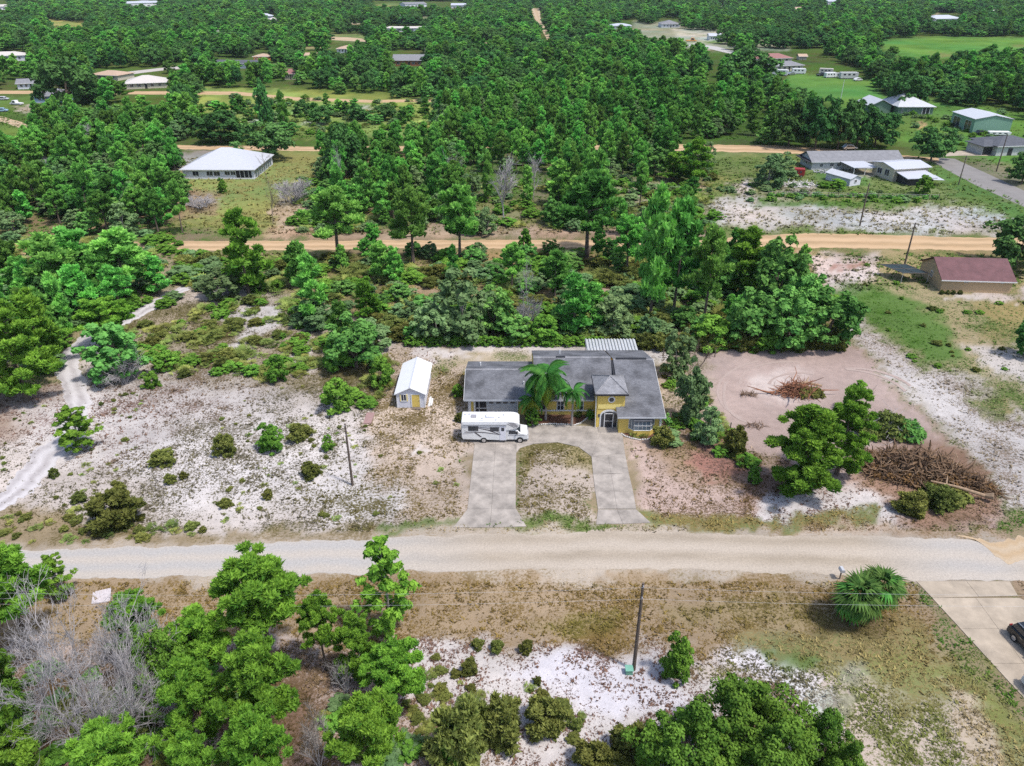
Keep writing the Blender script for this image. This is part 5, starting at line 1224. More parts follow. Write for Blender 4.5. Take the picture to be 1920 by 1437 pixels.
# green house, green barn, dark grey house
gh = house('house', 'green house with several pale metal hip roofs beside a mown lawn', 'house', (1682,215), (1748,215), 16, 2.8, 3.6, 'hip', 'green_wall', 'steel_roof', .6,
      wins=((.1,.14,.8,2.1),(.28,.32,.8,2.1)), ridge=(4.5,5.5))
def gpart(parent, nm, prof_fn, matk): m = MB(); prof_fn(m); return m.build(nm, M[matk], parent)
m = MB(); m.prism_y([(-9.5,0),(-1.5,0),(-1.5,2.8),(-5.5,4.9),(-9.5,2.8)], 3, 15); m.build('wing_wall', M['green_wall'], gh)
m = MB(); m.slab([(-10.2,2.4,2.75),(-5.5,2.4,5.1),(-5.5,15.5,5.1),(-10.2,15.5,2.75)], .14); m.slab([(-5.498,2.4,5.1),(-.4,2.4,2.75),(-.4,15.5,2.75),(-5.498,15.5,5.1)], .14); m.build('wing_roof', M['steel_roof'], gh)
m = MB(); m.box(9.4, 12.2, -.05, -.004, .3, 2.4); m.build('porch_opening', M['dark'], gh)
for x in (9.3,10.7,12.1): c = MB(); c.box(x, x+.16, -.2, -.056, 0, 2.5); c.build('post', M['white_paint'], gh)
house('barn', 'pale green metal barn with a low grey roof', 'barn', (1822,250), (1892,250), 15, 4.6, 1.2, 'gy', 'green_metal', 'steel_roof', .3, sides=(('left',.12,.38,.1,3.6),('left',.6,.9,.1,3.6)))
dh = house('house', 'dark grey house with an open garage at the right edge', 'house', (1866,293), (1950,290), 12, 2.8, 1.8, 'hip', 'grey_wall', 'dark_roof', .6, doors=((.25,.35,2.2),), doorm='dark')
m = MB(); m.box(-3.2, 3.6, 2, 9, 0, 2.7); m.build('garage_wall', M['grey_wall'], dh)
m = MB(); m.slab([(-4,.9,2.75),(4.2,.9,2.75),(1,6,3.9),(-.5,6,3.9)], .14); m.slab([(-4,9.6,2.75),(-4,.9,2.75),(-.5,6,3.9)], .14); m.build('garage_roof', M['dark_roof'], dh)
m = MB(); m.box(-3.0, 1.2, 1.95, 1.996, .05, 2.25); m.build('garage_door', M['dark'], dh)  # dark sheet in the open garage mouth, standing in for the shade inside
# further houses
FH = [
 ('terracotta roofed house standing left of the junk yard', (1416,120), (1484,118), 12, 2.6, 2.2, 'hip', 'beige_wall', 'red_tile'),
 ('grey roofed house in front of the terracotta roofed one', (1452,134), (1505,132), 10, 2.6, 1.8, 'hip', 'beige_wall', 'grey_roof'),
 ('tiny pale outhouse right of the terracotta roof', (1498,113), (1512,113), 5, 2.2, 1.0, 'gx', 'beige_wall', 'tan_roof'),
 ('blue walled house with a grey hip roof at the far left', (66,193), (128,192), 10, 2.6, 2.2, 'hip', 'blue_wall', 'grey_roof'),
 ('long grey roofed house just behind the blue one', (34,168), (84,166), 9, 2.6, 1.4, 'gx', 'lavender_wall', 'grey_roof'),
 ('broad pale roofed house behind the left woods', (236,168), (312,165), 15, 2.4, 2.6, 'hip', 'beige_wall', 'pale_roof'),
 ('tan roofed house left of the broad pale roof', (172,150), (222,152), 12, 2.4, 1.6, 'hip', 'beige_wall', 'tan_roof'),
 ('white roofed house at the far left edge', (-20,116), (48,114), 12, 3.0, 1.8, 'hip', 'lavender_wall', 'pale_roof'),
 ('orange brown house framed by dark trees', (738,124), (795,124), 11, 3.2, 2.4, 'gx', 'brown_wall', 'grey_roof'),
 ('pink roofed house in the far left centre woods', (632,100), (664,100), 12, 2.6, 1.6, 'hip', 'white_paint', 'tan_roof'),
 ('small mauve roofed house behind the pines', (534,150), (557,150), 9, 3.0, 1.6, 'gx', 'beige_wall', 'red_tile'),
 ('orange walled house half hidden by far trees', (476,116), (504,116), 10, 2.8, 1.2, 'hip', 'orange_wall', 'tan_roof'),
 ('tiny white house with brown roof near the orange house', (572,114), (592,114), 9, 2.6, 1.4, 'gx', 'white_paint', 'tan_roof'),
 ('dark roofed long house in the left distance', (398,128), (478,129), 11, 2.6, 1.2, 'gx', 'lavender_wall', 'dark_roof'),
 ('white roofed house in the far centre', (1144,55), (1184,55), 14, 2.8, 1.6, 'hip', 'white_paint', 'white_metal'),
 ('grey hip roofed house in the far centre', (1240,52), (1274,52), 18, 3.0, 3.0, 'hip', 'lavender_wall', 'grey_roof'),
 ('small white shed by the far yellow machine', (1330,76), (1352,76), 9, 3.2, 1.4, 'gx', 'white_paint', 'white_metal'),
 ('white roofed house far off at the upper right', (1748,42), (1803,41), 20, 3.0, 3.0, 'hip', 'white_paint', 'white_metal'),
 ('small white roofed house below the far upper right one', (1729,60), (1748,60), 12, 3.0, 1.6, 'gx', 'white_paint', 'white_metal'),
 ('long white building on the top edge at left', (238,14), (300,12), 22, 5.0, 2.0, 'gx', 'white_paint', 'white_metal'),
 ('white house on the top left edge', (-20,20), (22,18), 22, 4.0, 2.0, 'gx', 'lavender_wall', 'pale_roof'),
 ('pale roofed house under the top edge, left of centre', (497,44), (522,44), 14, 3.0, 2.0, 'hip', 'beige_wall', 'pale_roof'),
 ('long low white building in the far centre left', (724,60), (796,60), 12, 3.0, 1.0, 'gx', 'white_paint', 'pale_roof'),
 ('long grey building on the top edge at centre', (760,14), (800,13), 22, 4.0, 2.0, 'gx', 'lavender_wall', 'grey_roof'),
 ('white building on the top edge at centre left', (846,16), (882,16), 20, 4.0, 2.0, 'gx', 'white_paint', 'white_metal'),
 ('pale house on the top edge at centre', (1085,8), (1115,8), 25, 4.0, 3.0, 'gx', 'white_paint', 'white_metal'),
 ('pale hip roofed house on the top edge right of centre', (1255,16), (1295,15), 26, 4.0, 4.0, 'hip', 'lavender_wall', 'pale_roof'),
 ('white house on the top edge at right', (1552,10), (1574,10), 22, 5.0, 2.0, 'gx', 'white_paint', 'white_metal'),
 ('reddish small house near the top edge at right', (1490,24), (1505,24), 16, 4.0, 2.0, 'gx', 'brown_wall', 'tan_roof'),
 ('tan roofed house beyond the far right woods', (1582,46), (1606,46), 14, 3.0, 2.0, 'hip', 'beige_wall', 'tan_roof'),
 ('white roofed pavilion in the far right woods', (1594,56), (1612,56), 12, 3.0, 1.6, 'gx', 'white_paint', 'white_metal'),
 ('pale house left of the top dirt road', (680,36), (715,36), 16, 3.0, 2.0, 'hip', 'beige_wall', 'pale_roof'),
]
for (lab, fl, fr, dp, wh, rs, kd, wl, rf) in FH:
    house('house', lab, 'house', fl, fr, dp, wh, rs, kd, wl, rf, .6, wins=((.12,.2,1,2.1),(.3,.38,1,2.1),(.62,.7,1,2.1),(.82,.88,1,2.1)), doors=((.48,.54,2.1),), doorm='dark')

gT = random.Random(31)
for i in range(34):
    x = gT.uniform(0, 1900); y = gT.choice([gT.uniform(3,12), gT.uniform(8,40)])
    s_ = ppm(y); wpx = 14*s_*gT.uniform(.9,1.5)
    house('house', 'tiny far house showing as a pale roof among the woods near the top edge', 'house', (x, y), (x+wpx, y-.1), gT.uniform(10,18), 4.5, gT.uniform(1.5,3), gT.choice(['gx','hip']), 'lavender_wall', gT.choice(['pale_roof','white_metal','grey_roof','tan_roof','steel_roof']), .6, group='tiny far houses near the top edge')
# junk yard vehicles right of the terracotta house, far vehicles
def small_vehicle(name, label, cat, px, py, L, W, H, rz, paint, kind='car', group=None):
    t = thing(name, label, cat, P(px, py), rz, group)
    b = MB(); z = .32
    if kind == 'car':
        b.prism_y([(-L/2,z),(L/2,z),(L/2,z+.42),(L*.30,z+.58),(L*.16,H),(-L*.28,H),(-L*.42,z+.62),(-L/2,z+.5)], -W/2, W/2)
    elif kind == 'truck':
        b.prism_y([(-L/2,z),(L/2,z),(L/2,z+.5),(L*.34,z+.65),(L*.22,H),(-L*.02,H),(-L*.05,z+.62),(-L/2,z+.62)], -W/2, W/2)
    else:
        b.prism_y([(-L/2,z),(L*.45,z),(L/2,z+.4),(L/2,H-.2),(L*.46,H),(-L*.46,H),(-L/2,H-.2)], -W/2, W/2)
    b.build('body', M[paint], t, bevel=.06)
    g_ = MB()
    if kind != 'box':
        for s in (-1, 1):
            y = s*(W/2+.006)
            q = [(L*.25,y,z+.66),(L*.15,y,H-.1),(-L*.25 if kind=='car' else -L*.02,y,H-.1),(-L*.36 if kind=='car' else -L*.02,y,z+.66)]
            g_.face(q if s < 0 else q[::-1])
        x0, x1 = L*.295, L*.168; g_.face([(x0+.01,-W*.42,z+.62),(x0+.01,W*.42,z+.62),(x1+.01,W*.38,H-.06),(x1+.01,-W*.38,H-.06)])
    else:
        for i in range(3): g_.box(-L*.35+i*L*.26, -L*.35+i*L*.26+L*.14, -W/2-.02, -W/2-.004, H*.55, H*.78)
    g_.build('window', M['glass'], t)
    for sx in (-L*.31, L*.31):
        for sy in (-1, 1):
            w_ = MB(); w_.cyl((sx, sy*(W/2-.2), .33), (sx, sy*(W/2+.02), .33), .33, 14); wo_ = w_.build('wheel', M['black_rubber'], t)
            r_ = MB(); r_.cyl((sx, sy*(W/2+.021), .33), (sx, sy*(W/2+.035), .33), .19, 10); r_.build('rim', M['chrome'], wo_)
    return t
small_vehicle('pickup_truck', 'white pickup truck parked on the far left lawn', 'truck', 32, 197, 5.4, 1.9, 1.8, 2.9, 'white_paint', 'truck')
small_vehicle('parked_car', 'grey car at the far left edge', 'car', 6, 188, 4.6, 1.8, 1.5, .1, 'grey_door')
small_vehicle('parked_car', 'small blue and white car at the left frame edge', 'car', 4, 210, 4.4, 1.8, 1.5, .3, 'blue_wall')
VJ = [('white motorhome among the junk yard vehicles',1462,142,8,2.5,3,'box','white_paint'),('dark car parked beside the grey roofed house',1470,141,4.6,1.8,1.5,'car','black_paint'),('silver car at the left of the junk yard',1484,141,4.6,1.8,1.5,'car','chrome'),
      ('white trailer in the middle of the junk yard',1497,139,7,2.4,2.8,'box','white_paint'),('white box trailer right of the tall dark tree',1556,146,6,2.4,2.6,'box','white_paint'),('grey van in the junk yard',1572,146,5.5,2,2.3,'box','grey_wall'),
      ('large grey trailer at the right of the junk yard',1590,148,9,2.6,3.2,'box','grey_wall'),('white car at the right end of the junk yard',1608,152,4.6,1.8,1.5,'car','white_paint'),('pale car behind the junk yard trailers',1582,141,4.6,1.8,1.5,'car','chrome'),('dark pickup in the junk yard',1540,143,5.4,1.9,1.8,'truck','black_paint'),
      ('white travel trailer near the dark trees',1548,139,7,2.4,2.8,'box','pale_roof')]
for i, (lab, x, y, L_, W_, H_, kd, pt) in enumerate(VJ): small_vehicle('parked_car' if kd == 'car' else ('pickup_truck' if kd == 'truck' else 'trailer'), lab, {'car':'car','truck':'truck','box':'trailer'}[kd], x, y, L_, W_, H_, .2*((i*7) % 5)-.4, pt, kd)
small_vehicle('farm_machine', 'yellow orange machine parked in the far yard', 'machine', 1296, 78, 8, 2.5, 2.6, 0, 'orange_wall', 'truck')
small_vehicle('boat_trailer', 'white boat trailer behind the dark grey house', 'trailer', 1872, 254, 7, 2.2, 1.3, -.1, 'white_paint', 'box')
small_vehicle('parked_car', 'black car in front of the green barn', 'car', 1840, 253, 4.6, 1.8, 1.5, .1, 'black_paint')
small_vehicle('trailer', 'rusty red trailer standing among scrap behind the fence', 'trailer', 1493, 331, 4.0, 2.0, 2.2, -.3, 'red_paint', 'box')
small_vehicle('parked_car', 'grey car partly hidden behind the long grey house', 'car', 1592, 281, 4.6, 1.8, 1.6, .1, 'chrome')

# ------------------------------------------------------------------ the yellow house
O = Vector((-5.5, 82.6, 0)); hs = thing('house', 'yellow stucco house with a square entry tower and grey shingle roofs', 'house', O)
def H(mb, name, m_, parent=None, **k):
    o = mb.build(name, [M[q] for q in m_] if isinstance(m_, tuple) else M[m_], parent or hs, **k)
    if parent is None: o.location = -O
    return o
def roofpair(mb, x0, x1, yf, zf, yr, zr, yb, zb, th=.16):
    mb.slab([(x0,yf,zf),(x1,yf,zf),(x1,yr,zr),(x0,yr,zr)], th); mb.slab([(x0,yr+.003,zr),(x1,yr+.003,zr),(x1,yb,zb),(x0,yb,zb)], th)
m = MB(); m.prism_x([(82.6,0),(92.0,0),(92.0,2.42),(87.3,3.9),(82.6,2.42)], -5.5, 2.8)
m.prism_x([(82.62,0),(95.4,0),(95.4,2.42),(89,4.75),(82.62,2.45)], 2.802, 13.0)
m.prism_x([(78.2,0),(95.38,0),(95.38,2.40),(88.6,4.72),(78.2,2.5)], 13.3, 18.1); m.box(13.002, 13.299, 78.2, 82.6, 0, 2.45); H(m, 'wall', 'yellow_stucco')
m = MB(); roofpair(m, -6.05, 2.795, 82.0, 2.5, 87.3, 4.12, 92.6, 2.5); H(m, 'garage_roof', 'shingle')
m = MB(); roofpair(m, 2.8, 12.99, 82.0, 2.52, 89.0, 5.02, 96.0, 2.5); H(m, 'main_roof', 'shingle')
m = MB(); roofpair(m, 13.25, 18.5, 77.6, 2.62, 88.4, 5.0, 96.0, 2.52); m.slab([(12.7,77.6,2.62),(13.248,77.6,2.62),(13.248,79.4,3.01),(12.7,79.4,3.01)], .16); H(m, 'wing_roof', 'shingle')
m = MB(); m.prism_x([(82.6,2.5),(88.6,4.7),(88.4,4.84),(82.6,3.56)], 13.01, 13.298); H(m, 'step_wall', 'dark')
m = MB()
for (x0,x1,yr,zr) in ((-6.05,2.79,87.3,4.12),(2.81,12.98,89.0,5.02),(13.26,18.5,88.4,5.0)):
    m.prism_x([(yr-.22,zr-.06),(yr,zr+.035),(yr+.22,zr-.06)], x0, x1)
H(m, 'ridge_cap', 'shingle_light')
m = MB(); m.box(13.6, 17.6, 88.25, 88.6, 5.03, 5.12); H(m, 'ridge_vent', 'dark'); m = MB(); m.box(5.8, 7.0, 88.8, 89.05, 5.03, 5.13); H(m, 'ridge_vent', 'dark')
for (x,y,z) in ((1.5,84.6,3.4),(6.5,92.2,4.1),(-4.2,89.5,3.6)):
    m = MB(); m.cyl((x,y,z-.3),(x,y,z+.35),.09,8); H(m, 'vent_pipe', 'white_paint')
m = MB()
m.box(-6.07,10.2,81.93,81.995,2.32,2.52); H(m, 'gutter', 'grey_door'); m = MB(); m.box(12.7,18.55,77.53,77.595,2.45,2.64); H(m, 'gutter', 'grey_door')
m = MB(); m.slab([(18.5,77.6,2.60),(18.54,77.6,2.60),(18.54,88.4,4.99),(18.5,88.4,4.99)], .2); m.slab([(18.5,88.4,4.99),(18.54,88.4,4.99),(18.54,96,2.5),(18.5,96,2.5)], .2); m.slab([(-6.09,82,2.49),(-6.05,82,2.49),(-6.05,87.3,4.11),(-6.09,87.3,4.11)], .2); H(m, 'fascia', 'white_paint')
m = MB(); m.box(17.9,18.16,78.12,78.195,0,2.42); m.box(18.102,18.16,78.2,78.5,0,2.42); H(m, 'corner_trim', 'white_paint')
m = MB(); m.box(-5.56,-5.2,82.54,82.596,0,2.3); m.box(-5.56,-5.502,82.6,82.9,0,2.3); H(m, 'corner_trim', 'white_paint')
m = MB(); m.box(2.9,10.35,82.5,82.615,.55,.72); H(m, 'sill_band', 'white_paint')
m = MB(); m.box(-4.7,.62,82.5,82.596,2.1,2.32); m.box(-4.85,-4.7,82.5,82.596,0,2.32); m.box(.62,.77,82.5,82.596,0,2.32); H(m, 'door_frame', 'white_paint')
m = MB(); m.box(-3.15,.6,82.54,82.592,0,2.08)
for z in (.5,1.02,1.54): m.box(-3.15,.6,82.53,82.54,z,z+.03)
gd = H(m, 'garage_door', 'grey_door')
m = MB()
for i in range(4): m.box(-2.9+i*.9,-2.35+i*.9,82.525,82.538,1.66,1.9)
o = H(m, 'pane', 'glass', gd)
m = MB(); m.box(-4.66,-3.2,82.55,82.592,0,2.08); gs = H(m, 'screen', 'dark')
m = MB()
for x in (-4.68,-4.2,-3.22): m.box(x,x+.07,82.5,82.548,0,2.1)
m.box(-4.68,-3.16,82.5,82.548,.95,1.03); H(m, 'screen_frame', 'white_paint')
def win_w(x0, x1, z0, z1, yw, bars=0, cross=True, fr='white_paint'):
    m = MB(); t = .09
    m.box(x0-t,x1+t,yw-.09,yw-.002,z1,z1+t); m.box(x0-t,x1+t,yw-.11,yw-.002,z0-t,z0); m.box(x0-t,x0,yw-.08,yw-.002,z0,z1); m.box(x1,x1+t,yw-.08,yw-.002,z0,z1)
    for i in range(1, bars+1): c = x0+(x1-x0)*i/(bars+1); m.box(c-.03,c+.03,yw-.07,yw-.002,z0,z1)
    if cross: c = (z0+z1)/2; m.box(x0,x1,yw-.065,yw-.003,c-.03,c+.03)
    w_ = H(m, 'window', fr); g_ = MB(); g_.box(x0,x1,yw-.035,yw-.004,z0,z1); H(g_, 'pane', 'glass', w_); return w_
win_w(5.75,6.55,.75,2.05,82.62,1); win_w(8.2,9.0,.75,2.05,82.62,1); win_w(3.7,4.3,.75,2.05,82.62,0)
# entry tower
m = MB(); m.box(10.4,13.75,79.5,83.6,0,4.78); H(m, 'tower_wall', 'yellow_stucco')
m = MB(); c = [(10.05,79.1,4.95),(14.05,79.1,4.95),(14.05,84.0,4.95),(10.05,84.0,4.95)]; pk = (12.05,81.55,6.15)
for i in range(4): m.face([c[i], c[(i+1)%4], pk])
m.box(10.06,14.04,79.11,83.99,4.72,4.946); H(m, 'tower_roof', 'shingle_light')
m = MB()
for q in c: m.tube([(q[0],q[1],q[2]+.02), (pk[0],pk[1],pk[2]+.03)], .07, 4)
H(m, 'ridge_cap', 'shingle_light')
m = MB(); m.box(10.02,14.08,79.04,79.095,4.74,4.97); m.box(9.99,10.045,79.1,84.0,4.74,4.97); H(m, 'gutter', 'dark')
m = MB(); m.tube([(10.1,79.15,4.8),(10.2,79.4,4.4),(10.3,79.42,.1)], .05, 6); H(m, 'downpipe', 'white_paint')
def disc(mb, x, y, z, r, n=20, ry=1.0):
    mb.face([(x+r*math.cos(2*math.pi*i/n), y, z+r*ry*math.sin(2*math.pi*i/n)) for i in range(n)])
m = MB(); n_ = 20
for i in range(n_):
    a0, a1 = 2*math.pi*i/n_, 2*math.pi*(i+1)/n_
    q = [(12.1+r*math.cos(t), 79.42, 4.02+r*math.sin(t)) for r, t in ((.44,a0),(.44,a1),(.30,a1),(.30,a0))]
    m.face(q[::-1]); m.face([q[0],q[1],(q[1][0],79.498,q[1][2]),(q[0][0],79.498,q[0][2])])
rw = H(m, 'round_window', 'white_paint'); m = MB(); m.cyl((12.1,79.46,4.02),(12.1,79.495,4.02),.31,20); H(m, 'pane', 'glass', rw)
m = MB(); m.prism_y([(10.5,2.75),(13.0,2.75),(13.4,3.35),(10.5,3.35)], 79.42, 79.498); H(m, 'arch_panel', 'yellow_light')
m = MB(); N_ = 14; xs0, xs1 = 10.98, 12.92; cx_ = (xs0+xs1)/2; hw_ = (xs1-xs0)/2
prof = [(cx_+(hw_+.18)*math.cos(math.pi*i/N_), 1.75+.85*math.sin(math.pi*i/N_)) for i in range(N_+1)]
m.prism_y([(xs1+.18,0)] + prof + [(xs0-.18,0)], 79.44, 79.498); H(m, 'entry_surround', 'white_paint')
m = MB(); m.prism_y([(xs1,0.02)] + [(cx_+hw_*math.cos(math.pi*i/N_), 1.72+.62*math.sin(math.pi*i/N_)) for i in range(N_+1)] + [(xs0,0.02)], 79.405, 79.438); H(m, 'sidelight', 'glass')
m = MB()
for x in (11.38,12.42): m.box(x-.05,x+.05,79.36,79.404,0,2.2)
m.box(11.38,12.52,79.36,79.404,2.02,2.1); m.box(11.43,12.37,79.36,79.404,1.0,1.05); H(m, 'door_frame', 'white_paint')
m = MB(); m.box(11.43,12.37,79.37,79.402,.05,2.0); dr = H(m, 'entry_door', 'dark'); m = MB(); m.cyl((12.28,79.31,1.0),(12.28,79.37,1.0),.04,8); H(m, 'handle', 'chrome', dr)
m = MB(); m.box(10.58,10.92,79.45,79.497,1.55,1.95); H(m, 'plaque', 'stripe_dark')
m = MB(); m.box(10.6,13.3,78.3,79.49,0,.12); H(m, 'entry_step', 'concrete')
# bay window on the wing
m = MB(); by = 77.55
m.slab([(14.2,78.19,.75),(14.75,by,.75),(16.75,by,.75),(17.3,78.19,.75)], .75); H(m, 'bay_base', 'yellow_stucco')
m = MB(); m.slab([(14.1,78.19,2.42),(14.7,by-.1,2.2),(16.8,by-.1,2.2),(17.4,78.19,2.42)], .12); H(m, 'bay_roof', 'dark_roof')
m = MB(); P4 = [(14.22,78.19),(14.77,by+.03),(16.73,by+.03),(17.28,78.19)]
for i in range(3):
    a_, b_ = P4[i], P4[i+1]
    m.face([(a_[0],a_[1],.76),(b_[0],b_[1],.76),(b_[0],b_[1],2.1),(a_[0],a_[1],2.1)])
bw = H(m, 'bay_pane', 'glass_blue'); m = MB()
for i in range(3):
    a_, b_ = Vector((*P4[i],0)), Vector((*P4[i+1],0)); k_ = 4 if i == 1 else 2
    for j in range(k_+1):
        p = a_.lerp(b_, j/k_); m.tube([(p.x,p.y-.02,.76),(p.x,p.y-.02,2.1)], .04 if j in (0,k_) else .025, 4)
    for z in (.78,1.43,2.07): m.tube([(a_.x,a_.y-.02,z),(b_.x,b_.y-.02,z)], .04 if z != 1.43 else .025, 4)
H(m, 'bay_frame', 'white_paint')
# aluminium awning behind: separate folded panels
aw = thing('awning', 'ribbed aluminium awning roof over the back patio of the yellow house', 'awning', (10.6, 96.05, 0))
n_ = 16
for i in range(n_):
    f0, f1 = i/n_, (i+.94)/n_; bk = lambda f: .05 + f*7.35; ft = lambda f: f*7.3
    m = MB(); top = [(ft(f0),0,2.42),(ft(f1),0,2.42),(bk(f1),4.05,2.30),(bk(f0),4.05,2.30)]
    mid = (f0+f1)/2; up = .11
    a_, b_, c_, d_ = [Vector(q) for q in top]; e_, f_ = a_.lerp(b_, .3)+Vector((0,0,up)), d_.lerp(c_, .3)+Vector((0,0,up)); g2, h2 = a_.lerp(b_, .55)+Vector((0,0,up)), d_.lerp(c_, .55)+Vector((0,0,up)); i2, j2 = a_.lerp(b_, .72), d_.lerp(c_, .72)
    m.face([a_, e_, f_, d_], 1); m.face([e_, g2, h2, f_], 0); m.face([g2, i2, j2, h2], 1); m.face([i2, b_, c_, j2], 0)
    o = m.build('panel', [M['awning_hi'], M['awning_lo']], aw)
for x in (.2,3.6,7.1): m = MB(); m.box(x,x+.08,3.8,3.88,0,2.2); m.build('post', M['white_paint'], aw)
# stone edging of the flower beds
def edging(pts, label):
    w = [P(*q) for q in pts]; t = thing('bed_edging', label, 'edging', w[0]); L = []
    b = MB(); b.tube([(-.11,0,.1),(0,0,.1),(.11,0,.1)], [.085,.10,.085], 6); me = b.mesh('edging_stone', M['stone_white'])
    for i in range(len(w)-1):
        d = w[i+1]-w[i]; k = max(1, int(d.length/.26))
        for j in range(k):
            o = part('stone', me, t); o.location = w[i].lerp(w[i+1], j/k) - w[0] + Vector((0,0,.0)); o.rotation_euler = (0,0,math.atan2(d.y,d.x)+.1*((j*7)%3-1)); o.scale = (1, 1, .9+.2*((j*5)%3)/2)
    return t
edging([(985,799),(1000,798),(1015,797),(1035,796),(1060,797),(1078,798),(1088,795),(1096,789),(1104,783)], 'scalloped white stone edging in front of the palms')
edging([(1166,815),(1172,819),(1184,823),(1200,826),(1214,825),(1224,822)], 'short curved white stone edging under the bay window')
m = MB(); m.slab([tuple(P(*q)+Vector((0,0,.03))) for q in ((985,798),(1035,795),(1078,797),(1104,783),(1112,790),(1114,778),(985,778))], .02)
o = m.build('mulch_bed', M['mulch'], None); tag(o, kind='structure')
m = MB(); m.slab([tuple(P(*q)+Vector((0,0,.03))) for q in ((1166,814),(1184,822),(1203,825),(1224,821),(1226,812),(1166,806))], .02)
o = m.build('mulch_bed', M['mulch'], None); tag(o, kind='structure')

# ------------------------------------------------------------------ driveways of cast slabs
def slabs(name, polys, m_, z=.06):
    c0 = P(*polys[0][0]); t = thing(name, None, None, c0); tag(t, kind='structure'); del_ = [k for k in ('label','category') if k in t]
    for k in del_: del t[k]
    for poly in polys:
        w = [P(*q) - c0 for q in poly]; ce = sum(w, Vector())/len(w); pts = []
        for q in w:
            d = (ce-q); pts.append(q + d*(.016/d.length) + Vector((0,0,z)))
        b = MB(); b.slab(pts, .1); b.build('slab', M[m_], t)
    return t
LX = lambda y: 890 - (y-832)*.11; RX = lambda y: 968 - (y-832)*.008
pl = []; ysl = [834,864,897,926,955]
for i in range(4):
    for f0, f1 in ((0,.5),(.5,1)):
        q = lambda y, f: (LX(y)*(1-f)+RX(y)*f, y)
        pl.append([q(ysl[i+1],f0), q(ysl[i+1],f1), q(ysl[i],f1), q(ysl[i],f0)])
pl.append([(850,990),(918,990),(922,955),(877,955)]); pl.append([(918,990),(987,988),(968,955),(922,955)])
slabs('driveway', pl, 'concrete')
tp = [(868,800),(930,799),(988,800),(1030,797.5),(1070,798.5),(1105,800),(1130,803),(1166,806)]
bt = [(889,834),(929,834),(968,834),(1000,833),(1045,830),(1085,839),(1109,857),(1172,851)]
pl = [[bt[i],bt[i+1],tp[i+1],tp[i]] for i in range(7)] + [[(968,850),(975,841),(1000,833),(968,834)]]
slabs('driveway', pl, 'concrete')
lx = [(1109,857),(1112,890),(1116,922),(1121,955)]; rx = [(1172,851),(1179,888),(1187,922),(1193,955)]
pl = [[lx[i+1], ((lx[i+1][0]+rx[i+1][0])/2, lx[i+1][1]), ((lx[i][0]+rx[i][0])/2, (lx[i][1]+rx[i][1])/2), lx[i]] for i in range(3)]
pl += [[((lx[i+1][0]+rx[i+1][0])/2, lx[i+1][1]), rx[i+1], rx[i], ((lx[i][0]+rx[i][0])/2, (lx[i][1]+rx[i][1])/2)] for i in range(3)]
pl.append([(1118,984),(1168,983),(1157,956),(1121,956)]); pl.append([(1168,983),(1220,981),(1193,956),(1157,956)])
slabs('driveway', pl, 'concrete')
ex = lambda y: 1718+(y-1090)*.917; fx_ = lambda y: 1893+(y-1090)*.55
pl = [[(ex(1122),1122),(1835,1120),(1812,1091),(1718,1091)], [(1835,1120),(fx_(1118),1118),(1893,1091),(1812,1091)]]
yy = [1122,1180,1245,1320,1410,1520]
for i in range(5):
    mid = lambda y: (ex(y)+fx_(y))/2
    pl.append([(ex(yy[i+1]),yy[i+1]),(mid(yy[i+1]),yy[i+1]),(mid(yy[i]),yy[i]),(ex(yy[i]),yy[i])]); pl.append([(mid(yy[i+1]),yy[i+1]),(fx_(yy[i+1])+90,yy[i+1]),(fx_(yy[i])+(90 if i else 0),yy[i]),(mid(yy[i]),yy[i])])
slabs('driveway', pl, 'concrete_warm')

# ------------------------------------------------------------------ shed
sh = thing('shed', 'white shed with a yellow door left of the yellow house', 'shed', (-14.85, 84.3, 0))
m = MB(); m.prism_y([(0,0),(3.6,0),(3.6,2.1),(1.8,2.95),(0,2.1)], 0, 8.2); m.build('wall', M['lavender_wall'], sh)
m = MB(); m.slab([(-.25,-.25,2.1),(1.8,-.25,3.08),(1.8,8.5,3.08),(-.25,8.5,2.1)], .09); m.build('roof', M['white_roof'], sh)
m = MB(); m.slab([(1.803,-.25,3.08),(3.85,-.25,2.1),(3.85,8.5,2.1),(1.803,8.5,3.08)], .09); m.build('roof', M['white_roof'], sh)
m = MB(); m.prism_x([(0,3.06),(8.75,3.06),(8.75,3.13),(0,3.13)], 1.72, 1.88); o = m.build('ridge_cap', M['white_metal'], sh); o.location = (0,-.25,0)
m = MB(); m.box(1.95,2.95,-.05,-.004,.15,1.95); d_ = m.build('door', M['yellow_stucco'], sh); m = MB(); m.box(2.83,2.88,-.09,-.052,1.0,1.12); m.build('handle', M['dark'], d_)
m = MB(); m.box(1.83,1.95,-.07,-.004,.1,2.05); m.box(2.95,3.07,-.07,-.004,.1,2.05); m.box(1.95,2.95,-.07,-.004,1.95,2.05); m.build('door_frame', M['white_paint'], sh)
w_ = window(sh, .62, 1.2, 1.05, 1.95, 0, bars=1)
for x in (.42,1.29): m = MB(); m.box(x,x+.13,-.06,-.004,1.0,2.0); m.build('shutter', M['yellow_light'], sh)
m = MB(); m.box(1.9,3.05,-.55,-.08,0,.14); m.build('step', M['wood_grey'], sh)
for x in (-.03,3.52): m = MB(); m.box(x,x+.11,-.04,-.003,0,2.05); m.build('corner_trim', M['white_paint'], sh)
bd = thing('plank_ramp', 'white boards lying along the right side of the shed', 'boards', (-10.9, 84.6, 0)); m = MB(); m.box(0,.25,0,2.4,0,.12); m.box(.3,.5,.2,2.0,0,.1); m.build('board', M['white_paint'], bd)

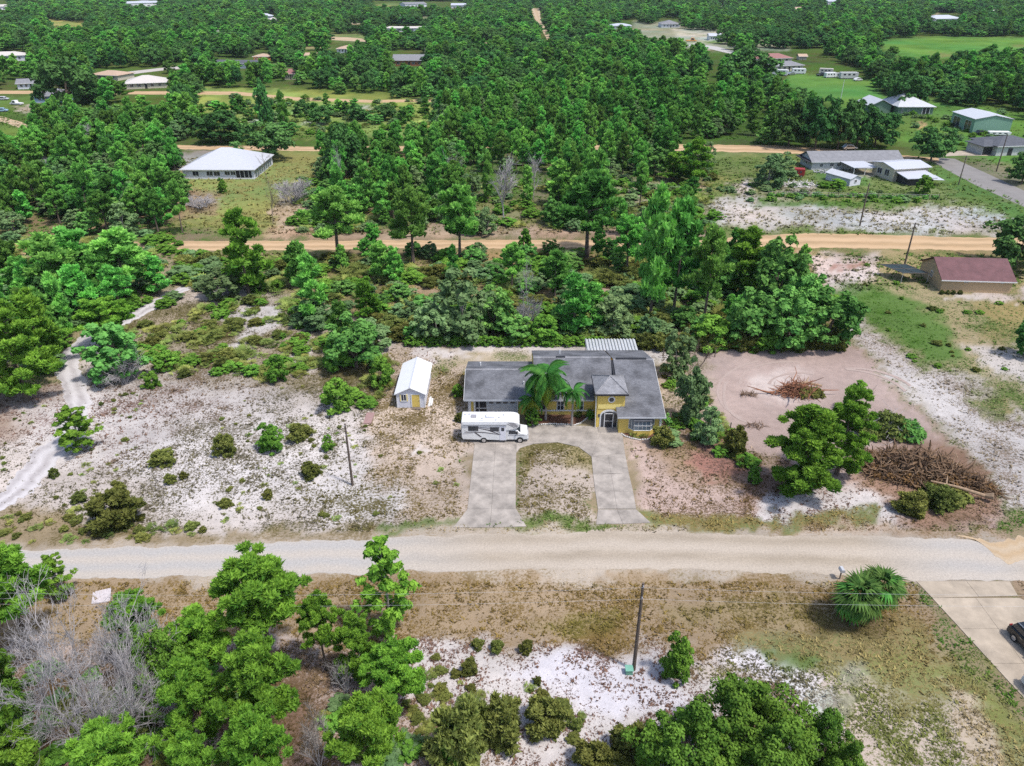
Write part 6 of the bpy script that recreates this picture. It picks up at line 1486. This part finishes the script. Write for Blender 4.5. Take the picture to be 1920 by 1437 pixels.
# ------------------------------------------------------------------ camper van
rv = thing('motorhome', 'white motorhome with grey swoosh stripes parked across the driveway', 'motorhome', (-6.0, 75.95, .06))
W2 = 2.35
m = MB(); m.prism_y([(0,.75),(.15,.5),(2.05,.42),(3.1,.42),(5.35,.34),(5.35,1.75),(5.75,1.78),(6.5,1.95),(6.85,2.25),(6.9,2.55),(6.65,2.8),(6.2,2.93),(5.8,2.96),(.08,2.96),(0,2.9)], 0, W2); m.build('body', M['white_paint'], rv, bevel=.05)
m = MB(); m.prism_y([(5.352,.36),(7.0,.36),(7.85,.42),(7.9,.75),(7.82,1.12),(7.0,1.28),(6.45,1.77),(5.75,1.774),(5.352,1.745)], .12, W2-.12); m.build('cab', M['white_paint'], rv, bevel=.06)
m = MB(); m.face([(7.02,.3,1.30),(7.02,W2-.3,1.30),(6.50,W2-.35,1.76),(6.50,.35,1.76)]); m.build('windshield', M['glass'], rv)
m = MB(); m.prism_y([(5.62,1.18),(6.72,1.18),(6.36,1.66),(5.62,1.66)], .095, .118); m.build('cab_window', M['glass'], rv)
for x0, x1, z0, z1 in ((.85,1.95,1.75,2.3),(3.45,4.4,1.7,2.15)):
    m = MB(); m.box(x0-.05,x1+.05,-.02,-.003,z0-.05,z1+.05); f_ = m.build('window', M['stripe_dark'], rv); m = MB(); m.box(x0,x1,-.03,-.021,z0,z1); m.build('pane', M['glass'], f_)
m = MB(); m.box(4.55,5.25,-.03,-.004,.38,2.35); d_ = m.build('door', M['lavender_wall'], rv); m = MB(); m.box(4.72,5.08,-.045,-.031,1.7,2.15); m.build('pane', M['glass'], d_); m = MB(); m.box(4.6,4.66,-.06,-.031,1.2,1.32); m.build('handle', M['dark'], d_)
m = MB(); m.cyl((.25,-.09,2.66),(5.4,-.09,2.66),.08,8); m.build('awning_roll', M['grey_door'], rv)
def decal(pts, mk_): m = MB(); m.face([(x,-.0045,z) for x,z in pts]); m.build('stripe', M[mk_], rv)
decal([(1.95,2.28),(3.6,2.06),(4.54,1.5),(4.54,1.38),(3.4,1.92),(1.95,2.18)], 'stripe_grey'); decal([(1.95,2.12),(3.3,1.84),(4.54,1.24),(4.54,1.14),(3.2,1.70),(1.95,2.04)], 'stripe_dark')
decal([(.35,1.52),(1.5,1.60),(2.8,1.50),(4.54,1.22),(4.54,1.12),(2.8,1.38),(1.5,1.48),(.35,1.44)], 'stripe_dark'); decal([(.15,1.30),(1.4,1.42),(1.4,1.36),(.15,1.22)], 'stripe_grey')
decal([(1.45,1.45),(1.75,1.45),(2.45,.82),(2.2,.82)], 'stripe_dark'); decal([(5.45,2.70),(5.9,2.45),(6.5,2.05),(6.35,2.02),(5.8,2.35),(5.4,2.6)], 'stripe_grey'); decal([(5.5,2.85),(6.3,2.78),(6.72,2.4),(6.6,2.12),(6.0,2.4)], 'stripe_grey'); decal([(.3,1.78),(.7,1.62),(.7,1.56),(.3,1.7)], 'stripe_grey')
m = MB(); m.box(5.5,7.5,.105,.118,.95,1.02); m.build('stripe', M['stripe_grey'], rv)
for x in (2.62,6.95):
    for y0, y1 in ((-.01,.24),(W2-.24,W2+.01)):
        m = MB(); m.cyl((x,y0,.34),(x,y1,.34),.40,20); w_ = m.build('wheel', M['black_rubber'], rv); m = MB(); m.cyl((x,y0-.012 if y0<1 else y1+.012,.34),(x,y0-.002 if y0<1 else y1+.002,.34),.23,14); m.build('rim', M['chrome'], w_)
m = MB(); m.box(7.82,7.98,.2,W2-.2,.32,.52); m.build('bumper', M['grey_door'], rv)
for y in (.35, W2-.55): m = MB(); m.box(7.86,7.93,y,y+.22,.68,.88); m.build('headlight', M['glass_blue'], rv)
for y in (-.12, W2-.12): m = MB(); m.box(6.55,6.68,y,y+.2,1.25,1.6); m.build('mirror', M['dark'], rv)
m = MB(); m.box(2.9,3.9,.85,1.5,2.963,3.2); m.build('roof_air_unit', M['lavender_wall'], rv, bevel=.06)
m = MB(); m.box(1.1,1.75,.9,1.5,2.963,3.08); m.build('roof_hatch', M['stripe_grey'], rv, bevel=.03)
for x, y in ((2.45,.75),(4.45,.9),(4.1,.35),(.4,1.6),(.9,1.7),(5.0,1.5)): m = MB(); m.cyl((x,y,2.963),(x,y,3.06),.1,8); m.build('roof_vent', M['grey_door'], rv)
m = MB(); m.box(2.0,2.6,.2,.28,2.963,2.99); m.build('roof_rail', M['grey_door'], rv)
m = MB(); m.box(-.08,0,.4,.9,1.3,2.2); m.build('ladder', M['grey_door'], rv)

# ------------------------------------------------------------------ cars at the right edge
def suv(label, wheel_px, paint, rz_off=0, flip=False):
    a, b = P(1720,1092), P(1920,1310); rz = math.atan2(b.y-a.y, b.x-a.x) + rz_off
    L_, W_ = 4.7, 1.9; t = thing('parked_car', label, 'car', (0,0,.06), rz)
    m = MB(); m.prism_y([(0,.38),(.25,.28),(4.5,.28),(4.7,.5),(4.68,.95),(4.45,1.02),(3.6,1.06),(.25,1.08),(.03,.85)], -W_/2, W_/2); m.build('body', M[paint], t, bevel=.09)
    m = MB(); m.prism_y([(.18,1.06),(3.35,1.06),(2.65,1.66),(.55,1.68)], -W_/2+.12, W_/2-.12); m.build('cabin', M['glass'], t, bevel=.08)
    m = MB(); m.box(.55,2.65,-W_/2+.14,W_/2-.14,1.66,1.72); m.build('roof', M[paint], t, bevel=.03)
    for y in (-W_/2+.22, W_/2-.26): m = MB(); m.box(.6,2.55,y,y+.04,1.721,1.76); m.build('roof_rail', M['chrome'], t)
    for x in (.95,3.75):
        for s in (-1,1):
            m = MB(); m.cyl((x,s*(W_/2-.22),.35),(x,s*(W_/2+.02),.35),.36,20); w_ = m.build('wheel', M['black_rubber'], t)
            m = MB(); m.cyl((x,s*(W_/2+.021),.35),(x,s*(W_/2+.035),.35),.22,14); m.build('rim', M['chrome'], w_)
    for s in (-1,1): m = MB(); m.box(3.0,3.18,s*(W_/2+.02)-.08,s*(W_/2+.02)+.1,1.05,1.2); m.build('mirror', M[paint], t); m = MB(); m.box(1.4,1.6,s*(W_/2+.01)-.01,s*(W_/2+.01)+.01,.86,.9); m.build('handle', M['chrome'], t)
    for s in (-1,1): m = MB(); m.box(-.02,.06,s*.62-.14,s*.62+.14,.78,.98); m.build('tail_light', M['red_paint'], t)
    for s in (-1,1): m = MB(); m.box(4.66,4.72,s*.62-.16,s*.62+.16,.72,.88); m.build('headlight', M['glass_blue'], t)
    wl = P(*wheel_px); loc = wl - Matrix.Rotation(rz, 3, 'Z') @ Vector((.95,-W_/2,0)); t.location = (loc.x, loc.y, .06); return t
suv('black sport utility vehicle cut by the right frame edge on the driveway', (1898,1203), 'black_paint')
suv('white car just entering the frame at the lower right driveway', (1926,1300), 'white_paint')

# ------------------------------------------------------------------ poles, wires and small things
def pole(x, yb, yt, label, r=.13, arm=False, m_='wood_pole', insul=True):
    b = P(x, yb); h = height_from_px(x, yb, yt); t = thing('utility_pole', label, 'utility pole', b)
    m = MB(); m.tube([(0,0,-.1),(0,0,h*.5),(0,0,h)], [r*1.25, r*1.05, r*.8], 10); m.build('shaft', M[m_], t)
    if insul:
        for z in (h-.15, h-1.3): m = MB(); m.cyl((0,-r*.8,z),(0,-r*.8-.14,z),.05,6); m.build('insulator', M['stripe_grey'], t)
    if arm: m = MB(); m.box(-.9,.9,-.07,.07,h-.7,h-.58); m.build('crossarm', M[m_], t)
    return b, h
pole(661,910,795,'leaning looking wooden pole alone on the sandy left lot', .12)
pb, ph = pole(1188,1256,1094,'tall wooden utility pole on bare sand, nearest to the bottom', .13)
pole(1612,424,344,'utility pole on white sand beyond the clay road', .14)
pole(1696,497,418,'utility pole beside the dark netted canopy', .14)
pole(1797,347,292,'thin utility pole beside the paved road', .12, arm=True)
pole(1868,322,252,'utility pole on the lawn in front of the dark grey house', .14)
pole(1574,197,150,'pale lamp post on the green behind the woods', .10, m_='white_paint', insul=False)
pole(798,118,90,'pale utility pole beside the orange brown house', .16, m_='bark_pale')
pole(90,205,170,'bare pole on the far left lawn', .12, m_='bark_pale')
for z, lab in ((ph-.15,'upper power line crossing the frame below the road'),(ph-1.3,'lower power line crossing the frame below the road')):
    w_ = MB(); pts = []
    for x0, x1 in ((-62,0),(0,62),(62,124)):
        for i in range(25):
            f = i/24; pts.append((x0+(x1-x0)*f, 0, z-1.3*4*f*(1-f)*.6))
    w_.tube(pts, .007, 4); o = w_.build('power_line', M['grey_door'], None); o.location = (pb.x, pb.y-.3, 0); tag(o, lab, 'power line')
t = thing('transformer_box', 'small green utility box at the foot of the near pole', 'utility box', P(1179,1262)); m = MB(); m.box(-.28,.28,-.25,.25,0,.5); m.build('body', M['transformer_green'], t, bevel=.04); m = MB(); m.slab([(-.32,-.29,.53),(.32,-.29,.53),(.32,.29,.6),(-.32,.29,.6)], .05); m.build('lid', M['transformer_green'], t)
t = thing('concrete_pad', 'pale speckled square slab lying on dry grass below the left road', 'slab', P(190,1119)); ce = P(190,1119)
m = MB(); m.slab([tuple(P(*q)-ce+Vector((0,0,.12))) for q in ((172,1134),(207,1129),(209,1104),(175,1112))], .12); m.build('slab', mat('speckled_pad', (.50,.45,.46), .8, .3, 8, .3), t)
t = thing('mailbox', 'grey mailbox peeping out behind the cabbage palm', 'mailbox', P(1574,1086)); m = MB(); m.box(-.05,.05,-.05,.05,0,1.0); m.build('post', M['wood_grey'], t); m = MB(); m.prism_y([(-.2,1.0),(.2,1.0),(.2,1.2),(.12,1.33),(-.12,1.33),(-.2,1.2)], -.3, .3); m.build('box', M['grey_door'], t)
t = thing('board_stack', 'red brown boards lying on the sandy yard near the shed', 'boards', P(692,785)); m = MB(); m.box(-.5,.5,-1.3,1.3,.02,.12); m.build('board', mat('pink_board', (.30,.19,.18), .9), t)
# fence posts and short wire fence right of the house
for i, (x, y) in enumerate(((1368,812),(1340,670),(1243,672))):
    t = thing('fence_post', ['grey fence post at the edge of the cleared lot','thin post at the top of the cleared lot','short post behind the corner of the house'][i], 'post', P(x,y)); m = MB(); m.tube([(0,0,0),(0,0,1.5)], .07, 6); m.build('shaft', M['wood_grey'], t)
# low wire fence with grass at its foot, behind the grey shed
a_, b_ = P(1440,368), P(1760,374); t = thing('wire_fence', 'low overgrown wire fence in front of the grey house lot', 'fence', a_, math.atan2(b_.y-a_.y, b_.x-a_.x)); Lf = (b_-a_).length
pm = MB(); pm.box(-.06,.06,-.06,.06,0,1.2); pme = pm.mesh('post', M['wood_grey'])
for i in range(18): o = part('post', pme, t); o.location = (Lf*i/17, 0, 0)
m = MB()
for z in (.3,.7,1.1): m.tube([(0,0,z),(Lf,0,z)], .02, 4)
m.build('wire', M['grey_door'], t)
gq = np.random.default_rng(9); C_ = np.stack([gq.uniform(0,Lf,70), gq.normal(size=70)*.2, gq.uniform(.1,.5,70)],1); V_, F_, T_ = leaf_cloud(gq, C_, np.full(70,.55), 24, .4, 1.5, .8, .3, .3); V_[:,2] = np.abs(V_[:,2])
part('vines', np_mesh('vines', V_, F_, LM['oak'], {'tint': T_}), t)

# ------------------------------------------------------------------ palms
def frond_mesh(name, seed, L=3.0, droop=1.0, m_='palm', leaf=.80, n=34, w=.05):
    g_ = np.random.default_rng(seed); V = []; F = []; T_ = []
    def sp(f): return np.array((L*(f - .18*droop*f**3), 0, L*(.46*f - .98*droop*f**2.2)))
    pts = [sp(i/12) for i in range(13)]
    mb = MB(); mb.tube([tuple(p) for p in pts], [.035*(1-.8*i/12) for i in range(13)], 4, cap=False)
    V = [np.array(v) for v in mb.v]; F = [list(f) for f in mb.f]; T_ = [.5]*len(V)
    for i in range(n):
        f = .12 + .88*i/(n-1); p = sp(f); l = leaf*(1-.55*abs(f-.45)**1.3*2)*g_.uniform(.85,1.1)
        for s in (-1, 1):
            q = p + np.array((l*.35, s*l*.62, -l*.45*droop)); e = p + np.array((l*.55, s*l*.85, -l*.98*droop)); b = len(V); tt = g_.uniform(.2,.9)
            V += [p+np.array((-w,0,0)), p+np.array((w,0,0)), q+np.array((w,0,0)), q+np.array((-w,0,0)), e]; T_ += [tt*.6,tt*.6,tt,tt,tt]
            F += [[b,b+1,b+2,b+3],[b+3,b+2,b+4]]
    me = bpy.data.meshes.new(name); me.from_pydata([tuple(v) for v in V], [], F); me.materials.append(LM[m_])
    at = me.attributes.new('tint','FLOAT','POINT'); at.data.foreach_set('value', np.array(T_, np.float32)); me.update(); return me
FR = [frond_mesh('frond', 1), frond_mesh('frond', 2, 2.7, 1.25), frond_mesh('frond', 3, 3.1, .8)]; FY = [frond_mesh('frond', 4, 2.6, 1.45, 'palm_y'), frond_mesh('frond', 5, 2.4, 1.2, 'palm_y')]
def queen_palm(x, yb, ytop, label, sc, n=18, yellow=4, lean=0.0):
    b = P(x, yb); h = height_from_px(x, yb, ytop) - .75*sc*1.2; t = thing('palm_tree', label, 'palm tree', b)
    m = MB(); m.tube([(0,0,0),(lean*.5,0,h*.5),(lean,0,h)], [.17,.12,.11], 8); m.build('trunk', M['bark_pale'], t)
    rr = random.Random(int(x))
    for i in range(n):
        y_ = i >= n-yellow; me = rr.choice(FY if y_ else FR); o = part('frond', me, t); o.location = (lean, 0, h + rr.uniform(-.1,.2))
        el = rr.uniform(-.55,-.1) if y_ else rr.uniform(-.55, .9)
        o.rotation_euler = Euler((0, -el, i*2.4+rr.uniform(-.2,.2)), 'XYZ'); o.rotation_mode = 'XYZ'; k = sc*rr.uniform(.85,1.1); o.scale = (k,k,k)
    return t
queen_palm(1023, 787, 692, 'tallest queen palm in front of the yellow house', 1.12, 42, 12)
queen_palm(1072, 799, 728, 'right queen palm by the bed edging in front of the house', .66, 20, 4)
queen_palm(996, 789, 738, 'small yellowing palm beside the garage door', .72, 18, 10)
put('oak_near', P(999,798), 2.7, 1.0, 'dark rounded bush between the palms and the motorhome', None, 0)
put('shrub', P(1106,783), 1.1, .6, 'dark low shrub beside the entry tower', None, 1); put('olive_shrub', P(1084,781), .7, .5, 'small shrub under the right window behind the palms', None, 1)
put('palmetto', P(1190,818), .8, .6, 'spiky plant under the bay window', None, 1); put('palmetto', P(1206,820), .7, .5, 'smaller spiky plant under the bay window', None, 2)
put('olive_shrub', P(862,790), 1.2, .7, 'brownish bush at the left corner of the garage', None, 1); put('shrub', P(858,742), 1.8, .8, 'dark bush standing against the left wall of the garage', None, 1)
put('grey_shrub', P(1252,828), 1.3, 1.5, 'greyish scrub on the right side of the bay window', None, 0)
def fan_mesh(seed, m_, L=1.35, blades=11):
    g_ = np.random.default_rng(seed); V = []; F = []; T_ = []
    V += [(0,-.02,0),(0,.02,0),(L*.55,.02,.12*L),(L*.55,-.02,.12*L)]; F += [[0,1,2,3]]; T_ += [.6]*4; c = np.array((L*.55,0,.12*L))
    for k in range(blades):
        a = (k-(blades-1)/2)*.26; l = L*(.85-.12*abs(a))*g_.uniform(.9,1.08); d = np.array((math.cos(a), math.sin(a), 0)); s = np.array((-math.sin(a), math.cos(a), 0)); b = len(V); tt = g_.uniform(.15,.95)
        m_p = c+d*l*.5+np.array((0,0,.05)); e = c+d*l+np.array((0,0,-.45*l))
        V += [tuple(c), tuple(m_p+s*.115), tuple(e), tuple(m_p-s*.115)]; F += [[b,b+1,b+2,b+3]]; T_ += [tt*.5,tt,tt,tt]
    me = bpy.data.meshes.new('frond'); me.from_pydata(V, [], F); me.materials.append(LM[m_]); at = me.attributes.new('tint','FLOAT','POINT'); at.data.foreach_set('value', np.array(T_, np.float32)); me.update(); return me
FG = [fan_mesh(i, 'palm_b') for i in range(3)]; FO = [fan_mesh(i+9, 'palm') for i in range(2)]; FD = [fan_mesh(i+20, 'palm_dead') for i in range(2)]
def cabbage(x, yb, h, label, sc, n, dead_n):
    t = thing('palm_tree', label, 'palm tree', P(x, yb)); rr = random.Random(int(x)+3)
    m = MB(); m.tube([(0,0,0),(0,0,h*.5),(0,0,h)], [.28,.24,.26], 10); m.build('trunk', M['bark'], t)
    for i in range(n):
        dd = i < dead_n; f = (i-dead_n)/(n-dead_n); el = rr.uniform(-1.35,-.75) if dd else -.95 + 2.35*f
        o = part('frond', rr.choice(FD if dd else (FG if rr.random() < .7 else FO)), t); r0 = .12
        a = i*2.399+rr.uniform(-.2,.2); o.location = (r0*math.cos(a), r0*math.sin(a), h + (-.15 if dd else .25*f)); o.rotation_euler = (rr.uniform(-.3,.3), -el, a); k = sc*rr.uniform(.85,1.12); o.scale = (k,k,k)
    return t
cabbage(1598, 1170, 2.9, 'cabbage palm with a large fan leaved crown beside the driveway verge', 1.22, 58, 20)
cabbage(1634, 1158, 3.5, 'second cabbage palm crowding the right side of the big one', 1.05, 44, 12)

# ------------------------------------------------------------------ uprooted trees and root pile on the cleared lot
def tangle(mb, seed, n, rx, ry, hz, L=(.8,2.2), r=(.03,.09), m=0):
    g_ = random.Random(seed)
    for i in range(n):
        a = g_.random()*6.28; q = math.sqrt(g_.random()); x, y = rx*q*math.cos(a), ry*q*math.sin(a); z = hz*(1-q*q)*g_.random() + .1
        d = Vector((g_.gauss(0,1), g_.gauss(0,1), g_.gauss(.15,.45))).normalized(); l = g_.uniform(*L); p = Vector((x,y,z)); pts = [p]
        for k in range(3): d = (d+Vector((g_.gauss(0,.35),g_.gauss(0,.35),g_.gauss(0,.3)))).normalized(); p = p+d*l/3; p.z = max(p.z,.05); pts.append(p)
        rr = g_.uniform(*r); mb.tube(pts, [rr, rr*.8, rr*.55, rr*.25], 4, m, cap=False)
def foliage_part(parent, seed, n, ext, hz, rad, lm, leaves=60, size=.3, name='leaves', off=(0,0,0)):
    g_ = np.random.default_rng(seed); a = g_.random(n)*6.28; q = np.sqrt(g_.random(n)); C = np.stack([ext[0]*q*np.cos(a)+off[0], ext[1]*q*np.sin(a)+off[1], hz*(1-q*q*.8)*g_.uniform(.3,1,n)+off[2]], 1)
    V, F, T_ = leaf_cloud(g_, C, np.full(n, rad)*g_.uniform(.7,1.3,n), leaves, size, 1.6, .7, .3, .2); V[:,2] = np.maximum(V[:,2], .03)
    return part(name, np_mesh(name, V, F, LM[lm], {'tint': T_}), parent)
t = thing('root_pile', 'large brown pile of torn roots and branches on the cleared lot', 'root pile', P(1712,885), -.25)
m = MB(); tangle(m, 1, 900, 6.2, 3.4, 2.7, (.6,1.9), (.04,.12)); tangle(m, 21, 60, 5.2, 2.8, 2.6, (1.6,3.2), (.12,.24)); H_ = m.build('roots', M['dead_brown'], t)
m = MB(); tangle(m, 2, 260, 6.0, 3.2, 2.2, (.8,2.6), (.03,.07)); m.build('branches', M['root_pale'], t)
foliage_part(t, 3, 90, (6.2,3.3), 1.3, .7, 'brown', 50, .22, 'dead_leaves')
foliage_part(t, 5, 40, (2.6,1.6), .9, .6, 'olive', 50, .24, 'green_leaves', (2.2,-4.2,0))
t = thing('root_pile', 'narrow tail of dark roots at the right end of the pile', 'root pile', P(1812,905), -.75); m = MB(); tangle(m, 4, 420, 3.6, 1.1, 1.0); m.build('roots', M['dead_brown'], t); foliage_part(t, 6, 30, (3.2,1.0), .7, .5, 'brown', 40, .2, 'dead_leaves')
t = thing('tree_trunk_log', 'long pale peeled log lying across the root pile', 'log', P(1790,915)); a_, b_ = P(1745,902,1.3)-P(1790,915), P(1848,930,.6)-P(1790,915); mm = a_.lerp(b_,.5)+Vector((0,0,.15)); m = MB(); m.tube([a_, mm, b_], [.09,.15,.20], 8); m.tube([mm+Vector((-1.2,.2,0)), mm+Vector((-.6,1.4,.5))], [.12,.05], 5); m.tube([b_, b_+Vector((.6,-.4,.2))], [.25,.4], 7); m.build('log', M['root_pale'], t)
t = thing('root_pile', 'reddish uprooted stump with spread roots in the middle of the cleared lot', 'stump', P(1492,738), .1); m = MB(); tangle(m, 7, 330, 2.6, 1.4, 1.6, (.7,2.0), (.03,.09)); tangle(m, 22, 14, 3.2, 1.6, 1.2, (2.2,4.0), (.10,.2)); m.build('roots', mat('root_red', (.26,.12,.07), .95, .4, 3), t)
m = MB(); m.tube([(.2,.6,1.0),(1.8,1.2,.9),(4.0,1.0,.4)], [.28,.24,.16], 8); m.tube([(1.8,1.2,.9),(2.6,2.2,1.2)], [.14,.05], 5); m.build('log', M['root_pale'], t)
foliage_part(t, 8, 34, (2.1,1.0), .8, .55, 'olive', 45, .24, 'leaves', (1.6,-.6,0))
t = thing('root_pile', 'small heap of broken reddish sticks left of the uprooted stump', 'stick heap', P(1402,742)); m = MB(); tangle(m, 9, 70, 1.2, .5, .3, (.4,1.0), (.02,.05)); m.build('sticks', M['dead_brown'], t)
t = thing('root_pile', 'low scatter of dark sticks at the left of the cleared lot', 'stick heap', P(1416,800)); m = MB(); tangle(m, 10, 60, 1.4, .5, .25, (.4,.9), (.02,.05)); m.build('sticks', M['dead_brown'], t)
t = thing('fallen_tree', 'felled oak crown with drying grey green leaves beside the bright pine pair', 'fallen tree', P(1655,812), -.15); m = MB(); tangle(m, 11, 220, 3.4, 1.9, 2.6, (1.0,2.6), (.02,.06)); m.build('branches', M['dead_grey'], t)
foliage_part(t, 12, 85, (3.5,2.0), 2.6, .8, 'olive', 60, .26); foliage_part(t, 13, 40, (1.6,1.6), 2.0, .8, 'oak', 70, .26, 'green_leaves', (2.6,-.3,0))
# scrap heaps at the grey house
t = thing('scrap_heap', 'pale heap of scrap below the rusty red trailer', 'scrap heap', P(1498,348)); m = MB(); tangle(m, 14, 160, 5, 2.5, .7, (.6,1.6), (.05,.14)); m.build('scrap', M['stone_white'], t)
t = thing('scrap_heap', 'grey clutter along the front wall of the long grey house', 'scrap heap', P(1552,324)); m = MB(); tangle(m, 15, 120, 4, 1.2, .8, (.6,1.4), (.05,.12)); m.build('scrap', M['grey_wall'], t)

# ------------------------------------------------------------------ thin summer haze round the whole place
m = MB(); m.box(-4200, 4200, -200, 4600, -1.0, 51.5); hz = m.build('haze', [], None); tag(hz, kind='stuff')
hm = bpy.data.materials.new('haze_air'); nt = nodes_of(hm); pv = nt.nodes.new('ShaderNodeVolumePrincipled'); ho = nt.nodes.new('ShaderNodeOutputMaterial')
pv.inputs['Color'].default_value = (.80,.88,1.0,1); pv.inputs['Density'].default_value = .000045
nt.links.new(pv.outputs[0], ho.inputs['Volume']); hz.data.materials.append(hm)
